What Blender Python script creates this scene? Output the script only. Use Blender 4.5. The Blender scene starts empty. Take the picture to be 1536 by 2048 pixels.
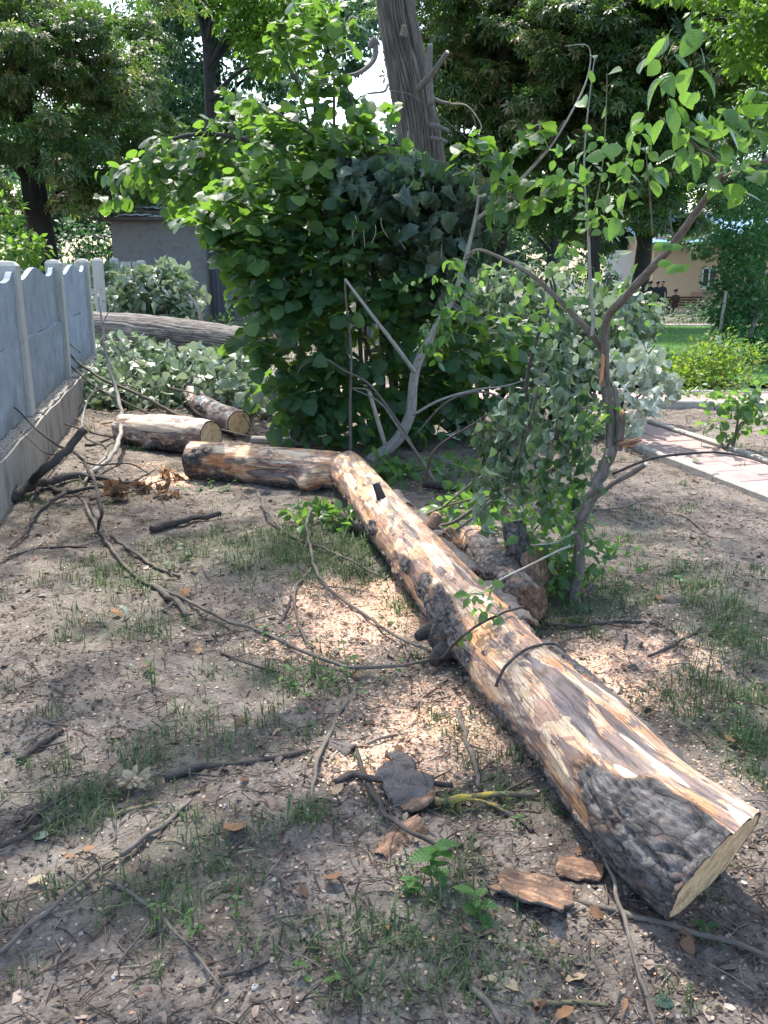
import bpy, math, random
import numpy as np
from mathutils import Vector, Matrix
random.seed(7)
RNG = np.random.default_rng(11)
SC = bpy.context.scene
COL = SC.collection
R = math.radians
PI = math.pi

# ---------------------------------------------------------------- camera, sky, sun, exposure
F_PX, HORIZON, EYE = 1800.0, 510.0, 1.55          # focal length and horizon of the photo, in its pixels
TH = math.atan((1024 - HORIZON) / F_PX)           # pitch below the horizon
CT, ST = math.cos(TH), math.sin(TH)
cam = bpy.data.objects.new('camera', bpy.data.cameras.new('camera'))
COL.objects.link(cam)
cam.location = (0, 0, EYE)
cam.rotation_euler = (PI / 2 - TH, 0, 0)
cam.data.sensor_fit = 'VERTICAL'
cam.data.sensor_height = 24
cam.data.lens = 24 * F_PX / 2048
cam.data.clip_start = 0.05
cam.data.clip_end = 600
SC.camera = cam

SUN_EL, SUN_AZ = R(58), R(-20)                     # azimuth measured from +Y towards +X
SUN = np.array([math.cos(SUN_EL) * math.sin(SUN_AZ), math.cos(SUN_EL) * math.cos(SUN_AZ), math.sin(SUN_EL)])
W = bpy.data.worlds.new('World')
SC.world = W
W.use_nodes = True
wn = W.node_tree
bg = wn.nodes['Background']
sky = wn.nodes.new('ShaderNodeTexSky')
sky.sky_type = 'NISHITA'
sky.sun_disc = False
sky.sun_elevation = SUN_EL
sky.sun_rotation = SUN_AZ
sky.dust_density = 2.0
sky.ozone_density = 0.7
sky.air_density = 1.0
wn.links.new(sky.outputs[0], bg.inputs[0])
bg.inputs[1].default_value = 0.15
sl = bpy.data.lights.new('sun', 'SUN')
sl.energy = 2.3
sl.angle = R(1.0)
sl.color = (1.0, 0.95, 0.86)
so = bpy.data.objects.new('sun', sl)
COL.objects.link(so)
so.rotation_euler = Vector(-SUN).to_track_quat('-Z', 'Y').to_euler()
vs = SC.view_settings
vs.view_transform = 'Standard'
vs.look = 'None'
vs.gamma = 1
vs.use_curve_mapping = False
vs.exposure = 1.95

# ---------------------------------------------------------------- ground height and pixel helpers
def sstep(a, b, x):
    t = np.clip((np.asarray(x, float) - a) / (b - a), 0, 1)
    return t * t * (3 - 2 * t)

def gz(x, y):
    """height of the ground: flat by the fence, falling away gently beyond the path"""
    x = np.asarray(x, float); y = np.asarray(y, float)
    yy = np.clip(y, 0, 60)
    return -0.0385 * np.clip(yy - 9.5, 0, 60) * sstep(-1.0, 4.0, x) \
        + 0.012 * np.sin(x * 1.3 + 0.5) * np.cos(y * 0.9 + 1.0) * (1 - sstep(20, 40, y))

def ray(px, py):
    a, u = (px - 768) / F_PX, -(py - 1024) / F_PX
    return np.array([a, CT + ST * u, -ST + CT * u])

def P(px, py, Y):
    """the point at world distance Y that the photo shows at (px, py)"""
    d = ray(px, py)
    return np.array([0, 0, EYE]) + d * (Y / d[1])

def g(px, py, z=0.0):
    """the point of the ground (raised by z) at (px, py)"""
    d = ray(px, py)
    zz = 0.0
    for _ in range(30):
        t = (zz + z - EYE) / d[2] if d[2] < -1e-4 else 100
        p = np.array([0, 0, EYE]) + d * t
        zz = 0.5 * zz + 0.5 * float(gz(p[0], p[1]))
    return p

def proj(V):
    V = np.asarray(V, float)
    q = V - np.array([0, 0, EYE])
    dep = q[..., 1] * CT - q[..., 2] * ST
    up = q[..., 1] * ST + q[..., 2] * CT
    dep = np.where(np.abs(dep) < 1e-6, 1e-6, dep)
    return 768 + F_PX * q[..., 0] / dep, 1024 - F_PX * up / dep, dep

# ---------------------------------------------------------------- noise
def _h(i, j, k, s):
    n = (i.astype(np.int64) * 374761393 + j.astype(np.int64) * 668265263 + k.astype(np.int64) * 2147483647 + s * 974634777) & 0xffffffff
    n = ((n ^ (n >> 13)) * 1274126177) & 0xffffffff
    n = ((n ^ (n >> 16)) * 2246822519) & 0xffffffff
    return ((n ^ (n >> 15)) & 0xffffff) / float(0xffffff)

def vn(Pt, s=0):
    Pt = np.asarray(Pt, float)
    f = np.floor(Pt); t = Pt - f; t = t * t * (3 - 2 * t)
    i, j, k = f[..., 0], f[..., 1], f[..., 2]
    r = 0
    for a in (0, 1):
        for b in (0, 1):
            for c in (0, 1):
                w = (t[..., 0] if a else 1 - t[..., 0]) * (t[..., 1] if b else 1 - t[..., 1]) * (t[..., 2] if c else 1 - t[..., 2])
                r = r + w * _h(i + a, j + b, k + c, s)
    return r

def fbm(Pt, o=4, s=0):
    Pt = np.asarray(Pt, float)
    r, a, tot = 0, 1.0, 0
    for q in range(o):
        r = r + a * vn(Pt * (2.03 ** q) + 17.3 * q, s + q); tot += a; a *= 0.5
    return r / tot

# ---------------------------------------------------------------- mesh building
def mk_mesh(name, V, T, uv=None, tint=None, lc=None, smooth=True, extra=None):
    V = np.ascontiguousarray(V, dtype=np.float32); T = np.ascontiguousarray(T, dtype=np.int32)
    me = bpy.data.meshes.new(name)
    k = T.shape[1]
    me.vertices.add(len(V)); me.vertices.foreach_set('co', V.ravel())
    me.loops.add(T.size); me.loops.foreach_set('vertex_index', T.ravel())
    me.polygons.add(len(T)); me.polygons.foreach_set('loop_start', np.arange(0, T.size, k, dtype=np.int32))
    me.polygons.foreach_set('use_smooth', np.full(len(T), smooth, dtype=bool))
    me.update(calc_edges=True)
    if uv is not None:
        l = me.uv_layers.new(name='UVMap')
        l.data.foreach_set('uv', np.ascontiguousarray(np.asarray(uv, np.float32)[T.ravel()]).ravel())
    if tint is not None:
        a = me.attributes.new('tint', 'FLOAT', 'POINT'); a.data.foreach_set('value', np.asarray(tint, np.float32))
    if lc is not None:
        a = me.attributes.new('lc', 'FLOAT_VECTOR', 'POINT'); a.data.foreach_set('vector', np.asarray(lc, np.float32).ravel())
    for kx, vx in (extra or {}).items():
        a = me.attributes.new(kx, 'FLOAT', 'POINT'); a.data.foreach_set('value', np.asarray(vx, np.float32))
    return me

def tri(Q):
    Q = np.asarray(Q)
    return np.concatenate([Q[:, [0, 1, 2]], Q[:, [0, 2, 3]]]) if Q.shape[1] == 4 else Q

ORIGIN = {}
def tag(o, label=None, cat=None, group=None, kind=None):
    if label: o['label'] = label
    if cat: o['category'] = cat
    if group: o['group'] = group
    if kind: o['kind'] = kind
    return o

def thing(name, label, cat, loc, group=None):
    o = bpy.data.objects.new(name, None)
    o.empty_display_size = 0.1
    o.location = [float(c) for c in loc]
    COL.objects.link(o)
    ORIGIN[o.name] = Vector(o.location)
    return tag(o, label, cat, group)

def adopt(o, parent):
    """parent an object whose data is in world coordinates"""
    o.parent = parent
    w = ORIGIN.get(parent.name)
    if w is not None: o.matrix_parent_inverse = Matrix.Translation(-w)
    return o

def link_mesh(name, me, mat, parent=None, origin=None, kind=None):
    if mat is not None and not me.materials:
        for m in (mat if isinstance(mat, (list, tuple)) else [mat]): me.materials.append(m)
    o = bpy.data.objects.new(name, me)
    COL.objects.link(o)
    if origin is not None:
        org = Vector([float(c) for c in origin])
        me.transform(Matrix.Translation(-org)); o.location = org
    if parent is not None: adopt(o, parent)
    if kind: o['kind'] = kind
    return o

class Geo:
    def __init__(s): s.V, s.T, s.t, s.u, s.l, s.n = [], [], [], [], [], 0
    def add(s, V, T, tint=0.5, uv=None, lc=None):
        V = np.asarray(V, float)
        s.V.append(V); s.T.append(tri(T) + s.n); s.n += len(V)
        s.t.append(np.broadcast_to(np.asarray(tint, float), (len(V),)))
        s.u.append(uv if uv is not None else np.zeros((len(V), 2)))
        s.l.append(lc if lc is not None else V)
        return s
    def mesh(s, name, smooth=True):
        return mk_mesh(name, np.concatenate(s.V), np.concatenate(s.T), np.concatenate(s.u), np.concatenate(s.t), np.concatenate(s.l), smooth)
    def build(s, name, mat, parent=None, smooth=True, origin=None, kind=None):
        return link_mesh(name, s.mesh(name, smooth), mat, parent, origin, kind)
    # shapes
    def box(s, c, h, rot=0.0, tint=0.5, tilt=None):
        c = np.asarray(c, float)
        V = np.array([[x, y, z] for x in (-1, 1) for y in (-1, 1) for z in (-1, 1)], float) * np.asarray(h, float)
        if tilt is not None: V = V @ np.asarray(tilt).T
        cr, sr = math.cos(rot), math.sin(rot)
        V = V @ np.array([[cr, sr, 0], [-sr, cr, 0], [0, 0, 1]])
        Q = np.array([[0, 1, 3, 2], [4, 6, 7, 5], [0, 4, 5, 1], [2, 3, 7, 6], [0, 2, 6, 4], [1, 5, 7, 3]])
        V2 = V[Q.ravel()] + c
        return s.add(V2, np.arange(24).reshape(6, 4), tint)
    def tube(s, pts, rad, seg=8, sub=5, tint=0.5, bump=0.0, caps=True, seed=0):
        V, T, L = tube(pts, rad, seg, sub, bump, caps, seed)
        return s.add(V, T, tint, None, L)

def catmull(pts, rad, sub):
    p = np.asarray(pts, float); n = len(p)
    r = np.broadcast_to(np.asarray(rad, float), (n,)) if np.ndim(rad) == 0 or len(np.atleast_1d(rad)) == n else np.interp(np.linspace(0, 1, n), np.linspace(0, 1, len(rad)), rad)
    if n == 2:
        t = np.linspace(0, 1, sub + 1)[:, None]
        return p[0] + (p[1] - p[0]) * t, r[0] + (r[1] - r[0]) * t[:, 0]
    e = np.vstack([2 * p[0] - p[1], p, 2 * p[-1] - p[-2]])
    out, ro = [], []
    for i in range(n - 1):
        a, b, c, d = e[i], e[i + 1], e[i + 2], e[i + 3]
        t = np.linspace(0, 1, sub, endpoint=False)[:, None]
        out.append(0.5 * (2 * b + (c - a) * t + (2 * a - 5 * b + 4 * c - d) * t ** 2 + (3 * b - a - 3 * c + d) * t ** 3))
        ro.append(r[i] + (r[i + 1] - r[i]) * t[:, 0])
    out.append(p[-1:]); ro.append(r[-1:])
    return np.concatenate(out), np.concatenate(ro)

def frames(C):
    t = np.gradient(C, axis=0); t /= np.linalg.norm(t, axis=1, keepdims=True) + 1e-12
    a = np.array([0, 0, 1.0]) if abs(t[0, 2]) < 0.9 else np.array([0, 1.0, 0])
    n = a - t[0] * (a @ t[0]); n /= np.linalg.norm(n)
    N = [n]
    for i in range(1, len(C)):
        n = N[-1] - t[i] * (N[-1] @ t[i]); n /= np.linalg.norm(n) + 1e-12; N.append(n)
    N = np.array(N)
    return t, N, np.cross(t, N)

def tube(pts, rad, seg=8, sub=5, bump=0.0, caps=True, seed=0):
    C, r = catmull(pts, rad, sub)
    if bump >= .13 and len(C) > 6:
        kx = (np.stack([fbm(C * 14 + q * 31.7, 2, 60 + q) for q in range(3)], -1) - .5) * (r[:, None] * 2.4 + .004); kx[0] = 0; C = C + kx * [1, 1, .5]
    t, N, B = frames(C)
    m = len(C)
    ph = np.arange(seg) * 2 * PI / seg
    ln = np.concatenate([[0], np.cumsum(np.linalg.norm(np.diff(C, axis=0), axis=1))])
    D = N[:, None, :] * np.cos(ph)[None, :, None] + B[:, None, :] * np.sin(ph)[None, :, None]
    rr = np.repeat(r[:, None], seg, 1)
    lc = np.stack([np.repeat(ln[:, None], seg, 1), rr * np.cos(ph)[None, :], rr * np.sin(ph)[None, :]], -1)
    if bump:
        nz = fbm(lc * np.array([0.35 / max(r.max(), .004), 1.2 / max(r.max(), .004), 1.2 / max(r.max(), .004)]) + seed * 3.7, 2, seed) - 0.5
        rr = rr * (1 + bump * 2 * nz)
    V = (C[:, None, :] + D * rr[..., None]).reshape(-1, 3)
    i = np.arange(m - 1)[:, None] * seg; j = np.arange(seg)[None, :]; j2 = (j + 1) % seg
    Q = np.stack([i + j, i + j2, i + seg + j2, i + seg + j], -1).reshape(-1, 4)
    T = tri(Q)
    L = lc.reshape(-1, 3)
    if caps:
        a, b = len(V), len(V) + 1
        V = np.vstack([V, C[0], C[-1]]); L = np.vstack([L, [0, 0, 0], [ln[-1], 0, 0]])
        jj = np.arange(seg)
        T = np.vstack([T, np.stack([np.full(seg, a), (jj + 1) % seg, jj], -1),
                       np.stack([np.full(seg, b), (m - 1) * seg + jj, (m - 1) * seg + (jj + 1) % seg], -1)])
    return V, T, L

# ---------------------------------------------------------------- materials
def new_mat(name):
    m = bpy.data.materials.new(name); m.use_nodes = True
    nt = m.node_tree; nt.nodes.clear()
    return m, nt
class NT:
    def __init__(s, nt): s.nt = nt
    def n(s, t, **k):
        nd = s.nt.nodes.new(t)
        for a, b in k.items():
            if a.startswith('i_'): nd.inputs[a[2:].replace('_', ' ')].default_value = b
            else: setattr(nd, a, b)
        return nd
    def l(s, a, b): s.nt.links.new(a, b)
    def attr(s, name): return s.n('ShaderNodeAttribute', attribute_name=name)
    def math(s, op, a, b=None, c=None, clamp=False):
        nd = s.n('ShaderNodeMath', operation=op, use_clamp=clamp)
        for i, v in enumerate((a, b, c)):
            if v is None: continue
            if isinstance(v, (int, float)): nd.inputs[i].default_value = v
            else: s.l(v, nd.inputs[i])
        return nd.outputs[0]
    def noise(s, vec, scale, detail=4, rough=0.6, dist=0.0):
        nd = s.n('ShaderNodeTexNoise'); nd.inputs['Scale'].default_value = scale; nd.inputs['Detail'].default_value = detail
        nd.inputs['Roughness'].default_value = rough; nd.inputs['Distortion'].default_value = dist
        if vec is not None: s.l(vec, nd.inputs['Vector'])
        return nd.outputs['Fac']
    def voro(s, vec, scale, feature='F1', out='Distance', rnd=1.0):
        nd = s.n('ShaderNodeTexVoronoi', feature=feature); nd.inputs['Scale'].default_value = scale; nd.inputs['Randomness'].default_value = rnd
        if vec is not None: s.l(vec, nd.inputs['Vector'])
        return nd.outputs[out]
    def scale(s, vec, sc):
        nd = s.n('ShaderNodeVectorMath', operation='MULTIPLY'); s.l(vec, nd.inputs[0]); nd.inputs[1].default_value = sc
        return nd.outputs[0]
    def pos(s): return s.n('ShaderNodeNewGeometry').outputs['Position']
    def objc(s): return s.n('ShaderNodeTexCoord').outputs['Object']
    def ramp(s, fac, stops, interp='LINEAR'):
        nd = s.n('ShaderNodeValToRGB'); cr = nd.color_ramp; cr.interpolation = interp
        while len(cr.elements) > 1: cr.elements.remove(cr.elements[-1])
        for i, (p, c) in enumerate(stops):
            e = cr.elements[0] if i == 0 else cr.elements.new(p)
            e.position = p; e.color = (c if len(c) == 4 else (*c, 1)) if not isinstance(c, (int, float)) else (c, c, c, 1)
        s.l(fac, nd.inputs[0])
        return nd.outputs[0]
    def mix(s, f, a, b, mode='MIX'):
        nd = s.n('ShaderNodeMix', data_type='RGBA', blend_type=mode)
        for i, v in ((0, f), (6, a), (7, b)):
            if isinstance(v, (int, float)): nd.inputs[i].default_value = v
            elif isinstance(v, tuple): nd.inputs[i].default_value = v if len(v) == 4 else (*v, 1)
            else: s.l(v, nd.inputs[i])
        return nd.outputs[2]
    def bump(s, h, strength=0.5, dist=0.01, normal=None):
        nd = s.n('ShaderNodeBump'); nd.inputs['Strength'].default_value = strength; nd.inputs['Distance'].default_value = dist
        s.l(h, nd.inputs['Height'])
        if normal is not None: s.l(normal, nd.inputs['Normal'])
        return nd.outputs[0]
    def bsdf(s, col, rough=0.8, normal=None, spec=0.3, out=True, metal=0.0):
        nd = s.n('ShaderNodeBsdfPrincipled')
        if isinstance(col, tuple): nd.inputs['Base Color'].default_value = (*col, 1)
        else: s.l(col, nd.inputs['Base Color'])
        if isinstance(rough, (int, float)): nd.inputs['Roughness'].default_value = rough
        else: s.l(rough, nd.inputs['Roughness'])
        nd.inputs['Specular IOR Level'].default_value = spec
        nd.inputs['Metallic'].default_value = metal
        if normal is not None: s.l(normal, nd.inputs['Normal'])
        if out: s.out(nd.outputs[0])
        return nd.outputs[0]
    def out(s, sh):
        o = s.n('ShaderNodeOutputMaterial'); s.l(sh, o.inputs[0])

def leaf_mat(name, stops, trans, tf=0.45, rough=0.42, spec=0.5, under=None, veins=9.0, spot=0.0, vstr=.16):
    """leaf: colour by the leaf's own tint, light through the blade, veins, paler underside"""
    m, nt = new_mat(name); k = NT(nt)
    col = k.ramp(k.attr('tint').outputs['Fac'], stops)
    uv = k.n('ShaderNodeTexCoord').outputs['UV']
    sep = k.n('ShaderNodeSeparateXYZ'); k.l(uv, sep.inputs[0])
    ax = k.math('ABSOLUTE', k.math('SUBTRACT', sep.outputs[0], 0.5))
    ph = k.math('SUBTRACT', sep.outputs[1], k.math('MULTIPLY', ax, 0.9))
    w = k.math('ABSOLUTE', k.math('SINE', k.math('MULTIPLY', ph, veins * PI)))
    vein = k.math('MULTIPLY', w, 1.0)
    mid = k.math('LESS_THAN', ax, 0.018)
    col = k.mix(k.math('MULTIPLY', k.math('SUBTRACT', 1.0, vein, clamp=True), vstr), col, (0.16, 0.24, 0.10), 'MIX')
    col = k.mix(k.math('MULTIPLY', mid, vstr * 1.8), col, (0.22, 0.32, 0.12), 'MIX')
    nz = k.noise(k.pos(), 14, 2, 0.5)
    col = k.mix(k.math('MULTIPLY', nz, 0.5), col, k.mix(1.0, col, (0.55, 0.6, 0.55), 'MULTIPLY'))
    if spot:
        f = k.ramp(k.noise(k.pos(), 30, 3, 0.6), [(0.60, 0.0), (0.68, spot)])
        col = k.mix(f, col, (0.22, 0.13, 0.06))
    if under:
        bf = k.n('ShaderNodeNewGeometry').outputs['Backfacing']
        col = k.mix(k.math('MULTIPLY', bf, 0.8), col, under)
    nrm = k.bump(vein, 0.35, 0.004)
    p = k.bsdf(col, rough, nrm, spec, out=False)
    tr = k.n('ShaderNodeBsdfTranslucent')
    tc = k.mix(0.35, trans, col)
    k.l(tc, tr.inputs[0])
    mx = k.n('ShaderNodeMixShader'); mx.inputs[0].default_value = tf
    k.l(p, mx.inputs[1]); k.l(tr.outputs[0], mx.inputs[2])
    k.out(mx.outputs[0])
    return m

M = {}
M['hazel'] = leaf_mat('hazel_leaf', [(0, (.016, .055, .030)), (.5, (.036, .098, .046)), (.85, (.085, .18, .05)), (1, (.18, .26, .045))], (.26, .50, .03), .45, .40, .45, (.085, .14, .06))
M['plum'] = leaf_mat('plum_leaf', [(0, (.024, .072, .040)), (.5, (.052, .125, .052)), (.9, (.12, .235, .05)), (1, (.2, .16, .04))], (.28, .55, .04), .45, .3, .6, (.11, .17, .09), 7)
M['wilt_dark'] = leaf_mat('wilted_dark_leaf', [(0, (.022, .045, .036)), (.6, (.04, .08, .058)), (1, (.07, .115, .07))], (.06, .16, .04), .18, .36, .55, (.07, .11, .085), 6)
M['wilt_grey'] = leaf_mat('wilted_grey_leaf', [(0, (.035, .075, .038)), (.4, (.08, .14, .075)), (.62, (.20, .26, .19)), (1, (.50, .54, .46))], (.22, .34, .10), .25, .42, .5, (.42, .47, .39), 6)
M['wilt_pale'] = leaf_mat('wilted_pale_leaf', [(0, (.20, .26, .18)), (.6, (.42, .46, .38)), (1, (.62, .65, .57))], (.3, .38, .2), .22, .5, .4, (.60, .64, .56), 6)
M['droop'] = leaf_mat('drooping_plum_leaf', [(0, (.03, .07, .042)), (.4, (.065, .125, .07)), (.8, (.17, .225, .16)), (1, (.34, .38, .28))], (.16, .30, .06), .28, .42, .4, (.20, .26, .17), 7)
M['chestnut'] = leaf_mat('chestnut_leaf', [(0, (.013, .038, .015)), (.5, (.042, .098, .032)), (.74, (.085, .145, .045)), (.86, (.24, .20, .10)), (1, (.44, .30, .17))], (.17, .33, .035), .42, .38, .5, None, 5, .5)
M['maple'] = leaf_mat('bright_tree_leaf', [(0, (.05, .13, .02)), (1, (.13, .23, .03))], (.24, .46, .035), .5, .4, .4, None, 5)
M['dark_tree'] = leaf_mat('dark_tree_leaf', [(0, (.013, .042, .025)), (.7, (.034, .088, .046)), (1, (.07, .155, .065))], (.10, .25, .07), .35, .45, .4, None, 5)
M['vine'] = leaf_mat('vine_leaf', [(0, (.035, .10, .04)), (.7, (.06, .16, .06)), (1, (.10, .22, .07))], (.12, .34, .06), .4, .42, .4, None, 5)
M['shrub'] = leaf_mat('shrub_leaf', [(0, (.06, .13, .025)), (.7, (.13, .22, .03)), (.95, (.24, .3, .04)), (1, (.35, .16, .05))], (.35, .55, .04), .45, .4, .4, None, 5)
M['weed'] = leaf_mat('weed_leaf', [(0, (.045, .12, .03)), (1, (.09, .22, .045))], (.22, .5, .05), .4, .45, .4, None, 6)
M['grass'] = leaf_mat('grass_blade', [(0, (.04, .078, .03)), (.55, (.075, .13, .048)), (.85, (.13, .18, .075)), (1, (.34, .32, .22))], (.12, .22, .06), .3, .5, .35, None, 1, 0, .0)
M['dry_leaf'] = leaf_mat('dry_leaf', [(0, (.12, .065, .042)), (.4, (.24, .135, .085)), (.7, (.38, .20, .10)), (.85, (.46, .35, .23)), (1, (.52, .44, .32))], (.34, .2, .1), .2, .75, .2, None, .01, 0, .0)

def bark_mat(name, dark, mid, light, sx=3.0, sr=26.0, dist=.012, strength=.8, moss=None):
    m, nt = new_mat(name); k = NT(nt)
    v = k.scale(k.attr('lc').outputs['Vector'], (sx, sr, sr))
    n1 = k.noise(v, 1.0, 5, .65, .4)
    n2 = k.noise(k.scale(k.attr('lc').outputs['Vector'], (30, 60, 60)), 1.0, 3, .6)
    col = k.ramp(n1, [(.28, dark), (.5, mid), (.72, light)])
    col = k.mix(.35, col, k.ramp(n2, [(.3, dark), (.7, light)]))
    if moss:
        col = k.mix(k.ramp(k.noise(k.pos(), 16, 3, .6), [(.5, 0.0), (.6, .8)]), col, moss)
    h = k.math('ADD', k.math('MULTIPLY', n1, 1.0), k.math('MULTIPLY', n2, .35))
    k.bsdf(col, .85, k.bump(h, strength, dist), .25)
    return m
def ridged_mat(name='ridged_grey_bark', f=1.0):
    m, nt = new_mat(name); k = NT(nt)
    lc = k.attr('lc').outputs['Vector']; rid = k.attr('bark').outputs['Fac']
    n = k.noise(k.scale(lc, (4, 40, 40)), 1.0, 5, .65, .2); n2 = k.noise(lc, 70, 3, .6)
    col = k.ramp(k.math('ADD', k.math('MULTIPLY', rid, .62), k.math('MULTIPLY', n, .38)), [(.18, (.025, .021, .019)), (.42, (.088 * f, .076 * f, .068 * f)), (.62, (.165 * f, .148 * f, .134 * f)), (.85, (.26 * f, .238 * f, .218 * f))])
    col = k.mix(k.math('MULTIPLY', n2, .5), col, k.mix(1.0, col, (.55, .53, .5), 'MULTIPLY'))
    k.bsdf(col, .88, k.bump(k.math('ADD', n, k.math('MULTIPLY', n2, .4)), .7, .01), .2)
    return m
M['bark_ridged'] = ridged_mat()
M['bark_ridged_light'] = ridged_mat('light_ridged_bark', 1.6)
M['bark_dark'] = bark_mat('dark_bark', (.016, .014, .014), (.04, .036, .034), (.09, .08, .075), 2, 22)
M['bark_far'] = bark_mat('far_trunk_bark', (.012, .011, .011), (.03, .027, .025), (.06, .055, .05), 1, 8, .02)
M['bark_grey'] = bark_mat('smooth_grey_branch', (.14, .13, .115), (.28, .26, .235), (.42, .39, .35), 8, 60, .002, .5)
M['stub'] = bark_mat('grey_brown_stub_bark', (.06, .052, .048), (.14, .125, .115), (.24, .22, .20), 8, 60, .003, .6)
M['bark_plum'] = bark_mat('plum_branch_bark', (.05, .042, .037), (.13, .108, .093), (.25, .215, .185), 10, 70, .003, .7)
M['twig'] = bark_mat('twig_bark', (.05, .04, .036), (.12, .10, .085), (.23, .20, .17), 12, 120, .001, .5)
M['twig_dark'] = bark_mat('dark_twig_bark', (.022, .018, .018), (.055, .045, .042), (.12, .10, .09), 12, 90, .002, .6)
M['twig_pale'] = bark_mat('pale_twig', (.20, .17, .13), (.34, .29, .23), (.5, .45, .37), 12, 120, .001, .4)
M['twig_green'] = bark_mat('green_brown_twig', (.06, .06, .03), (.14, .13, .07), (.25, .22, .13), 10, 120, .001, .4)
M['lichen'] = bark_mat('lichen_twig', (.04, .035, .03), (.10, .085, .07), (.18, .16, .12), 10, 60, .003, .7, (.42, .33, .05))

def log_mat(name, warm=False):
    """debarked wood and bark by the log's own 'bark' attribute"""
    m, nt = new_mat(name); k = NT(nt)
    lc = k.attr('lc').outputs['Vector']
    fine = k.noise(k.scale(lc, (24, 130, 130)), 1.0, 5, .7, .6)
    fib = k.noise(k.scale(lc, (7, 170, 170)), 1.0, 3, .6)
    nA = k.noise(k.scale(lc, (3.5, 8, 8)), 1.0, 3, .55, .6)
    nB = k.noise(k.scale(lc, (4.5, 10, 10)), 1.2, 5, .6, .8)
    nC = k.noise(k.scale(lc, (2.6, 9, 9)), 1.9, 5, .6, .6)
    nD = k.noise(k.scale(lc, (4.5, 17, 17)), 3.1, 6, .68, .9)
    nE = k.noise(k.scale(lc, (2.6, 15, 15)), 1.7, 5, .6, .8)
    w = k.ramp(nA, [(.38, (.60, .29, .13)), (.5, (.68, .40, .23)), (.6, (.76, .55, .37))])
    if warm == 'pale': w = k.ramp(nA, [(.38, (.42, .34, .30)), (.5, (.62, .54, .46)), (.6, (.76, .70, .62))])
    elif warm: w = k.ramp(nA, [(.38, (.50, .22, .10)), (.5, (.62, .33, .17)), (.6, (.70, .50, .34))])
    w = k.mix(k.ramp(nB, [(.50, 0.0), (.53, .85)]), w, k.mix(nA, (.30, .165, .12), (.50, .30, .22)))
    w = k.mix(k.ramp(nE, [(.58, 0.0), (.62, .8)]), w, (.80, .67, .52))
    w = k.mix(k.ramp(nC, [(.535, 0.0), (.56, .9)]), w, k.mix(fine, (.12, .088, .085), (.25, .19, .175)))
    w = k.mix(k.ramp(nD, [(.60, 0.0), (.62, .9)]), w, (.055, .048, .046))
    w = k.mix(1.0, w, k.ramp(fib, [(.34, .62), (.5, .98), (.66, 1.12)]), 'MULTIPLY')
    w = k.mix(k.ramp(fine, [(.34, .55), (.45, 0.0)]), w, (.15, .09, .065))
    crk = k.ramp(k.noise(k.scale(lc, (1.1, 34, 34)), 1.0, 3, .5, .2), [(.488, 0.0), (.5, 1.0), (.512, 0.0)])
    w = k.mix(k.math('MULTIPLY', crk, .6), w, (.07, .05, .045))
    stain = k.attr('stain').outputs['Fac']
    w = k.mix(k.ramp(k.math('ADD', stain, k.math('MULTIPLY', k.math('SUBTRACT', nB, .5), .8)), [(.40, 0.0), (.50, .82)]), w, k.mix(k.ramp(nE, [(.4, 0.0), (.6, 1.0)]), (.04, .037, .042), (.22, .18, .175)))
    pale = k.attr('pale').outputs['Fac']
    w = k.mix(k.math('MULTIPLY', k.ramp(k.math('ADD', pale, k.math('MULTIPLY', k.math('SUBTRACT', nB, .5), 1.0)), [(.45, 0.0), (.56, .85)]), .85), w, k.mix(fib, (.62, .44, .31), (.84, .72, .57)))
    dn = k.n('ShaderNodeTexNoise'); dn.inputs['Scale'].default_value = 16; dn.inputs['Detail'].default_value = 3; k.l(lc, dn.inputs['Vector'])
    dv = k.n('ShaderNodeVectorMath', operation='MULTIPLY_ADD'); k.l(dn.outputs['Color'], dv.inputs[0]); dv.inputs[1].default_value = (.11, .05, .05); k.l(lc, dv.inputs[2])
    vb = k.voro(k.scale(dv.outputs[0], (7, 17, 17)), 1.0, 'DISTANCE_TO_EDGE')
    plate = k.ramp(vb, [(.0, .25), (.035, .7), (.16, 1.0)])
    bn = k.noise(k.scale(lc, (22, 34, 34)), 1.0, 7, .75, .5)
    bc = k.ramp(bn, [(.34, (.028, .026, .026)), (.47, (.085, .078, .076)), (.58, (.165, .15, .145)), (.68, (.25, .22, .21))])
    bc = k.mix(k.ramp(k.noise(lc, 13, 3), [(.55, 0.0), (.62, .6)]), bc, (.17, .10, .075))
    bc = k.mix(k.math('SUBTRACT', 1.0, plate), bc, (.012, .010, .010))
    bf = k.ramp(k.math('ADD', k.attr('bark').outputs['Fac'], k.math('MULTIPLY', k.math('SUBTRACT', fine, .5), .5)), [(.42, 0.0), (.54, 1.0)])
    rimf = k.ramp(k.attr('bark').outputs['Fac'], [(.25, 0.0), (.45, .75), (.55, 0.0)])
    w = k.mix(rimf, w, (.17, .09, .055))
    col = k.mix(bf, w, bc)
    h = k.math('ADD', k.math('ADD', k.math('MULTIPLY', fine, .22), k.math('MULTIPLY', fib, .18)), k.math('MULTIPLY', bf, k.math('ADD', k.math('MULTIPLY', bn, .8), k.math('MULTIPLY', plate, .45))))
    h = k.math('SUBTRACT', h, k.math('MULTIPLY', crk, .35))
    h = k.math('ADD', h, k.math('MULTIPLY', nB, .45))
    k.bsdf(col, k.ramp(bf, [(0, .55), (1, .85)]), k.bump(h, .8, .010), .3)
    return m
M['log'] = log_mat('half_debarked_log')
M['log_orange'] = log_mat('torn_orange_log', True)
M['log_pale'] = log_mat('bleached_log', 'pale')

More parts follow.
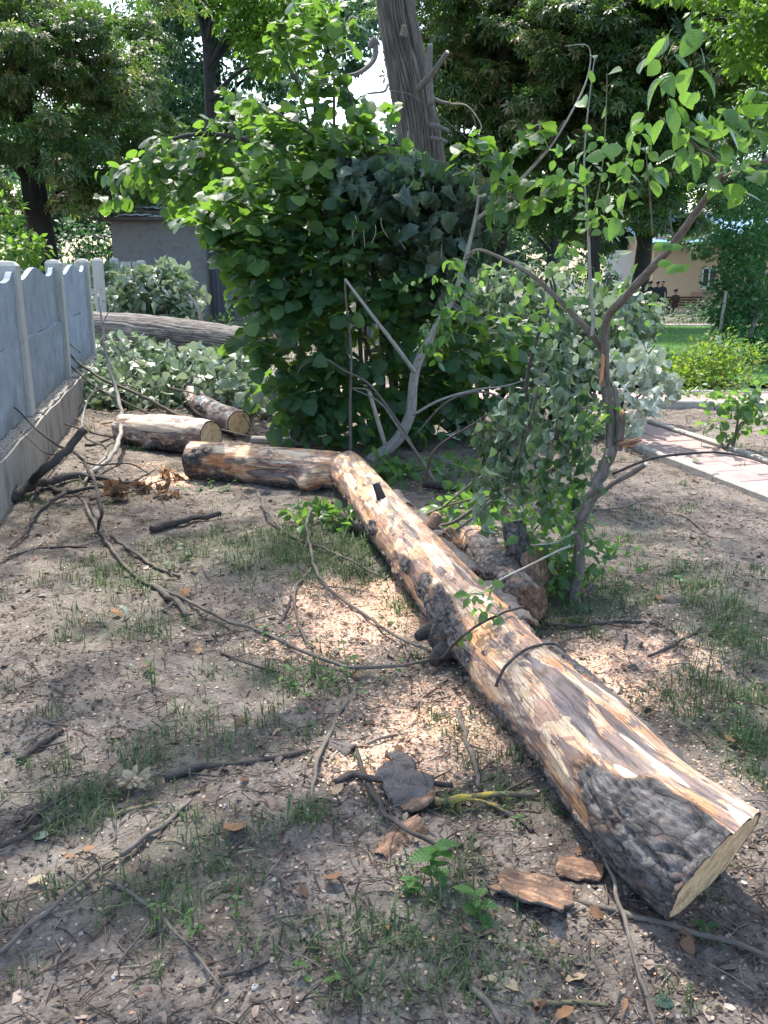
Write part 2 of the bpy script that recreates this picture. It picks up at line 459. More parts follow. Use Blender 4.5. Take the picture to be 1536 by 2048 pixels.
def cut_mat():
    m, nt = new_mat('sawn_end_grain'); k = NT(nt)
    o = k.attr('lc').outputs['Vector']
    d = k.n('ShaderNodeVectorMath', operation='LENGTH'); k.l(o, d.inputs[0])
    nz = k.noise(o, 9, 3)
    rr = k.math('ADD', d.outputs['Value'], k.math('MULTIPLY', nz, .02))
    ring = k.math('ABSOLUTE', k.math('SINE', k.math('MULTIPLY', rr, 170)))
    col = k.mix(ring, (.60, .38, .20), (.80, .58, .35))
    col = k.mix(k.ramp(k.noise(o, 22, 4), [(.45, 0.0), (.62, .7)]), col, (.42, .25, .13))
    col = k.mix(k.ramp(k.noise(k.scale(o, (6, 30, 3)), 2.0, 4, .6), [(.56, 0.0), (.6, .75)]), col, (.30, .17, .09))
    saw = k.noise(k.scale(o, (25, 160, 160)), 1, 3)
    col = k.mix(k.ramp(saw, [(.5, 0.0), (.7, .45)]), col, (.78, .62, .42))
    col = k.mix(k.ramp(rr, [(.0, .8), (.02, 0.0)]), col, (.25, .14, .08))
    col = k.mix(k.ramp(k.attr('tint').outputs['Fac'], [(.35, 0.0), (.55, 1.0)]), col, k.mix(nz, (.03, .024, .022), (.10, .07, .055)))
    k.bsdf(col, .8, k.bump(k.noise(k.scale(o, (300, 30, 90)), 1, 3), .4, .003), .25)
    return m
M['cut'] = cut_mat()

def simple(name, a, b, scale=8, rough=.85, bump=.3, dist=.005, spec=.25, stretch=(1, 1, 1), detail=5, c=None):
    m, nt = new_mat(name); k = NT(nt)
    v = k.scale(k.pos(), stretch)
    n = k.noise(v, scale, detail, .62)
    n2 = k.noise(v, scale * 7, 3, .6)
    st = [(.3, a), (.7, b)] if c is None else [(.3, a), (.5, b), (.72, c)]
    col = k.mix(.3, k.ramp(n, st), k.ramp(n2, st))
    k.bsdf(col, rough, k.bump(k.math('ADD', n, k.math('MULTIPLY', n2, .5)), bump, dist), spec)
    return m
M['wood_raw'] = simple('splintered_wood', (.42, .20, .08), (.72, .46, .26), 30, stretch=(1, 1, .2), bump=.5)
M['wood_orange'] = simple('fresh_orange_wound', (.30, .10, .035), (.66, .34, .16), 60, stretch=(1, 1, .25), bump=.6, spec=.4)
M['wood_white'] = simple('pale_peeled_wood', (.6, .5, .36), (.8, .74, .62), 40)
def fibre_bark():
    m, nt = new_mat('bark_inside'); k = NT(nt)
    o = k.objc()
    f = k.noise(k.scale(o, (90, 9, 90)), 1.0, 5, .7, .5); b = k.noise(o, 22, 4, .6); c = k.noise(o, 160, 3, .6)
    col = k.ramp(f, [(.32, (.07, .04, .03)), (.46, (.22, .125, .08)), (.58, (.38, .23, .15)), (.7, (.52, .36, .24))])
    col = k.mix(k.ramp(b, [(.45, 0.0), (.58, .8)]), col, (.14, .095, .075))
    col = k.mix(k.ramp(c, [(.5, 0.0), (.7, .4)]), col, (.09, .06, .045))
    k.bsdf(col, .88, k.bump(k.math('ADD', f, k.math('MULTIPLY', c, .4)), 1.0, .008), .2)
    return m
M['bark_in'] = fibre_bark()
M['bark_out'] = simple('bark_outside', (.028, .024, .023), (.15, .13, .125), 24, c=(.075, .06, .055), bump=1.0, dist=.015)
M['concrete'] = None
def concrete():
    m, nt = new_mat('weathered_skylit_concrete'); k = NT(nt)
    p = k.pos()
    streak = k.noise(k.scale(p, (14, 14, 1.5)), 1.0, 5, .7)
    n = k.noise(p, 5, 5, .65)
    fine = k.noise(p, 90, 3, .6)
    col = k.ramp(n, [(.3, (.20, .24, .30)), (.55, (.28, .33, .40)), (.75, (.36, .41, .48))])  # grey concrete with the blue of skylit shade put into its colour
    col = k.mix(k.ramp(streak, [(.52, 0.0), (.68, .5)]), col, (.20, .20, .20))
    col = k.mix(k.ramp(fine, [(.55, 0.0), (.75, .35)]), col, (.52, .52, .50))
    sz = k.n('ShaderNodeSeparateXYZ'); k.l(p, sz.inputs[0])
    splash = k.math('MULTIPLY', k.ramp(k.math('ADD', sz.outputs[2], k.math('MULTIPLY', n, .5)), [(.5, .7), (.85, 0.0)]), .8)
    col = k.mix(splash, col, (.15, .13, .11))
    col = k.mix(k.ramp(k.noise(p, 24, 4, .7), [(.62, 0.0), (.68, .6)]), col, (.10, .11, .085))
    k.bsdf(col, .9, k.bump(k.math('ADD', fine, k.math('MULTIPLY', n, .8)), .35, .004), .2)
    return m
M['concrete'] = concrete()
M['concrete_post'] = simple('concrete_post', (.26, .25, .235), (.46, .45, .43), 14, c=(.34, .34, .33), stretch=(1, 1, .35))
M['plinth'] = simple('stained_plinth_concrete', (.12, .105, .095), (.34, .31, .28), 6, c=(.24, .22, .2), stretch=(1, 1, .3), bump=.5)
def pebbly():
    m, nt = new_mat('pebbly_mortar'); k = NT(nt)
    v = k.voro(k.pos(), 70)
    col = k.ramp(v, [(.1, (.42, .40, .37)), (.5, (.28, .26, .24)), (.8, (.12, .11, .10))])
    k.bsdf(col, .9, k.bump(v, .9, .008), .2)
    return m
M['pebble'] = pebbly()
M['block'] = simple('grey_block', (.12, .117, .12), (.20, .195, .195), 5, c=(.16, .155, .155), bump=.35)
M['mortar'] = simple('dark_mortar', (.125, .122, .122), (.195, .19, .19), 5)
M['roof_edge'] = simple('weathered_roof_edge', (.19, .26, .27), (.36, .42, .43), 12, c=(.1, .2, .2))
M['roof_under'] = simple('roof_board', (.05, .043, .04), (.11, .095, .085), 12)
M['door'] = simple('rusty_blue_door', (.035, .04, .055), (.075, .085, .11), 8, c=(.14, .07, .05), stretch=(3, 1, .6), rough=.6)
M['rubble'] = simple('rubble_wall_stone', (.09, .085, .08), (.2, .19, .18), 9)

def soil():
    m, nt = new_mat('trodden_soil'); k = NT(nt)
    p = k.pos()
    big = k.noise(p, .9, 4, .6)
    mid = k.noise(p, 7, 5, .7)
    fine = k.noise(p, 55, 4, .7)
    crumbs = k.voro(p, 120)
    col = k.ramp(mid, [(.3, (.074, .060, .051)), (.5, (.152, .127, .109)), (.7, (.25, .216, .19))])
    col = k.mix(k.ramp(big, [(.45, 0.0), (.65, .5)]), col, (.28, .243, .212))
    col = k.mix(k.ramp(fine, [(.5, 0.0), (.7, .7)]), col, (.085, .065, .055))
    # small litter flakes pressed into the soil
    vc = k.n('ShaderNodeTexVoronoi', feature='F1'); vc.inputs['Scale'].default_value = 75; k.l(k.scale(p, (1, .8, 1)), vc.inputs['Vector'])
    sp = k.n('ShaderNodeSeparateColor'); k.l(vc.outputs['Color'], sp.inputs[0])
    flake = k.math('MULTIPLY', k.math('GREATER_THAN', sp.outputs[0], .80), k.math('LESS_THAN', vc.outputs['Distance'], .42))
    fc = k.ramp(sp.outputs[1], [(0, (.10, .07, .05)), (.4, (.26, .17, .12)), (.7, (.36, .28, .22)), (1, (.46, .40, .34))])
    col = k.mix(k.math('MULTIPLY', flake, .7), col, fc)
    saw = k.attr('saw').outputs['Fac']
    sawc = k.ramp(k.voro(p, 150, out='Color'), [(.2, (.46, .25, .16)), (.5, (.64, .42, .29)), (.8, (.78, .62, .48))])
    sm = k.math('MULTIPLY', saw, 1.35)
    th = k.ramp(k.math('ADD', sm, k.math('MULTIPLY', k.math('SUBTRACT', fine, .5), 1.0)), [(.42, 0.0), (.62, .95)])
    col = k.mix(th, col, sawc)
    gr = k.attr('green').outputs['Fac']
    col = k.mix(k.math('MULTIPLY', gr, k.ramp(mid, [(.35, .2), (.6, .75)])), col, (.05, .085, .03))
    h = k.math('ADD', k.math('MULTIPLY', mid, 1.0), k.math('ADD', k.math('MULTIPLY', fine, .6), k.math('MULTIPLY', crumbs, .35)))
    h = k.math('ADD', h, k.math('MULTIPLY', flake, .25))
    k.bsdf(col, .93, k.bump(h, .8, .016), .15)
    return m
M['soil'] = soil()
M['chips'] = None
def tint_mat(name, stops, rough=.85, spec=.2):
    m, nt = new_mat(name); k = NT(nt)
    col = k.ramp(k.attr('tint').outputs['Fac'], stops)
    col = k.mix(.35, col, k.mix(1.0, col, k.ramp(k.noise(k.pos(), 120, 3), [(.3, .35), (.7, 1.3)]), 'MULTIPLY'))
    k.bsdf(col, rough, k.bump(k.noise(k.pos(), 200, 2), .3, .002), spec)
    return m
M['litter'] = tint_mat('litter', [(0, (.05, .038, .032)), (.35, (.11, .085, .07)), (.6, (.18, .14, .115)), (.8, (.28, .21, .17)), (.93, (.42, .33, .26)), (1, (.58, .50, .41))])
M['sawdust'] = tint_mat('sawdust_chips', [(0, (.40, .18, .10)), (.35, (.60, .33, .20)), (.7, (.72, .50, .35)), (1, (.80, .68, .54))])
M['stone'] = simple('pebble_stone', (.3, .28, .26), (.5, .48, .45), 30)
M['paver'] = simple('pink_paver', (.29, .20, .185), (.37, .27, .25), 10, c=(.33, .235, .215), bump=.3)
M['kerb'] = simple('pale_kerb', (.26, .23, .205), (.42, .385, .35), 12, c=(.18, .155, .14))
M['bedding'] = simple('paver_bedding', (.12, .09, .08), (.2, .15, .13), 20)
M['kerb_side'] = simple('brown_kerb_side', (.14, .085, .06), (.26, .17, .12), 12)
def lawn_mat():
    m, nt = new_mat('mown_lawn'); k = NT(nt)
    p = k.pos()
    col = k.ramp(k.noise(p, 1.2, 4), [(.3, (.055, .125, .035)), (.7, (.10, .20, .055))])
    col = k.mix(k.ramp(k.noise(p, 30, 3), [(.4, 0.0), (.7, .5)]), col, (.035, .09, .025))
    k.bsdf(col, .9, k.bump(k.noise(p, 60, 3), .8, .03), .15)
    return m
M['lawn'] = lawn_mat()
M['peach'] = simple('peach_render', (.62, .43, .28), (.70, .50, .34), 1.5, bump=.1)
M['peach_low'] = simple('pink_plinth', (.45, .25, .19), (.55, .32, .25), 3)
M['white_wall'] = simple('white_render', (.70, .66, .6), (.8, .77, .7), 2)
M['white_frame'] = simple('white_window_frame', (.72, .72, .72), (.8, .8, .8), 5, rough=.5)
M['roof_blue'] = simple('blue_roof_sheet', (.12, .25, .38), (.2, .35, .48), 3, rough=.5)
m_, nt_ = new_mat('window_glass'); NT(nt_).bsdf((.03, .035, .04), .08, None, .8); M['glass'] = m_
M['bench'] = simple('dark_brown_slat', (.035, .02, .015), (.075, .045, .03), 20, stretch=(.2, 1, 1))
M['iron'] = simple('black_iron', (.015, .015, .016), (.03, .03, .03), 20, rough=.5)
M['whitewash'] = simple('limewashed_trunk', (.16, .16, .165), (.27, .27, .28), 14, stretch=(1, 1, .3))
M['white_paint'] = simple('white_paint', (.6, .6, .6), (.78, .78, .77), 18, rough=.5)

# ---------------------------------------------------------------- leaf shapes and foliage
def blade(n, wf, fold=.18, curl=.2, jag=0.0, pet=.25, wave=0.0):
    V, UV, T = [], [], []
    for i in range(n + 1):
        y = i / n
        w = wf(y) * (1 + (jag if i % 2 else -jag))
        z = -curl * y * y
        V += [(-w, y, z + fold * w + wave * math.sin(i * 2.1)), (0, y, z), (w, y, z + fold * w - wave * math.sin(i * 1.7))]
        UV += [(.5 - w, y), (.5, y), (.5 + w, y)]
        if i:
            a, b = (i - 1) * 3, i * 3
            if wf((i - 1) / n) < 1e-3: T += [(a + 1, b + 1, b), (a + 1, b + 2, b + 1)]
            elif wf(y) < 1e-3: T += [(a, a + 1, b + 1), (a + 1, a + 2, b + 1)]
            else: T += [(a, a + 1, b + 1), (a, b + 1, b), (a + 1, a + 2, b + 2), (a + 1, b + 2, b + 1)]
    if pet:
        k = len(V)
        V += [(-.012, -pet, .06), (.012, -pet, .06), (0, .02, 0)]; UV += [(.5, 0)] * 3; T += [(k, k + 1, k + 2)]
    return np.array(V, float), np.array(T), np.array(UV, float)

def w_round(y): return 0.0 if y <= 0 or y >= 1 else .47 * math.sin(PI * min(1, y ** .72)) ** .55 * (1.0 if y < .8 else .95)
def w_oval(y): return 0.0 if y <= 0 or y >= 1 else .31 * math.sin(PI * y ** .85) ** .8
def w_lance(y): return 0.0 if y <= 0 or y >= 1 else .17 * math.sin(PI * y ** .8)
def w_lobed(y): return 0.0 if y <= 0 or y >= 1 else .44 * math.sin(PI * y ** .6) ** .7 * (1 + .12 * math.sin(y * 15))
T_HAZEL = [blade(8, w_round, .10, .18, .05, wave=.012), blade(8, w_round, .25, .35, .06, wave=.02), blade(8, w_round, -.08, .12, .05, wave=.015)]
T_OVAL = [blade(6, w_oval, .25, .2), blade(6, w_oval, .5, .4), blade(6, w_oval, .1, .08)]
T_WILT = [blade(7, w_lobed, .7, .5, .08, wave=.05), blade(7, w_lobed, 1.3, .7, .08, wave=.05), blade(7, w_lobed, .35, .9, .08, wave=.07)]
T_WILTO = [blade(6, w_oval, .9, .5, .03, wave=.03), blade(6, w_oval, 1.6, .8, .03, wave=.03), blade(6, w_oval, .5, .7, .03, wave=.04)]
T_DRY = [blade(6, w_oval, .15, .45, .08, pet=0, wave=.07), blade(6, w_round, .12, .5, .10, pet=0, wave=.08), blade(6, w_oval, .3, -.4, .08, pet=0, wave=.06), blade(6, w_lance, .3, .4, .05, pet=0, wave=.04)]
T_LANCE = [blade(4, w_lance, .3, .3, pet=0), blade(4, w_lance, .6, .6, pet=0)]
def small_leaf(w=.3, fold=.3):
    V = np.array([(0, 0, 0), (-w, .45, fold * w), (w, .45, fold * w), (0, 1, -.12), (0, .5, 0)], float)
    return V, np.array([(0, 4, 1), (0, 2, 4), (1, 4, 3), (4, 2, 3)]), np.array([(.5, 0), (.5 - w, .45), (.5 + w, .45), (.5, 1), (.5, .5)], float)
T_SMALL = [small_leaf(.3), small_leaf(.22, .6), small_leaf(.36, .1)]
def palmate(nl=6, droop=.35, w=.13):
    V, T, UV = [], [], []
    for i in range(nl):
        a = (i - (nl - 1) / 2) * R(310 / nl)
        L = 1.0 - .12 * abs(i - (nl - 1) / 2)
        d = np.array([math.sin(a), math.cos(a), 0]); s = np.array([d[1], -d[0], 0])
        k = len(V)
        V += [tuple(d * .04), tuple(d * .62 * L - s * w + [0, 0, -.1 * droop + .03]), tuple(d * .62 * L + s * w + [0, 0, -.1 * droop + .03]), tuple(d * L + [0, 0, -droop * .6])]
        UV += [(.5, 0), (.3, .6), (.7, .6), (.5, 1)]
        T += [(k, k + 2, k + 1), (k + 1, k + 2, k + 3)]
    return np.array(V, float), np.array(T), np.array(UV, float)
T_PALM = [palmate(6), palmate(5, .7), palmate(7, .2)]

def basis(D, Nn):
    D = D / (np.linalg.norm(D, axis=-1, keepdims=True) + 1e-9)
    Nn = Nn - D * np.sum(D * Nn, -1, keepdims=True)
    Nn = Nn / (np.linalg.norm(Nn, axis=-1, keepdims=True) + 1e-9)
    return np.stack([np.cross(D, Nn), D, Nn], -1)      # columns x, y, z

class Foliage:
    """leaves gathered first, then built: the largest in the picture singly, the rest joined"""
    def __init__(s, tmpl, mat): s.tm, s.mat, s.p, s.b, s.s, s.t = tmpl, mat, [], [], [], []
    def add(s, p, d, n, size, tint):
        p = np.atleast_2d(p); k = len(p)
        s.p.append(p); s.b.append(basis(np.broadcast_to(np.atleast_2d(d), (k, 3)).astype(float), np.broadcast_to(np.atleast_2d(n), (k, 3)).astype(float)))
        s.s.append(np.broadcast_to(np.asarray(size, float), (k,))); s.t.append(np.broadcast_to(np.asarray(tint, float), (k,)))
    def filt(s, f):
        s._cat(); m = f(s.p[0]); s.p, s.b, s.s, s.t = [s.p[0][m]], [s.b[0][m]], [s.s[0][m]], [s.t[0][m]]
    def _cat(s):
        s.p, s.b, s.s, s.t = [np.concatenate(s.p)], [np.concatenate(s.b)], [np.concatenate(s.s)], [np.concatenate(s.t)]
    def finish(s, parent, single=300, part='leaf', rest='foliage', kind=None, minpx=9):
        s._cat(); p, b, z, t = s.p[0], s.b[0], s.s[0], s.t[0]
        n = len(p); var = RNG.integers(0, len(s.tm), n)
        px, py, dep = proj(p)
        size = z / np.maximum(dep, .3) * F_PX
        ok = (px > 0) & (px < 1536) & (py > 0) & (py < 2048) & (size > minpx)
        sc = np.where(ok, size * (1 - .25 * (dep - dep.min()) / (np.ptp(dep) + 1e-6)), -1)
        if n <= single * 1.15 and n <= 300: pick = np.arange(n)
        else:
            pick = np.argsort(-sc)[:single]; pick = pick[sc[pick] > 0]
        rest_m = np.ones(n, bool); rest_m[pick] = False
        cache = {}
        for i in pick:
            key = (var[i], int(min(.999, max(0, t[i])) * 5))
            me = cache.get(key)
            if me is None:
                V, T, UV = s.tm[var[i]]
                me = cache[key] = mk_mesh(part, V, T, UV, np.full(len(V), (key[1] + .5) / 5))
                me.materials.append(s.mat)
            o = bpy.data.objects.new(part, me); COL.objects.link(o); o.parent = parent
            mw = Matrix([[*(b[i][r] * z[i]), p[i][r]] for r in range(3)] + [[0, 0, 0, 1]])
            w = ORIGIN.get(parent.name)
            o.matrix_basis = (Matrix.Translation(-w) @ mw) if w is not None else mw
        idx = np.where(rest_m)[0]
        if len(idx):
            G = Geo()
            for v, (V, T, UV) in enumerate(s.tm):
                q = idx[var[idx] == v]
                if not len(q): continue
                VV = np.einsum('nij,mj->nmi', b[q], V) * z[q][:, None, None] + p[q][:, None, :]
                TT = (T[None] + (np.arange(len(q)) * len(V))[:, None, None]).reshape(-1, 3)
                G.V.append(VV.reshape(-1, 3)); G.T.append(TT + G.n); G.n += len(q) * len(V)
                G.t.append(np.repeat(t[q], len(V))); G.u.append(np.tile(UV, (len(q), 1))); G.l.append(np.zeros((len(q) * len(V), 3)))
            o = link_mesh(rest, mk_mesh(rest, np.concatenate(G.V), np.concatenate(G.T), np.concatenate(G.u), np.concatenate(G.t)), s.mat, parent, kind='stuff')
        return n

def rdir(n, up=0.0):
    v = RNG.normal(size=(n, 3)); v[:, 2] += up
    return v / np.linalg.norm(v, axis=1, keepdims=True)

def spray(F, pts, n, size, droop=.3, tint=(.3, .8), start=.1, spread=1.0, wilt=0.0):
    """leaves set alternately along a twig"""
    C, _ = catmull(pts, .01, 8)
    u = np.linspace(start, 1, n) + RNG.normal(0, .3 / max(n, 1), n)
    u = np.clip(u, 0, .999) * (len(C) - 1)
    i = u.astype(int); f = (u - i)[:, None]
    p = C[i] * (1 - f) + C[np.minimum(i + 1, len(C) - 1)] * f
    t = C[np.minimum(i + 1, len(C) - 1)] - C[i]; t /= np.linalg.norm(t, axis=1, keepdims=True) + 1e-9
    side = np.cross(t, [0, 0, 1.0]); side /= np.linalg.norm(side, axis=1, keepdims=True) + 1e-6
    sg = np.where(np.arange(n) % 2, 1, -1)[:, None]
    d = side * sg * spread * RNG.uniform(.5, 1.1, (n, 1)) + t * RNG.uniform(.3, .9, (n, 1)) + RNG.normal(0, .28, (n, 3)) + np.array([0, 0, -droop - wilt * 2.5])
    nr = np.array([0, -.3, 1.0]) + RNG.normal(0, .5 + wilt, (n, 3))
    sz = np.broadcast_to(size, (n,)) * RNG.uniform(.5, 1.2, n)
    d /= np.linalg.norm(d, axis=1, keepdims=True)
    F.add(p + d * sz[:, None] * .2, d, nr, sz, RNG.uniform(tint[0], tint[1], n))

def in_blob(n, c, r, shell=.5):
    v = rdir(n); k = RNG.uniform(shell, 1, (n, 1)) ** .6
    return np.asarray(c) + v * k * np.asarray(r), v

# sunlit places on the ground (x, y, rx, ry, chance): gaps in the crowns above the picture
LIT = [(-2.0, 8.3, 1.9, 2.3, 1), (-3.2, 13, 2.2, 2.4, 1), (0.2, 5.3, .55, 1.3, 1), (-.05, 4.15, .4, .35, .3), (1.15, 3.5, .4, .3, .35), (.93, 2.3, .12, .35, .9),
       (.75, 3.0, .16, .35, .9), (3.0, 7.6, 1.4, 2.2, .8), (4.5, 11, 4.5, 3.2, 1), (8, 20, 8, 9, .9), (-.4, 6.6, 1.3, 1.3, .85), (1.2, 8.0, 1.5, 1.5, .9)]
def sun_gap(p, frac=1.0):
    """True where a leaf may stay: leaves in view always, leaves above the picture only where the ground below lies in shade"""
    px, py, dep = proj(p)
    above = (py < -60) | (dep < .5)
    s = p - SUN[None] * (p[:, 2:3] / SUN[2])
    lit = np.zeros(len(p))
    for (x, y, a, b, c) in LIT:
        lit = np.maximum(lit, c * (((s[:, 0] - x) / a) ** 2 + ((s[:, 1] - y) / b) ** 2 < 1))
    return ~(above & (RNG.random(len(p)) < lit * frac))

# ---------------------------------------------------------------- ground
def ell(px, py, rx, ry, X, Y):
    """falloff of an ellipse given by its pixel centre and its size in metres"""
    c = g(px, py)
    return np.clip(1.15 - np.sqrt(((X - c[0]) / rx) ** 2 + ((Y - c[1]) / ry) ** 2), 0, 1)
SAW = [(730, 1215, .40, .50, 1.15), (660, 1190, .3, .25, .8), (800, 1180, .2, .3, .9), (880, 1440, .38, .45, .72), (800, 1530, .38, .25, .65), (1290, 1330, .4, .46, 1.15), (1250, 1250, .4, .3, .45),
       (640, 1300, .5, .25, .5), (345, 960, .35, .3, .8), (300, 930, .5, .4, .35), (1060, 1020, .2, .2, .3), (1000, 1480, .3, .3, .6), (230, 850, .6, .5, .35), (1450, 1560, .3, .3, .3)]
def saw_f(X, Y):
    r = np.zeros(np.shape(X))
    for (a, b, rx, ry, s) in SAW: r = np.maximum(r, s * ell(a, b, rx, ry, X, Y))
    return r
GRASS = [(640, 1100, .75, .55, 1.0), (500, 1090, .7, .35, .7), (380, 1110, .5, .3, .4), (700, 1150, .4, .25, .9), (330, 1500, .16, .3, .6), (170, 1600, .14, .22, .8), (470, 1500, .2, .2, .35), (1200, 1190, .35, .3, .9), (1130, 1240, .3, .25, .6),
         (1480, 1260, .35, .7, .7), (1430, 1400, .3, .3, .7), (1500, 1480, .2, .3, .8), (1390, 1150, .4, .3, .3), (600, 1640, .08, .1, .7), (960, 1470, .25, .2, .4), (250, 1150, .5, .35, .45), (240, 1250, .4, .25, .35), (920, 1850, .2, .15, .5), (760, 1900, .25, .15, .5),
         (300, 1780, .3, .15, .5), (400, 1700, .25, .2, .5), (1000, 1600, .2, .15, .5), (1270, 1060, .4, .5, .3), (820, 1210, .12, .2, .9), (560, 1350, .4, .2, .4), (130, 1000, .5, .6, .25), (860, 1960, .3, .12, .5), (1000, 960, .5, .6, .5), (1440, 900, .6, .7, .2), (90, 1560, .2, .2, .3)]
def grass_f(X, Y):
    r = np.zeros(np.shape(X))
    for (a, b, rx, ry, s) in GRASS: r = np.maximum(r, s * ell(a, b, rx, ry, X, Y))
    return r

def build_ground():
    ys = np.concatenate([np.linspace(-30, .2, 16)[:-1], .2 + (np.geomspace(1, 160, 620) - 1) * 1.0])
    sx = np.linspace(-1, 1, 381)
    X = (0.62 * np.maximum(ys, 1)[:, None] + 1.0) * sx[None] + 85 * sx[None] ** 7
    Yg = np.repeat(ys[:, None], len(sx), 1)
    pt = np.stack([X, Yg, np.zeros_like(X)], -1)
    near = 1 - sstep(9, 16, Yg)
    Z = gz(X, Yg)
    rel = (fbm(pt * 2.2, 3, 3) - .5) * .06 + (fbm(pt * 11, 3, 5) - .5) * .036 + (fbm(pt * 48, 3, 8) - .5) * .022 * (1 - sstep(3, 7, Yg))
    Z = Z + rel * near - sstep(60, 160, Yg) * 1.0
    saw = saw_f(X, Yg)
    # litter and sawdust lie slightly proud
    Z = Z + .012 * saw
    green = np.maximum(grass_f(X, Yg), sstep(13, 22, Yg) * .8)
    V = np.stack([X, Yg, Z], -1).reshape(-1, 3)
    nx = len(sx)
    i = np.arange(len(ys) - 1)[:, None] * nx; j = np.arange(nx - 1)[None]
    Q = np.stack([i + j, i + j + 1, i + nx + j + 1, i + nx + j], -1).reshape(-1, 4)
    me = mk_mesh('ground', V, Q, extra={'saw': saw.ravel(), 'green': green.ravel()})
    link_mesh('ground', me, M['soil'], kind='structure')
build_ground()

def scatter_pts(n, dens, x=(-4.5, 4.5), y=(.8, 11), power=1.6):
    """random ground points, denser near the camera, thinned by a density field"""
    u = RNG.random(n * 3)
    Y = y[0] + (y[1] - y[0]) * u ** power
    X = RNG.uniform(-1, 1, n * 3) * (.52 * Y + .5)
    k = RNG.random(n * 3) < dens(X, Y)
    X, Y = X[k][:n], Y[k][:n]
    return np.stack([X, Y, gz(X, Y)], -1)

def rest_z(p):
    q = np.stack([p[:, 0], p[:, 1], 0 * p[:, 0]], -1)
    r = (fbm(q * 2.2, 3, 3) - .5) * .06 + (fbm(q * 11, 3, 5) - .5) * .036
    return gz(p[:, 0], p[:, 1]) + r * (1 - sstep(9, 16, p[:, 1])) + .012 * saw_f(p[:, 0], p[:, 1])

def flakes(name, p, size, mat, tint, kind='stuff', asp=(.25, .8), lift=.003, tiltv=.35):
    n = len(p)
    a = RNG.uniform(0, 2 * PI, n)
    d = np.stack([np.cos(a), np.sin(a), RNG.normal(0, tiltv * .6, n)], -1)
    nr = np.stack([RNG.normal(0, tiltv, n), RNG.normal(0, tiltv, n), np.ones(n)], -1)
    B = basis(d, nr)
    w = RNG.uniform(*asp, n) * .5
    c = RNG.uniform(-.25, .3, n)
    V = np.zeros((n, 5, 3))
    V[:, 0] = np.stack([-w * .7, np.full(n, -.5), c * .3], -1); V[:, 1] = np.stack([w * .5, np.full(n, -.42), c * .1], -1)
    V[:, 2] = np.stack([w, np.full(n, .1), c], -1); V[:, 3] = np.stack([w * .1, np.full(n, .5), c * .4], -1); V[:, 4] = np.stack([-w, np.full(n, .15), -c * .3], -1)
    V *= size[:, None, None]
    VV = np.einsum('nij,nmj->nmi', B, V)
    zz = rest_z(p)
    VV += np.stack([p[:, 0], p[:, 1], zz + lift + size * .1], -1)[:, None]
    T = np.array([(0, 1, 4), (1, 2, 4), (2, 3, 4)])
    TT = (T[None] + (np.arange(n) * 5)[:, None, None]).reshape(-1, 3)
    return link_mesh(name, mk_mesh(name, VV.reshape(-1, 3), TT, None, np.repeat(tint, 5), None, False), mat, kind=kind)

n_ = 60000
p_ = scatter_pts(n_, lambda X, Y: .25 + .75 * sstep(.35, .6, fbm(np.stack([X * 1.6, Y * 1.6, 0 * X], -1), 3, 21)))
flakes('leaf_litter', p_, RNG.uniform(.005, .017, len(p_)) * (1 + .05 * p_[:, 1]) * (1 + 1.3 * (RNG.random(len(p_)) < .06)), M['litter'], RNG.beta(1.6, 1.9, len(p_)))
p_ = scatter_pts(70000, lambda X, Y: saw_f(X, Y) ** 1.1, y=(1.2, 9), power=1.2)
flakes('sawdust', p_, RNG.uniform(.004, .014, len(p_)), M['sawdust'], RNG.random(len(p_)), asp=(.3, .7), lift=.004)
p_ = scatter_pts(9000, lambda X, Y: .08 + .5 * np.clip(saw_f(X, Y) * 1.5, 0, 1) + .10 * (X > 0), y=(1.0, 9), power=1.4)
flakes('wood_chips', p_, RNG.uniform(.004, .012, len(p_)), M['sawdust'], RNG.random(len(p_)), asp=(.4, .8), lift=.004)

def twiglets(n):
    p = scatter_pts(n, lambda X, Y: .5 + 0 * X, y=(.9, 10), power=1.5)
    n = len(p); a = RNG.uniform(0, PI, n); L = RNG.uniform(.02, .11, n) * .5
    d = np.stack([np.cos(a), np.sin(a), RNG.normal(0, .1, n)], -1); s = np.stack([-d[:, 1], d[:, 0], 0 * a], -1)
    r = RNG.uniform(.0008, .0022, n)[:, None]; up = np.array([0, 0, 1.0])
    c = np.stack([p[:, 0], p[:, 1], rest_z(p) + .005], -1)
    bend = s * (RNG.normal(0, .18, n) * L)[:, None] + up * .002
    V = []
    for cc in (c - d * L[:, None], c + bend, c + d * L[:, None]):
        V += [cc + up * r * 1.4, cc - s * r, cc + s * r]
    V = np.stack(V, 1)
    T = []
    for q in (0, 3):
        for a0, b0 in ((0, 1), (1, 2), (2, 0)): T += [(q + a0, q + b0, q + 3 + b0), (q + a0, q + 3 + b0, q + 3 + a0)]
    TT = (np.array(T)[None] + (np.arange(n) * 9)[:, None, None]).reshape(-1, 3)
    link_mesh('fine_twigs', mk_mesh('fine_twigs', V.reshape(-1, 3), TT, None, np.repeat(RNG.beta(1.6, 2.6, n), 9)), M['litter'], kind='stuff')
twiglets(12000)

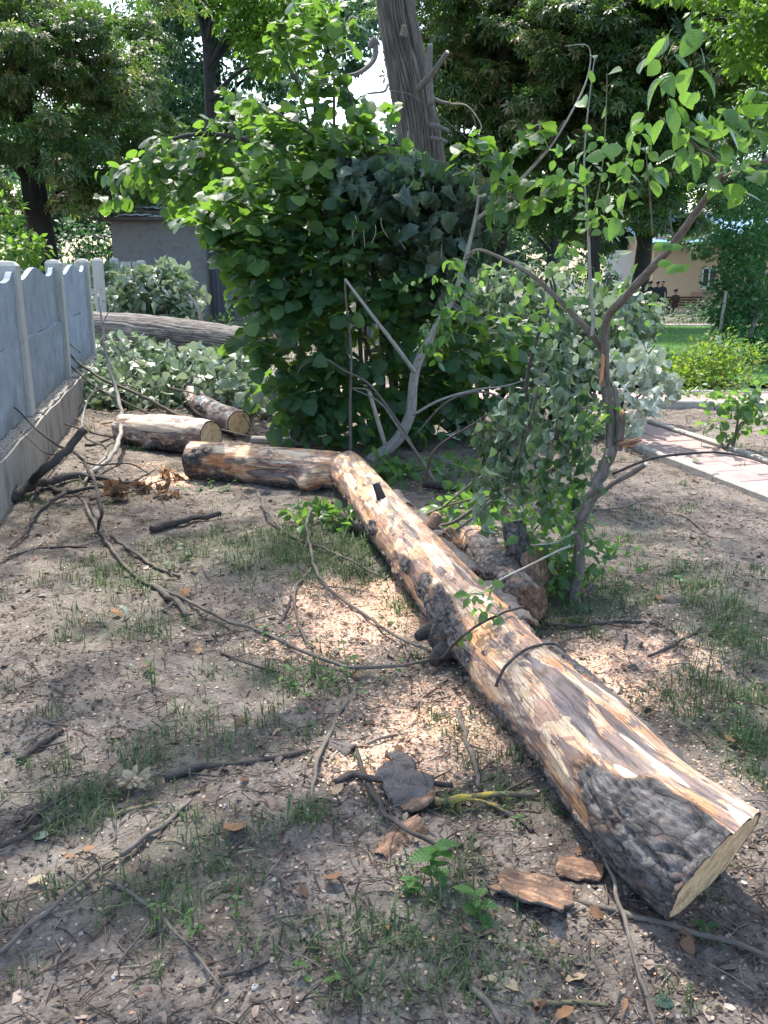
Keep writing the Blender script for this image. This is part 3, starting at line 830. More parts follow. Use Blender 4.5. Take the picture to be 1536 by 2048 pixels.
def grass_mesh(name, p, h, mat, kind='stuff', tint=None, wid=.0022, lean=.5):
    n = len(p); a = RNG.uniform(0, 2 * PI, n)
    o = np.stack([np.cos(a), np.sin(a), 0 * a], -1); s = np.stack([-o[:, 1], o[:, 0], 0 * a], -1)
    le = RNG.uniform(.1, 1, n) ** 1.3 * lean
    base = np.stack([p[:, 0], p[:, 1], rest_z(p) - .004 if p.shape[1] < 4 else p[:, 2]], -1)
    w = wid * RNG.uniform(.6, 1.5, n)
    V = []
    for f, ww in ((0, .8), (.4, 1.0), (.75, .7)):
        c = base + np.stack([0 * a, 0 * a, h * (f - .45 * le * f * f)], -1) + o * (h * le * 1.1 * f * f)[:, None]
        V += [c - s * (w * ww)[:, None], c + s * (w * ww)[:, None]]
    V.append(base + np.stack([0 * a, 0 * a, h * (1 - .62 * le)], -1) + o * (h * le * 1.15)[:, None])
    V = np.stack(V, 1)
    T = np.array([(0, 1, 3), (0, 3, 2), (2, 3, 5), (2, 5, 4), (4, 5, 6)])
    TT = (T[None] + (np.arange(n) * 7)[:, None, None]).reshape(-1, 3)
    uv = np.tile(np.array([(.4, 0), (.6, 0), (.4, .4), (.6, .4), (.45, .8), (.55, .8), (.5, 1)]), (n, 1))
    return link_mesh(name, mk_mesh(name, V.reshape(-1, 3), TT, uv, np.repeat(RNG.beta(2, 2.2, n) if tint is None else tint, 7)), mat, kind=kind)
c_ = scatter_pts(2800, lambda X, Y: np.clip(.05 + grass_f(X, Y) * 1.2, 0, 1), y=(1.1, 10), power=1.15)
k_ = RNG.integers(8, 26, len(c_)); q_ = np.repeat(c_, k_, 0)
q_[:, :2] += RNG.normal(0, .03, (len(q_), 2))
hh_ = np.repeat(RNG.uniform(.025, .12, len(c_)) , k_) * RNG.uniform(.3, 1.15, len(q_)) * (.75 + .5 * grass_f(q_[:, 0], q_[:, 1]))
grass_mesh('grass', q_, hh_, M['grass'], wid=.0018, lean=1.2)
p_ = scatter_pts(24000, lambda X, Y: grass_f(X, Y) ** 1.5, y=(1.2, 9), power=1.0)
grass_mesh('short_grass', p_, RNG.uniform(.025, .08, len(p_)), M['grass'], wid=.0019, lean=1.2)
# rough green growth beyond the logs, under the trees and on the verge of the lawn
xy = np.stack([RNG.uniform(-14, 18, 30000), RNG.uniform(11, 34, 30000)], -1)
k_ = (RNG.random(30000) < .8) & ~((xy[:, 0] > 1.5) & (xy[:, 1] < 33) & (xy[:, 1] < 32))
p_ = np.concatenate([xy[k_], gz(xy[k_][:, 0], xy[k_][:, 1])[:, None]], 1)
grass_mesh('rough_grass', p_, RNG.uniform(.08, .3, len(p_)), M['grass'], wid=.008, lean=.7)

# ---------------------------------------------------------------- paved path
def slab_mesh(w, d, h, bev=.008):
    a, b = w / 2, d / 2
    V = [(-a, -b, -h), (a, -b, -h), (a, b, -h), (-a, b, -h), (-a, -b, -bev), (a, -b, -bev), (a, b, -bev), (-a, b, -bev),
         (-a + bev, -b + bev, 0), (a - bev, -b + bev, 0), (a - bev, b - bev, 0), (-a + bev, b - bev, 0)]
    Q = [(0, 1, 5, 4), (1, 2, 6, 5), (2, 3, 7, 6), (3, 0, 4, 7), (4, 5, 9, 8), (5, 6, 10, 9), (6, 7, 11, 10), (7, 4, 8, 11), (8, 9, 10, 11)]
    return mk_mesh('paver', np.array(V, float), np.array(Q), smooth=False)
def band(name, A, B, w, z, mat, th=.02, n=30):
    """a long sheet with thickness that follows the ground from A to B"""
    A = np.array(A, float); B = np.array(B, float); d = (B - A) / np.linalg.norm(B - A); s = np.array([d[1], -d[0]])
    t = np.linspace(0, 1, n)[:, None]; C = A + (B - A) * t
    V = []
    for q, dz in ((-1, -th), (-1, 0), (1, 0), (1, -th)):
        e = C + s * q * w / 2
        V.append(np.stack([e[:, 0], e[:, 1], gz(C[:, 0], C[:, 1]) + z + dz], -1))
    V = np.concatenate(V); i = np.arange(n - 1); Q = []
    for r in range(3): Q.append(np.stack([r * n + i, r * n + i + 1, (r + 1) * n + i + 1, (r + 1) * n + i], -1))
    return link_mesh(name, mk_mesh(name, V, np.concatenate(Q), smooth=False), mat)
def path(A, B, w, pl, kerb_l, kerb_r, zc=.05, pav=(.30, .30), kerb_h=.08, kl=.9):
    A = np.array(A, float); B = np.array(B, float); L = np.linalg.norm(B - A); d = (B - A) / L; s = np.array([d[1], -d[0]])
    ang = math.atan2(d[1], d[0])
    base = band('path', A, B, w, zc - .012, M['bedding'], .12, 40); base['kind'] = 'structure'
    nx = max(1, round(w / pav[1])); pw = w / nx
    me = slab_mesh(pav[0] - .008, pw - .008, .05); me.materials.append(M['paver'])
    n = int(L / pav[0])
    for i in range(n):
        for j in range(nx):
            off = (pav[0] / 2 if j % 2 else 0)
            c = A + d * (pav[0] * (i + .5) + off) + s * (-w / 2 + pw * (j + .5))
            if (c - A) @ d > L - .15: continue
            o = bpy.data.objects.new('paver', me); COL.objects.link(o); o.parent = base
            o.location = (c[0], c[1], float(gz(c[0], c[1])) + zc + RNG.normal(0, .0018)); o.rotation_euler = (RNG.normal(0, .006), RNG.normal(0, .006), ang)
    kme = slab_mesh(kl - .012, .065, .16, .012); kme.name = 'kerb_stone'; kme.materials.append(M['kerb'])
    for on, sg in ((kerb_l, -1), (kerb_r, 1)):
        if not on: continue
        for i in range(int(L / kl)):
            c = A + d * kl * (i + .5) + s * sg * (w / 2 + .05)
            o = bpy.data.objects.new('kerb_stone', kme); COL.objects.link(o); o.parent = base
            o.location = (c[0], c[1], float(gz(c[0], c[1])) + zc + .022 + RNG.normal(0, .003)); o.rotation_euler = (RNG.normal(0, .008), RNG.normal(0, .006), ang + RNG.normal(0, .006))
    return base
path((2.02, 8.95), (4.0, 1.4), .58, None, True, True, zc=.03)
path((-1.0, 10.25), (11.0, 9.05), .95, None, True, True, zc=.06)
path((4.0, 33.6), (24, 31.0), 1.2, None, True, True, zc=.05, pav=(.5, .6))

# ---------------------------------------------------------------- lawn
def lawn():
    xs = np.linspace(0, 1, 60); ys = np.linspace(11.3, 31.0, 60)
    X = 1.2 + xs[None] * 22 + 0 * ys[:, None]; Yv = np.repeat(ys[:, None], 60, 1)
    Z = gz(X, Yv) + .06 + .02 * fbm(np.stack([X, Yv, 0 * X], -1) * 2, 2, 4)
    V = np.stack([X, Yv, Z], -1).reshape(-1, 3); i = np.arange(59)[:, None] * 60; j = np.arange(59)[None]
    Q = np.stack([i + j, i + j + 1, i + 61 + j, i + 60 + j], -1).reshape(-1, 4)
    link_mesh('lawn', mk_mesh('lawn', V, Q), M['lawn'], kind='structure')
    n = 50000
    p = np.stack([RNG.uniform(2.5, 16, n), 11.4 + 19.5 * RNG.random(n) ** 1.3], -1)
    p = np.concatenate([p, (gz(p[:, 0], p[:, 1]) + .055)[:, None], np.zeros((n, 1))], 1)
    grass_mesh('lawn_grass', p, RNG.uniform(.04, .08, n), M['weed'], wid=.005, lean=.5)
lawn()

# ---------------------------------------------------------------- concrete fence
FX = lambda y: -1.44 - .2 * y
FD = np.array([-.2, 1.0]); FD = FD / np.linalg.norm(FD); FN = np.array([FD[1], -FD[0]])     # along, towards the garden
def fence_pt(y, off=0.0, z=0.0): return np.array([FX(y) + FN[0] * off, y + FN[1] * off, z])
def panel_mesh(name, L, z0, prof, th, nseg=28, relief=0.0):
    s = np.linspace(0, 1, nseg + 1); top = np.array([prof(v) for v in s])
    V, Q = [], []
    for side in (-1, 1):
        for zz in (0, 1):
            V += [(x * L - L / 2, side * th / 2, z0 if zz == 0 else t) for x, t in zip(s, top)]
    n = nseg + 1
    for i in range(nseg):
        Q += [(i, i + 1, n + i + 1, n + i), (2 * n + i + 1, 2 * n + i, 3 * n + i, 3 * n + i + 1), (n + i, n + i + 1, 3 * n + i + 1, 3 * n + i)]
        Q += [(i + 1, i, 2 * n + i, 2 * n + i + 1)]
    Q += [(0, n, 3 * n, 2 * n), (n - 1, 3 * n - 1, 4 * n - 1, 2 * n - 1)]
    return mk_mesh(name, np.array(V, float), np.array(Q), smooth=False)
def wave(s): return 1.40 + .045 * math.cos(2 * PI * 1.55 * (s - .5)) + .03 * (1 if abs(s - .5) > .46 else 0)
def post_mesh(h, top='flat'):
    b = .007; a, d = .075, .075
    V = []
    for z in (-.3, h - .03):
        V += [(-a + b, -d, z), (a - b, -d, z), (a, -d + b, z), (a, d - b, z), (a - b, d, z), (-a + b, d, z), (-a, d - b, z), (-a, -d + b, z)]
    q = .7
    V += [(x * q, y * q, h) for x, y, _ in V[8:16]]
    Q = []
    for L in (0, 8): Q += [(L + i, L + (i + 1) % 8, L + 8 + (i + 1) % 8, L + 8 + i) for i in range(8)]
    V.append((0, 0, h + .008)); T = tri(np.array(Q)); T = np.concatenate([T, [(16 + i, 16 + (i + 1) % 8, 24) for i in range(8)]])
    return mk_mesh('post', np.array(V, float), T, smooth=False)
fa = math.atan2(FD[1], FD[0])
fence = thing('concrete_fence', 'grey concrete panel fence with scalloped top and pebbly ledge, standing along the left side', 'fence', fence_pt(7.1))
def place(me, name, mat, parent, loc, rz=0.0, rx=0.0, ry=0.0):
    if not me.materials: me.materials.append(mat)
    o = bpy.data.objects.new(name, me); COL.objects.link(o)
    w = ORIGIN.get(parent.name, Vector((0, 0, 0))) if parent is not None else Vector((0, 0, 0))
    if parent is not None: o.parent = parent
    o.location = Vector([float(c) for c in loc]) - w; o.rotation_euler = (rx, ry, rz)
    return o
ypost = [2.6, 4.85, 7.1, 9.3, 11.6]
pm = post_mesh(1.50)
for y in ypost: place(pm, 'post', M['concrete_post'], fence, fence_pt(y), fa, RNG.normal(0, .006), RNG.normal(0, .006))
for a, b in zip(ypost[:-1], ypost[1:]):
    L = np.linalg.norm(fence_pt(b) - fence_pt(a)) - .10; c = (fence_pt(a) + fence_pt(b)) / 2
    t_ = RNG.normal(0, .008)
    place(panel_mesh('top_panel', L, .905, wave, .045), 'top_panel', M['concrete'], fence, c + [0, 0, 0], fa, t_)
    place(panel_mesh('lower_panel', L, .345, lambda s: .900 + .012 * math.sin(s * 9), .05), 'lower_panel', M['concrete'], fence, c + np.array([FN[0] * .012, FN[1] * .012, 0]), fa)
    place(panel_mesh('plinth_slab', L + .03, -.25, lambda s: .315 + .008 * math.sin(s * 14), .17, 12), 'plinth_slab', M['plinth'], fence, c + np.array([FN[0] * .07, FN[1] * .07, 0]), fa)
    led = panel_mesh('mortar_ledge', L + .02, .30, lambda s: .335 + .01 * math.sin(s * 31) + .006 * math.sin(s * 77), .13, 40)
    place(led, 'mortar_ledge', M['pebble'], fence, c + np.array([FN[0] * .075, FN[1] * .075, 0]), fa)
for y, lab, px in ((13.5, 'lone concrete fence post standing left of the leafy log pile', 193), (16.2, 'weathered stub of concrete fencing against the left corner of the grey shed', 227)):
    o = thing('concrete_post', lab, 'fence post', fence_pt(y))
    place(post_mesh(1.5), 'post', M['concrete_post'], o, fence_pt(y), fa + .05)
    if px == 227:
        q = place(panel_mesh('panel', .34, .35, lambda s: 1.44, .05, 4), 'panel', M['concrete_post'], o, fence_pt(y) + np.array([.24, .02, 0]), 0)
        place(post_mesh(1.46), 'post', M['concrete_post'], o, fence_pt(y) + np.array([.46, .02, 0]), .1)

# ---------------------------------------------------------------- shed
def block_mesh(w, h, d, name='block'):
    me = slab_mesh(w, h, d, .003); me.name = name; return me
def shed():
    y0 = 18.0
    X = lambda px, Y=y0: (px - 768) / F_PX * (Y * CT + (EYE - 1) * ST)
    xl, xd, xe, xr = X(230), X(418), X(463), X(545)
    sh = thing('shed', 'low grey block shed with slate roof behind the fence end', 'shed', (xl, y0, 0))
    wl = Geo().box(((xl + xd) / 2, y0 + .12, 1.07), ((xd - xl) / 2, .1, 1.13)).box((xl + .1, y0 + 1.4, 1.07), (.1, 1.18, 1.13)).box((xr + .9, y0 + 1.4, 1.07), (.1, 1.18, 1.13)).box(((xe + xr + 2.0) / 2, y0 + .12, 1.0), ((xr + 2.0 - xe) / 2, .1, 1.05)).box(((xl + xr) / 2 + .5, y0 + 2.6, 1.0), ((xr - xl) / 2 + .5, .1, 1.1)).build('wall', M['mortar'], sh, False)
    bw, bh = (xd - xl) / 5, .2
    full = block_mesh(bw - .004, bh - .004, .022); half = block_mesh(bw / 2 - .004, bh - .004, .022)
    for r in range(11):
        x = xl; i = 0
        while x < xd - .02:
            w = bw / 2 if (r % 2 and (i == 0 or xd - x < bw * .7)) else bw
            o = place(full if w == bw else half, 'block', M['block'], wl, (x + w / 2, y0 + .017 + RNG.normal(0, .001), r * bh + .1), 0, PI / 2)
            x += w; i += 1
    rm = [block_mesh(.38, .17, .05, 'stone'), block_mesh(.27, .17, .05, 'stone')]
    for r in range(10):
        x = xe + .02; i = r
        while x < xr + 1.2:
            w = .395 if i % 2 else .285
            place(rm[0] if i % 2 else rm[1], 'stone', M['rubble'], wl, (x + w / 2, y0 + RNG.normal(0, .006), r * .19 + .1), 0, PI / 2); x += w; i += 1
    # door: planks in a frame
    dr = Geo().box(((xd + xe) / 2, y0 + .10, .95), ((xe - xd) / 2 - .03, .02, .93)).build('door', M['door'], sh, False)
    dw = (xe - xd - .06) / 4
    for i in range(4): Geo().box((xd + .03 + dw * (i + .5), y0 + .065, .95), (dw / 2 - .004, .012, .92)).build('plank', M['door'], dr, False)
    Geo().box((xe - .07, y0 + .045, 1.0), (.015, .012, .06)).build('handle', M['iron'], dr, False)
    Geo().box((xd + .015, y0 + .02, 1.0), (.02, .05, 1.0)).box((xe - .015, y0 + .02, 1.0), (.02, .05, 1.0)).box(((xd + xe) / 2, y0 + .02, 1.98), ((xe - xd) / 2 + .01, .05, .03)).build('door_frame', M['roof_under'], sh, False)
    # roof: lower and upper sheets, overlapping, slightly uneven at the front edge
    rf = Geo().box(((xl + xr) / 2 + .4, y0 + 1.2, 2.21), ((xr - xl) / 2 + .7, 1.5, .03), 0).build('roof', M['roof_under'], sh, False)
    n = 8; w = (xr + 1.1 - xl + .5) / n
    for tier, (dy, dz, t0) in enumerate(((-.28, 2.25, 0), (.25, 2.42, 1))):
        for i in range(t0, n):
            x = xl - .35 + w * (i + .5)
            z = dz + .016 * (i % 2) + RNG.normal(0, .006) - (.05 if i == 0 else 0)
            gm = Geo()
            for q in range(6): gm.box((x - w / 2 + w / 6 * (q + .5), y0 + dy + .8, z + .010 * (q % 2)), (w / 12 + .004, .8, .012), 0)
            gm.build('roof_sheet', M['roof_edge'], rf, False)
    Geo().box(((xl + xr) / 2 + .4, y0 - .02, 2.30), ((xr - xl) / 2 + .6, .02, .035)).build('fascia', M['roof_under'], rf, False)
    # rubble stacked on the right-hand gable
shed()

# pale wall glimpsed behind the left tree
pw = Geo()
pw.box((-20, 38, .5), (10, .12, .75)).build('garden_wall', M['white_wall'], None, False, origin=(-20, 38, -.3))
tag(bpy.data.objects['garden_wall'], 'pale boundary wall glimpsed past the dark trunk on the far left', 'wall')

# ---------------------------------------------------------------- the house and what stands by it
def house():
    Y = 54.0
    def X(px): return (px - 768) / F_PX * (Y * CT + 1.5 * ST)
    def Z(py): return float(P(768, py, Y)[2])
    zb = float(gz(14, Y)) - .4
    h = thing('house', 'peach rendered house with white window frame seen under the right-hand trees', 'house', (X(1340), Y, zb))
    x0, x1 = X(1302), X(1302) + 16
    wx0, wx1, wz0, wz1 = X(1400), X(1430), Z(575), Z(535)
    top = Z(470)
    wl = Geo()
    wl.box(((x0 + wx0) / 2, Y, (zb + top) / 2), ((wx0 - x0) / 2, .15, (top - zb) / 2)).box(((wx1 + x1) / 2, Y, (zb + top) / 2), ((x1 - wx1) / 2, .15, (top - zb) / 2))
    wl.box(((wx0 + wx1) / 2, Y, (zb + wz0) / 2), ((wx1 - wx0) / 2, .15, (wz0 - zb) / 2)).box(((wx0 + wx1) / 2, Y, (wz1 + top) / 2), ((wx1 - wx0) / 2, .15, (top - wz1) / 2))
    wl.box((x0 - .0, Y + 4.2, (zb + top) / 2), (.15, 4, (top - zb) / 2)).build('wall', M['peach'], h, False)
    Geo().box(((x0 + x1) / 2 + 1.2, Y - .2, (zb + Z(583)) / 2), ((x1 - x0) / 2 - 1.2, .06, (Z(583) - zb) / 2)).build('plinth', M['peach_low'], h, False)
    w = Geo()
    for a, b, c, d in ((wx0, wx1, wz0, wz0 + .08), (wx0, wx1, wz1 - .08, wz1), (wx0, wx0 + .1, wz0, wz1), (wx1 - .08, wx1, wz0, wz1), ((wx0 + wx1) / 2 - .04, (wx0 + wx1) / 2 + .04, wz0, wz1)):
        w.box(((a + b) / 2, Y - .17, (c + d) / 2), ((b - a) / 2, .04, (d - c) / 2))
    wo = w.build('window', M['white_frame'], h, False)
    for q in (0, 1):
        c = wx0 + (wx1 - wx0) * (.25 + .5 * q)
        Geo().box((c, Y - .06, (wz0 + wz1) / 2), ((wx1 - wx0) / 4, .01, (wz1 - wz0) / 2)).build('pane', M['glass'], wo, False)
    Geo().box(((wx0 + wx1) / 2, Y - .24, wz0 - .04), ((wx1 - wx0) / 2 + .08, .1, .035)).build('sill', M['white_frame'], wo, False)
    rf = Geo(); 
    for i in range(30): rf.box((x0 - .5 + i * .57, Y + 3.6, top + .55 + .03 * (i % 2)), (.29, 4.6, .05), tilt=[[1, 0, 0], [0, .97, -.22], [0, .22, .97]])
    rf.build('roof', M['roof_blue'], h, False)
    w2 = thing('white_outbuilding', 'white building front glimpsed left of the dark trunk near the bench', 'building', (X(1240), Y + 3, zb))
    g2 = Geo().box((X(1262), Y + 3, (zb + Z(500)) / 2), (X(1290) - X(1262), .15, (Z(500) - zb) / 2))
    wl2 = g2.build('wall', M['white_wall'], w2, False)
    for px in (1248,):
        d = Geo().box((X(px), Y + 2.8, Z(580)), (.45, .05, .9)).build('window', M['white_frame'], w2, False)
        Geo().box((X(px), Y + 2.73, Z(580)), (.36, .02, .8)).build('pane', M['glass'], d, False)
house()

def person(label, loc, rz, pose, top, low, skin=(.35, .2, .14), hair=(.02, .017, .015)):
    """one continuous body grown over a skeleton; clothing by height; hair as its own piece"""
    t = thing('person', label, 'person', loc); t.rotation_euler = (0, 0, rz)
    S = pose == 'sit'
    J = {}
    def j(n, p, r): J[n] = (len(J), p, r)
    hip = .52 if S else .93; ln = .04 if S else 0.0
    j('pelvis', (0, 0, hip), .145); j('waist', (0, -.0 - ln * .3, hip + .16), .125); j('chest', (0, -ln, hip + .36), .15); j('neck0', (0, -ln * .8, hip + .50), .075); j('neck', (0, .0, hip + .56), .052)
    j('jaw', (0, .02, hip + .64), .075); j('head', (0, .015, hip + .72), .098); j('crown', (0, .0, hip + .79), .07)
    j('nose', (0, .115, hip + .68), .018)
    for s, n in ((-1, 'l'), (1, 'r')):
        j('sh' + n, (s * .17, -ln, hip + .46), .065)
        if S:
            j('el' + n, (s * .22, .05, hip + .2), .047); j('wr' + n, (s * .15, .3, hip + .1), .03); j('ha' + n, (s * .13, .38, hip + .1), .035)
            j('hp' + n, (s * .09, .03, hip - .02), .11); j('kn' + n, (s * .11, .46, hip - .0), .072); j('an' + n, (s * .11, .48, .09), .045); j('to' + n, (s * .12, .64, .045), .04)
        else:
            k = .12 * s if pose == 'walk' else .03 * s
            j('el' + n, (s * .24, -k * .6, hip + .2), .047); j('wr' + n, (s * .25, .05 - k * .5, hip - .04), .03); j('ha' + n, (s * .245, .06 - k * .5, hip - .12), .036)
            j('hp' + n, (s * .09, 0, hip - .06), .11); j('kn' + n, (s * .10, k, .5), .07); j('an' + n, (s * .10, k * .6, .09), .045); j('to' + n, (s * .12, k * .6 + .16, .045), .04)
    E = [('pelvis', 'waist'), ('waist', 'chest'), ('chest', 'neck0'), ('neck0', 'neck'), ('neck', 'jaw'), ('jaw', 'head'), ('head', 'crown'), ('jaw', 'nose')]
    for n in 'lr': E += [('chest', 'sh' + n), ('sh' + n, 'el' + n), ('el' + n, 'wr' + n), ('wr' + n, 'ha' + n), ('pelvis', 'hp' + n), ('hp' + n, 'kn' + n), ('kn' + n, 'an' + n), ('an' + n, 'to' + n)]
    me = bpy.data.meshes.new('body'); me.from_pydata([v[1] for v in J.values()], [(J[a][0], J[b][0]) for a, b in E], [])
    m, nt = new_mat('clothed_figure'); k = NT(nt)
    sp = k.n('ShaderNodeSeparateXYZ'); k.l(k.objc(), sp.inputs[0])
    c = k.mix(k.math('GREATER_THAN', sp.outputs[2], hip - (.0 if not S else .0)), low, top)
    c = k.mix(k.math('GREATER_THAN', sp.outputs[2], hip + .53), c, skin)
    c = k.mix(k.math('LESS_THAN', sp.outputs[2], .1), c, (.02, .02, .02))
    k.bsdf(c, .8)
    me.materials.append(m)
    b = bpy.data.objects.new('body', me); COL.objects.link(b); b.parent = t
    sk = b.modifiers.new('skin', 'SKIN')
    for i, v in enumerate(J.values()): me.skin_vertices[0].data[i].radius = (v[2], v[2] * (.8 if v[2] > .12 else 1))
    me.skin_vertices[0].data[0].use_root = True
    b.modifiers.new('sub', 'SUBSURF').render_levels = 1
    hv = Geo()
    u = np.linspace(0, PI * .62, 7); a = np.arange(12) * 2 * PI / 12
    V = np.array([[.103 * math.sin(x) * math.cos(y), -.012 + .118 * math.sin(x) * math.sin(y), .125 * math.cos(x)] for x in u for y in a]) + [0, 0, hip + .735]
    Q = [(i * 12 + jx, i * 12 + (jx + 1) % 12, (i + 1) * 12 + (jx + 1) % 12, (i + 1) * 12 + jx) for i in range(6) for jx in range(12)
         if not (i >= 3 and 1 <= jx <= 4)]
    hv.add(V, np.array(Q)); me2 = hv.mesh('hair')
    mh, nth = new_mat('hair'); NT(nth).bsdf(hair, .6); me2.materials.append(mh)
    ho = bpy.data.objects.new('hair', me2); COL.objects.link(ho); ho.parent = t
    return t

BY = 46.0
def XY(px, Y): return (px - 768) / F_PX * (Y * CT + 2.7 * ST)
bx = XY(1362, BY); bz = float(gz(bx, BY))
bench = thing('park_bench', 'dark slatted park bench seen from behind near the peach house', 'bench', (bx, BY, bz))
for i in range(4): Geo().box((bx + .1, BY + .02 - .03 * i, bz + .55 + .125 * i), (.95, .016, .045)).build('back_slat', M['bench'], bench, False)
for i in range(4): Geo().box((bx + .1, BY + .12 + .115 * i, bz + .44), (.95, .045, .016)).build('seat_slat', M['bench'], bench, False)
for s in (-.7, .9):
    Geo().box((bx + s, BY + .06, bz + .2), (.025, .03, .22)).box((bx + s, BY + .5, bz + .2), (.025, .03, .22)).box((bx + s, BY + .28, bz + .41), (.025, .25, .02)).tube([(bx + s, BY + .08, bz + .4), (bx + s, BY - .09, bz + 1.0)], .022, 6).build('leg', M['iron'], bench, False)
person('person sitting on the slatted bench with the back turned, dark top', (bx - .28, BY + .24, bz), 0, 'sit', (.025, .022, .025), (.03, .03, .04))
for px, Y, lab, rz, top in ((1297, 48.5, 'person standing at the edge of the dark trunk, in dark clothes', .4, (.02, .02, .024)), (1312, 49.5, 'person standing upright between the dark trunk and the bench, in a long dark coat', -.5, (.03, .02, .022)), (1321, 48.0, 'person in dark clothes standing nearest to the bench', 2.6, (.022, .024, .035))):
    x = XY(px, Y); person(lab, (x, Y, float(gz(x, Y))), rz, 'stand', top, (.022, .022, .028))

# ---------------------------------------------------------------- background trees
def XW(px, Y, z=2.0): return (px - 768) / F_PX * (Y * CT - (z - EYE) * ST)
def tree(name, label, px, Y, trunk_px, rt, clumps, tmpl, mat, n, size, tint=(0, 1), single=0, group=None, bark='bark_far', lean=0.0, droop=.5, nb=7, top=None, mask=True, white=False):
    """clumps: (px, py, dY, rx, ry, rz) crown masses as seen from here; leaves spread over smaller tufts inside each"""
    x = XW(px, Y, 0); z0 = float(gz(x, Y))
    t = thing(name, label, 'tree', (x, Y, z0), group)
    zt = top or 7.5
    pts = [(x + rt * .1, Y, z0 - .3), (x, Y, z0 + .6), (x + lean * .4, Y + .1, z0 + zt * .4), (x + lean, Y, z0 + zt)]
    Geo().tube(pts, [rt * 1.35, rt * 1.05, rt * .85, rt * .4], 14, 8, bump=.10).build('trunk', M[bark], t)
    if white: Geo().tube([(x + rt * .05, Y, z0 - .1), (x, Y, z0 + .6), (x, Y, z0 + 1.15)], [rt * 1.3, rt * 1.1, rt * 1.06], 14, 5, bump=.08).build('limewash_band', M['whitewash'], t)
    F = Foliage(tmpl, M[mat])
    cs = [(P(a, b, Y + dy), np.array([rx, ry, rz])) for a, b, dy, rx, ry, rz in clumps]
    vol = np.array([r[0] * r[1] + r[1] * r[2] + r[0] * r[2] for c, r in cs]); vol /= vol.sum()
    for (c, r), v in zip(cs, vol):
        k = max(4, int(n * v / 70))
        tc, tv = in_blob(k, c, r, .25)
        for q in range(k):
            m = 70
            rr = RNG.uniform(.35, .75) * np.array([1.2, 1.2, .55])
            pp, vv = in_blob(m, tc[q], rr * max(.6, min(1.5, r.mean() / 2)), .3)
            d = vv * .8 + tv[q] * .4 + RNG.normal(0, .4, (m, 3)) + [0, 0, -droop]
            F.add(pp, d, np.array([0, 0, 1.0]) + RNG.normal(0, .4, (m, 3)) + vv * .3, size * RNG.uniform(.65, 1.25, m), np.clip(RNG.uniform(*tint) + RNG.normal(0, .22, m), 0, 1))
    for q in range(nb):
        c, r = cs[q % len(cs)]
        e = c + rdir(1)[0] * r * .6; zs = float(np.clip(e[2] - RNG.uniform(.6, 1.8), z0 + 1.6, z0 + zt * .9))
        xs = x + lean * (zs - z0) / zt
        Geo().tube([(xs, Y, zs), ((xs + e[0]) / 2, (Y + e[1]) / 2, (zs + e[2]) / 2 + .3), e], [rt * .38, rt * .22, .02], 6, 5, bump=.1).build('branch', M[bark], t)
    if mask: F.filt(sun_gap)
    F.finish(t, single, 'leaf', 'crown')
    return t

def PC(*a): return a
tree('chestnut_tree', 'tall horse chestnut with browning leaf edges behind the fence at the far left', 107, 18.5, None, .27,
     [(60, 330, -1, 2.0, 1.8, .9), (250, 330, -.5, 1.1, 1.4, .8), (30, 120, -1, 2.0, 1.8, 1.2), (190, 120, 0, 1.5, 1.8, 1.2), (120, -60, 0, 2.2, 2.2, 1.2), (230, 230, .5, 1.3, 1.5, .8), (-120, 200, 0, 1.6, 2, 1.6)],
     T_PALM, 'chestnut', 15000, .16, (.25, .8), 150, 'chestnut trees', lean=-.35)
tree('chestnut_tree', 'dark horse chestnut straight behind the ridged grey trunk', 985, 18.0, None, .24,
     [(950, 380, -.5, 1.6, 1.3, .9), (1080, 250, 0, 1.9, 1.6, 1.1), (940, 150, .5, 1.8, 1.6, 1.1), (1100, 50, 0, 2.0, 1.8, 1.2), (900, 20, .5, 1.2, 1.8, 1.2), (1040, -130, 0, 2.5, 2, 1.3)],
     T_PALM, 'chestnut', 17000, .17, (.2, .85), 150, 'chestnut trees', lean=.1)
tree('chestnut_tree', 'low-hanging horse chestnut with tan leaf tips in the upper right middle', 1180, 16.5, None, .12,
     [(1280, 330, 0, 1.5, 1.2, .8), (1180, 200, .5, 1.6, 1.4, 1.1), (1340, 180, .5, 1.7, 1.4, 1.1), (1250, 40, .5, 2.0, 1.6, 1.0), (1420, 60, .5, 1.5, 1.4, 1.0), (1170, 420, .8, 1.2, 1.0, .45)],
     T_PALM, 'chestnut', 16000, .165, (.15, .8), 150, 'chestnut trees', top=6)
tree('shade_tree', 'slender dark trunk seen through the branches right of centre', 1097, 26, None, .17,
     [(1050, 380, 0, 2.4, 2, 1.3), (1130, 250, 0, 2.5, 2, 1.6), (1050, 80, 0, 3, 2, 2)], T_PALM, 'chestnut', 6000, .24, (0, .5), 0, 'shade trees', lean=.2)
tree('shade_tree', 'big dark tree with grey limewashed trunk foot beside the standing people', 1275, 30, None, .28,
     [(1230, 430, -1, 2.4, 2, 1.0), (1350, 420, -.5, 2.2, 2, .9), (1300, 300, 0, 3.2, 2.4, 1.6), (1450, 330, 0, 2.4, 2, 1.6), (1300, 130, 0, 4, 2.4, 2.2), (1480, 130, 0, 3, 2, 2)],
     T_PALM, 'chestnut', 9000, .26, (0, .45), 0, 'shade trees', lean=.3, white=True)
tree('bright_maple_tree', 'bright yellow-green tree catching the sun at the top left of centre', 440, 24, None, .2,
     [(470, 30, 0, .85, .8, .6), (540, 90, 0, .8, .9, .8), (590, -10, 0, .9, 1, .9), (420, -60, 0, 1.2, 1.2, .9)], T_SMALL, 'maple', 7000, .15, (.2, 1), 0, None, top=8, droop=.2)
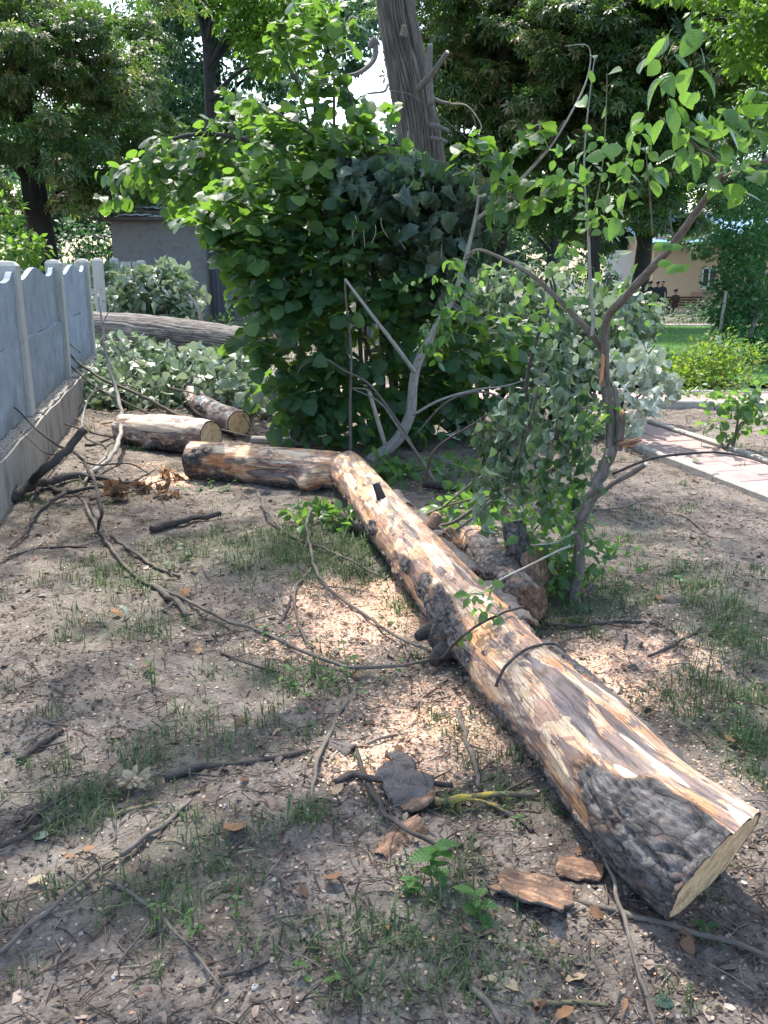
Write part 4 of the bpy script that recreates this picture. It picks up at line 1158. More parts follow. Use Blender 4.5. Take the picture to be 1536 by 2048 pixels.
tree('dark_ash_tree', 'dark blue-green tree between the bright crown and the left chestnut', 455, 29, None, .22,
     [(400, 120, 0, 1.6, 1.6, 2.2), (500, 170, 0, 1.5, 1.6, 1.5), (420, 300, 0, 2.6, 2, 1.6), (370, -20, 0, 1.8, 1.6, 1.6), (520, 340, 0, 2.2, 1.6, 1.4)], T_SMALL, 'dark_tree', 15000, .20, (.1, 1), 0, None, top=8)
tree('dark_ash_tree', 'dark tree closing the gap above the hazel, left of the grey trunk', 570, 37, None, .22,
     [(560, 60, 0, 2.6, 1.6, 2.2), (500, -30, 0, 2.6, 1.6, 1.6), (650, 0, 0, 2.2, 1.6, 1.5), (720, 60, 0, 1.6, 1.6, 1.5), (560, 300, 0, 3, 2, 1.6), (640, 360, 0, 3, 2, 1.4)], T_SMALL, 'dark_tree', 9000, .27, (.2, 1), 0, None, top=10, mask=False)
tree('dark_ash_tree', 'dark tree behind the gap between the left chestnut and the feathery ones', 300, 34, None, .22,
     [(290, 60, 0, 2.2, 1.6, 2.2), (330, 200, 0, 2.2, 1.6, 2.0), (260, 330, 0, 2.6, 1.6, 1.6), (180, 380, 0, 2.6, 1.6, 1.4), (60, 400, 0, 2.6, 1.6, 1.2)], T_SMALL, 'dark_tree', 9000, .25, (.1, .8), 0, None, top=9, mask=False)
tree('dark_ash_tree', 'pale green feathery tree right of the dark blue-green one, sky behind it', 640, 33, None, .2,
     [(600, 60, 0, 1.4, 1.5, 1.2), (690, 40, 0, 1.5, 1.5, 1.0), (660, 340, 0, 2.2, 1.8, 1.1), (730, 370, 0, 2.0, 1.8, 1.2)], T_SMALL, 'dark_tree', 6500, .19, (.5, 1), 0, None, top=8)
tree('bright_maple_tree', 'sunlit yellow-green crown in the top right corner', 1760, 13, None, .12,
     [(1480, 20, 0, .75, .7, .42), (1530, 80, 0, .5, .7, .3), (1600, 120, 0, .8, .8, .8), (1420, -50, 0, .6, .7, .4)], T_SMALL, 'maple', 3600, .13, (.3, 1), 120, None, top=4.5, droop=.3)
far = [(-60, 40, 5, .0), (120, 44, 6, 0), (290, 46, 6, 0), (420, 52, 6, 0), (760, 50, 5, 0), (880, 40, 6, 0), (1010, 44, 6, 0), (1180, 60, 7, 1), (1330, 62, 7, 1), (1500, 50, 6, 1), (1640, 44, 6, 0), (600, 64, 3.2, 2), (700, 66, 2.6, 2)]
for i, (px, Y, h, mode) in enumerate(far):
    z0 = float(gz(XW(px, Y, 0), Y))
    def pyz(z): return HORIZON - (z - EYE) / (Y * .99) * F_PX if True else 0
    lo = 3.4 if mode == 1 else (2.0 if mode == 0 else .8)
    cl = [(px + dx, pyz(z0 + z), dy, 3.0, 2.4, 1.5) for dx, z, dy in ((-60, lo + 1, 0), (60, lo + 1.6, 1), (0, lo + h * .55, 0), (-45, lo + h * .95, .5), (60, lo + h, 0))] if mode != 2 else [(px + dx, pyz(z0 + z), 0, 3, 2, 1.1) for dx, z in ((-50, .6), (60, 1.0), (0, 2.4))]
    tree('woodland_tree', ['far dark tree filling the background at the left edge', 'far dark tree seen left of the leaning chestnut trunk', 'far tree behind the left end of the shed roof', 'far tree behind the middle of the shed roof',
         'far dark tree behind the top of the grey ridged trunk', 'far dark tree right of the grey ridged trunk', 'far dark tree behind the slender trunk', 'far tree rising over the white outbuilding', 'far tree above the people at the bench',
         'far tree over the window of the peach house', 'far tree behind the leafy arch', 'low far tree under the bright gap of sky', 'low far tree just left of the grey ridged trunk'][i],
         px, Y, None, .22, cl, T_SMALL, 'dark_tree', 5200, .36, (0, .7), 0, None, top=lo + h, mask=False, nb=4)

# overhead crown of the tree whose shade covers the foreground (it stands behind the fence, outside the picture)
def overhead():
    for nm, lab, bx, by, pts in (('plane_tree', 'tall tree behind the fence whose crown shades the near ground', -5.2, 3.2, None), ('plane_tree', 'tall tree at the right whose crown shades the near ground', 5.6, 2.2, None)):
        t = thing(nm, lab, 'tree', (bx, by, 0), 'trees shading the foreground')
        Geo().tube([(bx, by, -.3), (bx, by, 3), (bx * .9, by + .5, 7.5)], [.34, .28, .18], 12, 6, bump=.08).build('trunk', M['bark_far'], t)
        F = Foliage(T_SMALL, M['maple'])
        for q in range(9):
            e = np.array([bx * .1 + RNG.uniform(-.6, .5) * bx, RNG.uniform(1.5, 10), RNG.uniform(7.2, 8.6)])
            Geo().tube([(bx * .95, by + .3, 5 + q * .2), ((bx + e[0]) / 2, (by + e[1]) / 2, 7.0), e], [.11, .07, .02], 6, 6, bump=.1).build('limb', M['bark_far'], t)
        gx, gy = np.meshgrid(np.arange(-7.5, .3, .62) if bx < 0 else np.arange(.3, 6.8, .62), np.arange(.6, 11.7 if bx < 0 else 10.4, .62))
        k = gx.size
        tc = np.stack([gx.ravel() + RNG.uniform(-.3, .3, k), gy.ravel() + RNG.uniform(-.3, .3, k), RNG.uniform(7.0, 9.2, k)], -1)
        tc = np.concatenate([tc, tc[::3] + RNG.normal(0, .4, tc[::3].shape)])
        for c in tc:
            m = 34
            pp, vv = in_blob(m, c, np.array([.55, .55, .3]), .05)
            F.add(pp, vv + rdir(m), np.array([0, 0, 1.0]) + RNG.normal(0, .35, (m, 3)), .17 * RNG.uniform(.7, 1.2, m), RNG.uniform(0, .8, m))
        F.filt(lambda p: sun_gap(p))
        F.finish(t, 0, rest='crown')
overhead()

# ---------------------------------------------------------------- standing grey trunk
def displaced_log(pts, rad, nu, nv, mode, seed=0, skew=0.0, amp=1.0, jag=None, blobs=None):
    """returns vertices, triangles, attributes and end rings of a trunk with real relief"""
    C, r = catmull(pts, rad, 24)
    s = np.concatenate([[0], np.cumsum(np.linalg.norm(np.diff(C, axis=0), axis=1))])
    ss = np.linspace(0, s[-1], nu)
    C = np.stack([np.interp(ss, s, C[:, i]) for i in range(3)], -1); r = np.interp(ss, s, r)
    C[:, :] = np.stack([np.convolve(np.pad(C[:, i], 6, 'edge'), np.ones(13) / 13, 'valid') for i in range(3)], -1) if nu > 60 else C
    t, N, B = frames(C)
    up = np.array([0, 0, 1.0])
    if abs(t[0, 2]) < .8:
        N = up - t * (t @ up)[:, None]; N /= np.linalg.norm(N, axis=1, keepdims=True); B = np.cross(t, N)
    ph = np.linspace(0, 2 * PI, nv, endpoint=False) + PI
    cs, sn = np.cos(ph), np.sin(ph)
    lc = np.stack([np.repeat(ss[:, None], nv, 1), r[:, None] * cs, r[:, None] * sn], -1)
    D = N[:, None] * cs[None, :, None] + B[:, None] * sn[None, :, None]
    R0 = np.repeat(r[:, None], nv, 1)
    base = C[:, None] + D * R0[..., None]
    at = {}
    big = (fbm(lc * np.array([2.5, 5, 5]) + seed, 3, seed) - .5)
    if mode == 'ridged':
        a = np.stack([lc[..., 0] * 1.6, cs[None] * 3.2 + 0 * R0, sn[None] * 3.2 + 0 * R0], -1)
        w = vn(a * 1.0 + seed, seed + 3) * 1.6
        rid = np.abs(np.sin(ph[None] * 21 + w * 4 + .9 * vn(lc * np.array([9, 14, 14]), 5) + lc[..., 0] * .5)) ** .7
        rid = rid * (.3 + .7 * vn(np.stack([lc[..., 0] * 7, cs[None] * 6 + 0 * R0, sn[None] * 6 + 0 * R0], -1), 9))
        Rr = R0 * (1 + .05 * big) + .015 * amp * (rid - .5) + .006 * (fbm(lc * 40, 2, 4) - .5)
        at['bark'] = rid; at['stain'] = np.zeros_like(R0); at['pale'] = np.zeros_like(R0)
    else:
        bark, stain, pale = np.zeros_like(R0), np.zeros_like(R0), np.zeros_like(R0)
        px, py, dep = proj(base); facing = np.sum(D * (np.array([0, 0, EYE]) - base), -1) > 0
        def at_px(a, b):
            dd = (px - a) ** 2 + (py - b) ** 2 + np.where(facing, 0, 1e9)
            i = np.unravel_index(np.argmin(dd), dd.shape); return i
        for kind, a, b, rl, rw, am in (blobs or []):
            i, jx = at_px(a, b)
            du = (ss - ss[i])[:, None] / rl
            q = base - base[i, jx]; q = q - t[i] * (q @ t[i])[..., None]
            dv = np.linalg.norm(q, axis=-1) / rw
            f = np.clip(1.3 - np.sqrt(du ** 2 + dv ** 2), 0, 1) * am
            if kind == 'bark': bark = np.maximum(bark, f)
            elif kind == 'strip': bark = bark * (1 - f)
            elif kind == 'stain': stain = np.maximum(stain, f)
            elif kind == 'pale': pale = np.maximum(pale, f)
            elif kind == 'bulge': R0 = R0 + .05 * f ** 1.5 * am
            elif kind == 'hollow': R0 = R0 - .035 * f; stain = np.maximum(stain, f * .8)
        bark = np.maximum(bark, np.clip((-cs[None] - .30) * 2.2 + .45 * (sn[None] < 0), 0, 1))          # bark stays on underneath
        nz = fbm(lc * np.array([9, 16, 16]) + seed * 2.1, 4, seed + 1)
        bark = np.clip(bark + (nz - .5) * 1.1, 0, 1); bk = sstep(.40, .52, bark)
        stain = sstep(.42, .62, stain + (fbm(lc * np.array([5, 18, 18]), 3, 31) - .5) * .9) * .8; pale = sstep(.40, .7, pale + (fbm(lc * np.array([4, 20, 20]), 3, 33) - .5) * 1.0) * .85
        vor = 1 - np.abs(2 * fbm(lc * np.array([22, 30, 30]) + 5, 3, 7) - 1)
        crack = np.clip((vor - .82) / .18, 0, 1)
        plates = fbm(lc * np.array([26, 34, 34]), 3, 12)
        groove = fbm(lc * np.array([3, 26, 26]), 3, 14)
        Rr = R0 * (1 + .13 * big * amp) + bk * (.010 + .010 * (plates - .4) - .012 * crack) + (1 - bk) * (.007 * (groove - .5) * 2) - .006 * stain
        at['bark'] = bark; at['stain'] = stain; at['pale'] = pale
    V = C[:, None] + D * Rr[..., None]
    if skew:
        lat = sn[None] * r[:, None]; hgt = cs[None] * r[:, None]
        k = np.clip(1 - ss / .55, 0, 1)[:, None]
        V = V + t[:, None] * (k * (lat * skew - hgt * .42))[..., None]
    if jag:
        k = np.clip((ss - (ss[-1] - jag)) / jag, 0, 1)[:, None]
        j = (fbm(np.stack([cs * 3.5, sn * 3.5, 0 * cs], -1), 3, 40) - .5) * 2
        V = V + t[:, None] * (k * j[None] * jag * 1.1)[..., None]
    i = np.arange(nu - 1)[:, None] * nv; jn = np.arange(nv)[None]; j2 = (jn + 1) % nv
    Q = np.stack([i + jn, i + j2, i + nv + j2, i + nv + jn], -1).reshape(-1, 4)
    return V, Q, lc, at, C, t, N, B, r

def face_disc(ring, inward, nr=9, rough=.004, seed=0, cup=0.0):
    """a sawn face filling the end ring of a log"""
    n = len(ring); c = ring.mean(0)
    V, L, T = [c], [[0, 0, 0]], []
    rel = ring - c
    for k in range(1, nr + 1):
        f = k / nr
        sm = np.stack([np.convolve(np.pad(rel[:, q], 8, 'wrap'), np.ones(17) / 17, 'valid') for q in range(3)], -1) * 1.02
        p = c + (rel if k == nr else sm) * f
        nz = (fbm(p * 30 + seed, 3, seed) - .5) * rough * 2 * (1 if k < nr else 0)
        V += list(p - inward * nz[:, None] - inward * cup * (1 - f)); L += list(rel * f)
    for j in range(n):
        T.append((0, 1 + j, 1 + (j + 1) % n))
        for k in range(nr - 1):
            a, b = 1 + k * n, 1 + (k + 1) * n; j2 = (j + 1) % n
            T += [(a + j, b + j, b + j2), (a + j, b + j2, a + j2)]
    V = np.array(V); L = np.array(L)
    return V, np.array(T), L

def log(name, label, pts, rad, nu, nv, mode, mat, blobs=None, skew=0, jag=None, ends=(True, True), group=None, seed=0, amp=1.0, loc=None, cat='log', part='trunk', stand=False):
    V, Q, lc, at, C, t, N, B, r = displaced_log(pts, rad, nu, nv, mode, seed, skew, amp, jag, blobs)
    o = loc if loc is not None else (C[nu // 2][0], C[nu // 2][1], 0)
    th = thing(name, label, cat, o, group)
    me = mk_mesh(part, V.reshape(-1, 3), Q, None, None, lc.reshape(-1, 3), True, {k: v.ravel() for k, v in at.items()})
    link_mesh(part, me, mat, th)
    for e, on in zip((0, -1), ends):
        if not on: continue
        ring = V[e]; inward = t[e] * (1 if e == 0 else -1)
        v, T, L = face_disc(ring, inward, seed=seed, rough=.002 if on == True else .03, cup=0 if on == True else .0)
        L = np.stack([L @ N[e], L @ B[e], L @ t[e]], -1)
        rim_t = np.zeros(len(v)); rim_t[-len(ring):] = 1
        m2 = mk_mesh('cut_face' if on == True else 'broken_end', v, T, None, rim_t, L)
        link_mesh('cut_face' if on == True else 'broken_end', m2, M['cut'] if on == True else (M['wood_raw'] if on == 'raw' else M['bark_in']), th)
    return th, V, C, t, N, B, r

trunk_pts = [P(775, -420, 9.9), P(782, -150, 9.7), P(790, 0, 9.6), P(818, 160, 9.55), P(845, 310, 9.5), P(858, 450, 9.5), P(868, 620, 9.5), g(872, 800)[0:3] * [1, 0, 0] + [0.56 - g(872, 800)[0], 9.5, -.1]]
st, *_ = log('grey_tree', 'leaning grey tree trunk with ridged bark and lopped limbs, standing above the hazel bush', trunk_pts[::-1], [.27, .24, .225, .212, .20, .18, .165, .15], 300, 130, 'ridged', M['bark_ridged'], ends=(False, True), cat='tree', loc=(.56, 9.5, 0), seed=3)
def limb(parent, pts, rad, mat, name='branch', end=None, seg=10, bump=.12, sub=6):
    o = Geo().tube(pts, rad, seg, sub, bump=bump, seed=int(abs(pts[0][0]) * 100) % 17).build(name, M[mat], parent)
    if end:
        c = np.array(pts[-1]); d = c - np.array(pts[-2]); d /= np.linalg.norm(d); rr = rad[-1] if np.ndim(rad) else rad
        Geo().tube([c - d * .002, c + d * rr * .25], [rr * .93, rr * .85], seg, 2, bump=.15).build('cut_end', M[end], parent)
    return o
def PP(l, Y):
    Y = np.broadcast_to(np.asarray(Y, float), (len(l),)) if np.ndim(Y) == 0 else np.interp(np.linspace(0, 1, len(l)), np.linspace(0, 1, len(Y)), Y)
    return [P(a, b, y) for (a, b), y in zip(l, Y)]
limb(st, PP([(862, 210), (858, 150), (860, 90)], 9.15), [.036, .034, .028], 'stub', end='wood_white')
limb(st, PP([(838, 176), (862, 150), (895, 104)], [9.25, 8.9]), [.033, .028, .02], 'stub', end='wood_white')
limb(st, PP([(752, 80), (748, 118), (722, 144), (690, 152)], [9.3, 8.9]), [.028, .026, .02, .012], 'stub')
limb(st, PP([(752, 78), (744, 86), (741, 95)], 9.25), [.035, .03, .026], 'stub')
limb(st, PP([(775, 170), (768, 183), (735, 188), (706, 204)], [9.2, 8.9]), [.014, .012, .009, .006], 'stub')
limb(st, PP([(858, 192), (880, 203), (900, 207)], [9.35, 9.2]), [.02, .016, .013], 'stub')
limb(st, PP([(900, 207), (935, 212), (962, 250), (955, 268)], [9.2, 9.0]), [.008, .006, .005, .004], 'twig_pale', 'twig')
limb(st, PP([(860, 250), (880, 254), (898, 262)], [9.3, 9.1]), [.022, .018, .016], 'stub')
limb(st, PP([(862, 276), (880, 279), (894, 283)], [9.3, 9.1]), [.022, .018, .014], 'stub')
limb(st, PP([(806, 74), (808, 62), (808, 52)], 9.25), [.04, .032, .024], 'bark_plum', 'stub', end='wood_raw')
limb(st, PP([(816, 300), (816, 262)], 9.1), [.006, .005], 'twig_pale', 'twig', end='wood_white')
limb(st, PP([(780, 182), (812, 186), (845, 205), (920, 265), (1000, 340)], [9.1, 8.9]), [.006, .005, .004, .003, .002], 'twig', 'twig')

# ---------------------------------------------------------------- logs
def gp(a, b, z): return g(a, b, z)
B_ = []
for q in ((1190, 1570, .16, .09), (1240, 1660, .2, .12), (1330, 1730, .2, .13), (1330, 1620, .17, .09), (1270, 1600, .14, .09), (1380, 1700, .14, .10), (1400, 1650, .08, .07), (1150, 1530, .12, .05), (1260, 1745, .2, .1),
          (845, 1170, .10, .07), (885, 1225, .16, .09), (905, 1280, .14, .10), (930, 1310, .10, .07), (865, 1210, .1, .1), (810, 1130, .1, .05), (745, 1055, .10, .04), (1005, 1430, .14, .04), (1080, 1180, .16, .03), (1170, 1310, .2, .035), (720, 1050, .2, .03)):
    B_.append(('bark', *q, 1.0))
for q in ((1320, 1450, .3, .05), (1100, 1480, .2, .06), (1000, 1330, .14, .06), (950, 1180, .12, .06), (1430, 1600, .2, .06)): B_.append(('strip', *q, 1.0))
for q in ((1110, 1350, .17, .045), (1140, 1400, .14, .05), (1250, 1460, .2, .03), (1350, 1540, .12, .035), (1215, 1500, .17, .035), (985, 1285, .06, .02), (1170, 1450, .1, .03), (820, 1060, .22, .02), (780, 1010, .2, .02), (1400, 1560, .2, .018), (1280, 1400, .1, .02), (930, 1150, .2, .02)): B_.append(('stain', *q, .95))
for q in ((1210, 1370, .3, .03), (1130, 1300, .2, .03), (1410, 1640, .1, .03), (1300, 1510, .2, .022), (1270, 1560, .16, .03), (870, 1110, .25, .05), (760, 990, .3, .045), (960, 1190, .12, .03), (700, 960, .2, .04), (1050, 1250, .16, .03), (1460, 1640, .08, .04)): B_.append(('pale', *q, .9))  # cream wood, plus sun highlights painted along the far top and near end
B_ += [('bulge', 880, 1285, .10, .08, 1.0), ('bulge', 1240, 1640, .25, .1, .5), ('hollow', 925, 1345, .10, .05, .9), ('bulge', 790, 1150, .06, .04, .6), ('bulge', 1290, 1400, .2, .08, .45), ('hollow', 790, 1120, .06, .03, .8)]
mp = [gp(*a, .15) for a in ((1440, 1735), (1282, 1608), (1146, 1456), (1030, 1340), (936, 1230), (858, 1136), (784, 1048), (694, 938))]
ml, mV, mC, mt, mN, mB, mr = log('fallen_log', 'long fallen trunk half stripped of its bark, sawn end in the bottom right corner', mp, [.168, .160, .148, .138, .138, .134, .130, .124], 620, 190, 'log', M['log'], B_, skew=.32, jag=.10, ends=(True, 'raw'), seed=1)

l2p = [gp(*a, .125) for a in ((382, 918), (470, 925), (560, 935), (676, 943))]
B2 = [('bark', 390, 930, .2, .16, .62), ('bark', 460, 960, .3, .1, .9), ('pale', 430, 898, .3, .05, 1), ('pale', 590, 905, .25, .05, .8), ('strip', 560, 935, .35, .12, 1), ('strip', 510, 920, .1, .1, 1), ('stain', 530, 950, .2, .05, 1), ('stain', 590, 965, .2, .05, .9), ('hollow', 545, 945, .2, .06, .7), ('pale', 390, 905, .1, .08, .8)]
l2, l2V, *_r = log('fallen_log', 'horizontal log with an orange torn patch, its broken end against the long trunk', l2p, [.13, .135, .14, .135], 280, 130, 'log', M['log_orange'], B2 + [('bulge', 615, 960, .10, .09, 1.2), ('bulge', 560, 905, .1, .06, .5), ('strip', 620, 940, .2, .14, 1)], jag=.12, ends=(True, 'raw'), seed=5, amp=1.3)
l3p = [gp(*a, .125) for a in ((240, 855), (300, 862), (365, 870), (424, 878))]
B3 = [('pale', 300, 848, .5, .06, 1), ('pale', 400, 850, .2, .07, 1), ('bark', 270, 885, .3, .06, .8), ('bark', 360, 895, .2, .07, .8), ('bulge', 395, 850, .14, .1, .8), ('hollow', 310, 885, .12, .06, .8), ('stain', 320, 865, .3, .03, .8), ('bulge', 295, 890, .08, .05, .9)]  # pale tops paint the sun's highlight onto the bleached wood
log('fallen_log', 'short bleached log with a sawn face, lying left of the torn orange log', l3p, [.11, .14, .155, .135], 200, 100, 'log', M['log_pale'], B3, ends=('raw', True), seed=8, amp=1.6)
l4p = [P(385, 765, 9.1) * [1, 1, 0] + [0, 0, .17], P(412, 790, 8.6) * [1, 1, 0] + [0, 0, .13], P(470, 842, 7.95) * [1, 1, 0] + [0, 0, .115]]
l4p = [np.array([-2.05, 9.5, .15]), np.array([-1.70, 8.6, .13]), np.array([-1.27, 7.85, .118])]
log('fallen_log', 'short pale log with a round sawn end facing the camera below the leaf heap', l4p, [.09, .10, .112], 160, 90, 'log', M['log_pale'], [('pale', 400, 780, .4, .08, 1), ('pale', 440, 800, .3, .06, 1), ('bark', 400, 820, .4, .05, .7), ('stain', 420, 800, .2, .03, .8)], ends=('raw', True), seed=11, amp=1.2)  # pale upper side carries painted sunlight over the bleached wood
# lopped stub and broken knots on the long trunk
def surf(px, py):
    d = (lambda q: (q[0] - px) ** 2 + (q[1] - py) ** 2)(proj(mV)); nrm = mV - mC[:, None]
    d = d + np.where(np.sum(nrm * (np.array([0, 0, EYE]) - mV), -1) > 0, 0, 1e9)
    i = np.unravel_index(np.argmin(d), d.shape); n = nrm[i] / np.linalg.norm(nrm[i]); return mV[i], n, mt[i[0]]
p, n, t = surf(762, 995); limb(ml, [p - n * .02, p + n * .03 + t * .01, p + n * .075 + t * .03], [.03, .024, .021], 'bark_dark', 'stub', end='wood_white')
p, n, t = surf(862, 1050); limb(ml, [p - n * .03, p + n * .03, p + n * .07 + t * .02], [.045, .035, .03], 'bark_in', 'stub', end='wood_raw')
p, n, t = surf(850, 1258); limb(ml, [p - n * .02, p + n * .035 - t * .01, p + n * .06 - t * .02], [.035, .026, .018], 'bark_dark', 'knot')
p, n, t = surf(888, 1318); limb(ml, [p - n * .03, p + n * .03, p + n * .06 - t * .03], [.045, .035, .02], 'bark_dark', 'knot')

def slab(W_, L_, curv, seed, th=.008, nu=34, nv=18, ragged=.18, warp=.02):
    """an irregular curved plate of bark, two-sided with ragged rim; x across, y along"""
    u = np.linspace(-1, 1, nu)[:, None] * np.ones((1, nv)); v = np.ones((nu, 1)) * np.linspace(-1, 1, nv)[None]
    e = lambda a, s: (fbm(np.stack([a * 2.6, 0 * a + s * 3.1, 0 * a], -1), 3, seed) - .5) * 2
    wid = (1 - .25 * np.abs(u) ** 3) * (1 + ragged * 1.6 * e(u[:, :1], 1) * np.sign(1)) + ragged * .3
    X = v * W_ / 2 * wid + W_ * ragged * .5 * e(u[:, :1], 2)
    Yc = u * L_ / 2 * (1 + ragged * .9 * e(v, 3))
    pt = np.stack([X * 9, Yc * 9, 0 * X], -1)
    Z = -curv * (v ** 2) * W_ + warp * (fbm(pt, 3, seed + 2) - .5) * 2
    rough = (fbm(pt * 5, 3, seed + 5) - .5) * th * 1.6
    top = np.stack([X, Yc, Z + rough + th * .5], -1).reshape(-1, 3); bot = np.stack([X, Yc, Z - th * .5], -1).reshape(-1, 3)
    i = np.arange(nu - 1)[:, None] * nv; j = np.arange(nv - 1)[None]
    Q = np.stack([i + j, i + j + 1, i + nv + j + 1, i + nv + j], -1).reshape(-1, 4)
    Qt = Q[:, ::-1]; n = nu * nv
    rim = np.concatenate([np.arange(nv), np.arange(1, nu) * nv + nv - 1, (nu - 1) * nv + np.arange(nv - 2, -1, -1), np.arange(nu - 2, 0, -1) * nv])
    Rm = np.stack([rim, np.roll(rim, -1), np.roll(rim, -1) + n, rim + n], -1)
    return top, bot, Qt, Q, Rm, n
def bark_piece(name, label, loc, rz, W_, L_, curv, seed, up='out', parent=None, rx=0, ry=0, th=.008, cat='bark piece', group=None, ragged=.18):
    top, bot, Qt, Q, Rm, n = slab(W_, L_, curv, seed, th, ragged=ragged)
    V = np.concatenate([top, bot]); T = np.concatenate([Qt, Q + n, Rm])
    me = mk_mesh(name, V, T, None, None, V, True)
    me.materials.append(M['bark_out'] if up == 'out' else M['bark_in']); me.materials.append(M['bark_in'] if up == 'out' else M['bark_out'])
    me.polygons.foreach_set('material_index', np.concatenate([np.zeros(len(Qt)), np.ones(len(Q) + len(Rm))]).astype(np.int32))
    o = bpy.data.objects.new(name, me); COL.objects.link(o)
    if parent is not None:
        o.parent = parent; o.location = Vector([float(c) for c in loc]) - ORIGIN[parent.name]
    else:
        o.location = [float(c) for c in loc]; tag(o, label, cat, group)
    o.rotation_euler = (rx, ry, rz)
    return o
# bark peeling off along the far side of the long trunk
for i, (u, ang, W_, L_, sd, out_) in enumerate(((.10, .95, .07, .42, 51, .35), (.21, .9, .08, .5, 52, .45), (.36, .8, .09, .45, 53, .5), (.50, .8, .10, .40, 57, .4), (.61, .75, .10, .4, 58, .5), (.74, .8, .07, .3, 59, .4))):
    i0 = int(u * (len(mC) - 1)); t = mt[i0]; n = mN[i0] * math.cos(ang) + mB[i0] * math.sin(ang); tg = -mN[i0] * math.sin(ang) + mB[i0] * math.cos(ang)
    x = tg * math.cos(out_) + n * math.sin(out_); n2 = np.cross(x, t); n2 = n2 if n2 @ n > 0 else -n2
    x = np.cross(t, n2)
    p = mC[i0] + n * (mr[i0] + .004) + (tg * math.cos(out_) + n * math.sin(out_)) * W_ * .35
    o = bark_piece('bark_strip', None, p, 0, W_, L_, .12, sd, 'out', ml, ragged=.3, th=.010)
    o.rotation_euler = Matrix([[x[r], t[r], n2[r]] for r in range(3)]).to_euler()
# other bark and trunk pieces
def gl(a, b, z=.02): return g(a, b, z) if z < .001 else np.array([*g(a, b)[:2], float(gz(*g(a, b)[:2])) + z])
_s = bark_piece('bark_slab', 'curled dark bark slab with a tan broken edge, largest piece left of the long trunk', gl(815, 1588, .04), .5, .12, .21, .16, 61, 'out', rx=.2, ry=-.12, ragged=.32, th=.012)
bark_piece('bark_slab', 'dark ragged bark flake overlapping the top of the largest curled slab', gl(805, 1535, .04), .2, .08, .11, .2, 161, 'out', rx=-.2, ry=.3, ragged=.35, th=.01)
bark_piece('bark_slab', 'tan torn bark strip sticking out under the largest curled slab', gl(838, 1618, .03), -.9, .05, .12, .2, 162, 'in', rx=.1, ragged=.35)
bark_piece('bark_slab', 'tan splintered bark slab just below the largest curled piece', gl(800, 1690, .03), -.75, .075, .17, .28, 62, 'in', rx=.1, ry=.15)
bark_piece('bark_slab', 'small blue-grey bark flake touching the thin pale stick', gl(678, 1502, .025), 1.1, .09, .10, .25, 63, 'out')
bark_piece('bark_slab', 'curved pinkish board of bark lying inner side up near the stripped stick', gl(1062, 1812, .03), .95, .105, .20, -.22, 64, 'in', rx=-.12)
bark_piece('bark_slab', 'flat reddish bark plate close to the trunk side, above the pale-ended stick', gl(1160, 1745, .02), 1.2, .08, .12, .2, 65, 'in')
bark_piece('bark_slab', 'upright brown bark plate leaning at the foot of the broken plum tree', gl(1078, 1200, .12), .3, .13, .24, .3, 66, 'in', rx=1.15, ry=.1)
bark_piece('bark_slab', 'brown bark slab standing out from the trunk side near the pale broken knot', gl(915, 1118, .09), .8, .10, .2, .3, 67, 'in', rx=.9)
bark_piece('bark_slab', 'small dark bark lump on the soil above the curled slab', gl(735, 1440, .012), .2, .05, .07, .2, 68, 'out')
bark_piece('bark_slab', 'brown bark chunk poking out under the torn orange log', gl(560, 990, .03), 1.4, .12, .3, .3, 69, 'out')
bark_piece('bark_slab', 'long bark sheet leaning on the left side of the long trunk near its broken end', gl(720, 1075, .08), .55, .10, .5, .35, 70, 'out', ry=-1.0)
bark_piece('bark_slab', 'curled brown bark scrap alone on the bare soil right of the plum foot', gl(1338, 1205, .02), 1.7, .09, .13, .3, 71, 'out')
log('trunk_piece', 'short dark barked trunk piece lying beside the long trunk near the plum foot', [gp(945, 1075, .07), gp(990, 1135, .08), gp(1052, 1215, .09)], [.075, .085, .09], 110, 70, 'log', M['log'], [('bark', 1000, 1140, .5, .3, 1.2), ('bark', 960, 1100, .3, .3, 1.2), ('bark', 1040, 1190, .3, .3, 1.2)], ends=('dark', 'dark'), seed=14)
log('stump', 'dark leaning stump between the trunk piece and the broken plum tree', [gl(1052, 1190, -.03), P(1040, 1110, 4.12), P(1024, 1045, 4.2)], [.075, .06, .045], 80, 60, 'log', M['log'], [('bark', 1040, 1100, .6, .4, 1.3)], ends=('dark', 'dark'), seed=15, cat='stump')
log('felled_log', 'thick grey felled trunk with ridged bark lying across behind the fence end', [P(172, 655, 13.1), P(260, 662, 12.8), P(370, 675, 12.3), P(540, 700, 11.7)], [.225, .24, .245, .24], 300, 130, 'ridged', M['bark_ridged_light'], ends=(True, True), seed=21)
log('felled_log', 'second dark felled trunk in the leaf heap behind the thick grey one', [P(235, 590, 14.6), P(310, 622, 14.2), P(400, 650, 13.8)], [.13, .14, .15], 120, 60, 'ridged', M['bark_dark'], ends=(True, True), seed=22)
log('felled_limb', 'pale limb end sticking out of the leaf heap behind the lone fence post', [P(165, 545, 15.2), P(200, 570, 15), P(260, 600, 14.8)], [.09, .09, .08], 80, 50, 'ridged', M['bark_grey'], ends=(True, True), seed=23)
p4 = [gp(500, 880, .05), gp(620, 884, .05), gp(690, 876, .045)]
log('thin_log', 'thin bleached log lying behind the torn orange log', p4, [.035, .04, .035], 80, 40, 'ridged', M['bark_grey'], ends=(True, True), seed=24, amp=.3)
log('thin_log', 'slim dark limb cut at its pale end, lying behind the long trunk', [gp(848, 968, .035), gp(900, 974, .035), gp(960, 978, .03)], [.026, .03, .028], 60, 30, 'ridged', M['bark_dark'], ends=(True, True), seed=25, amp=.2)

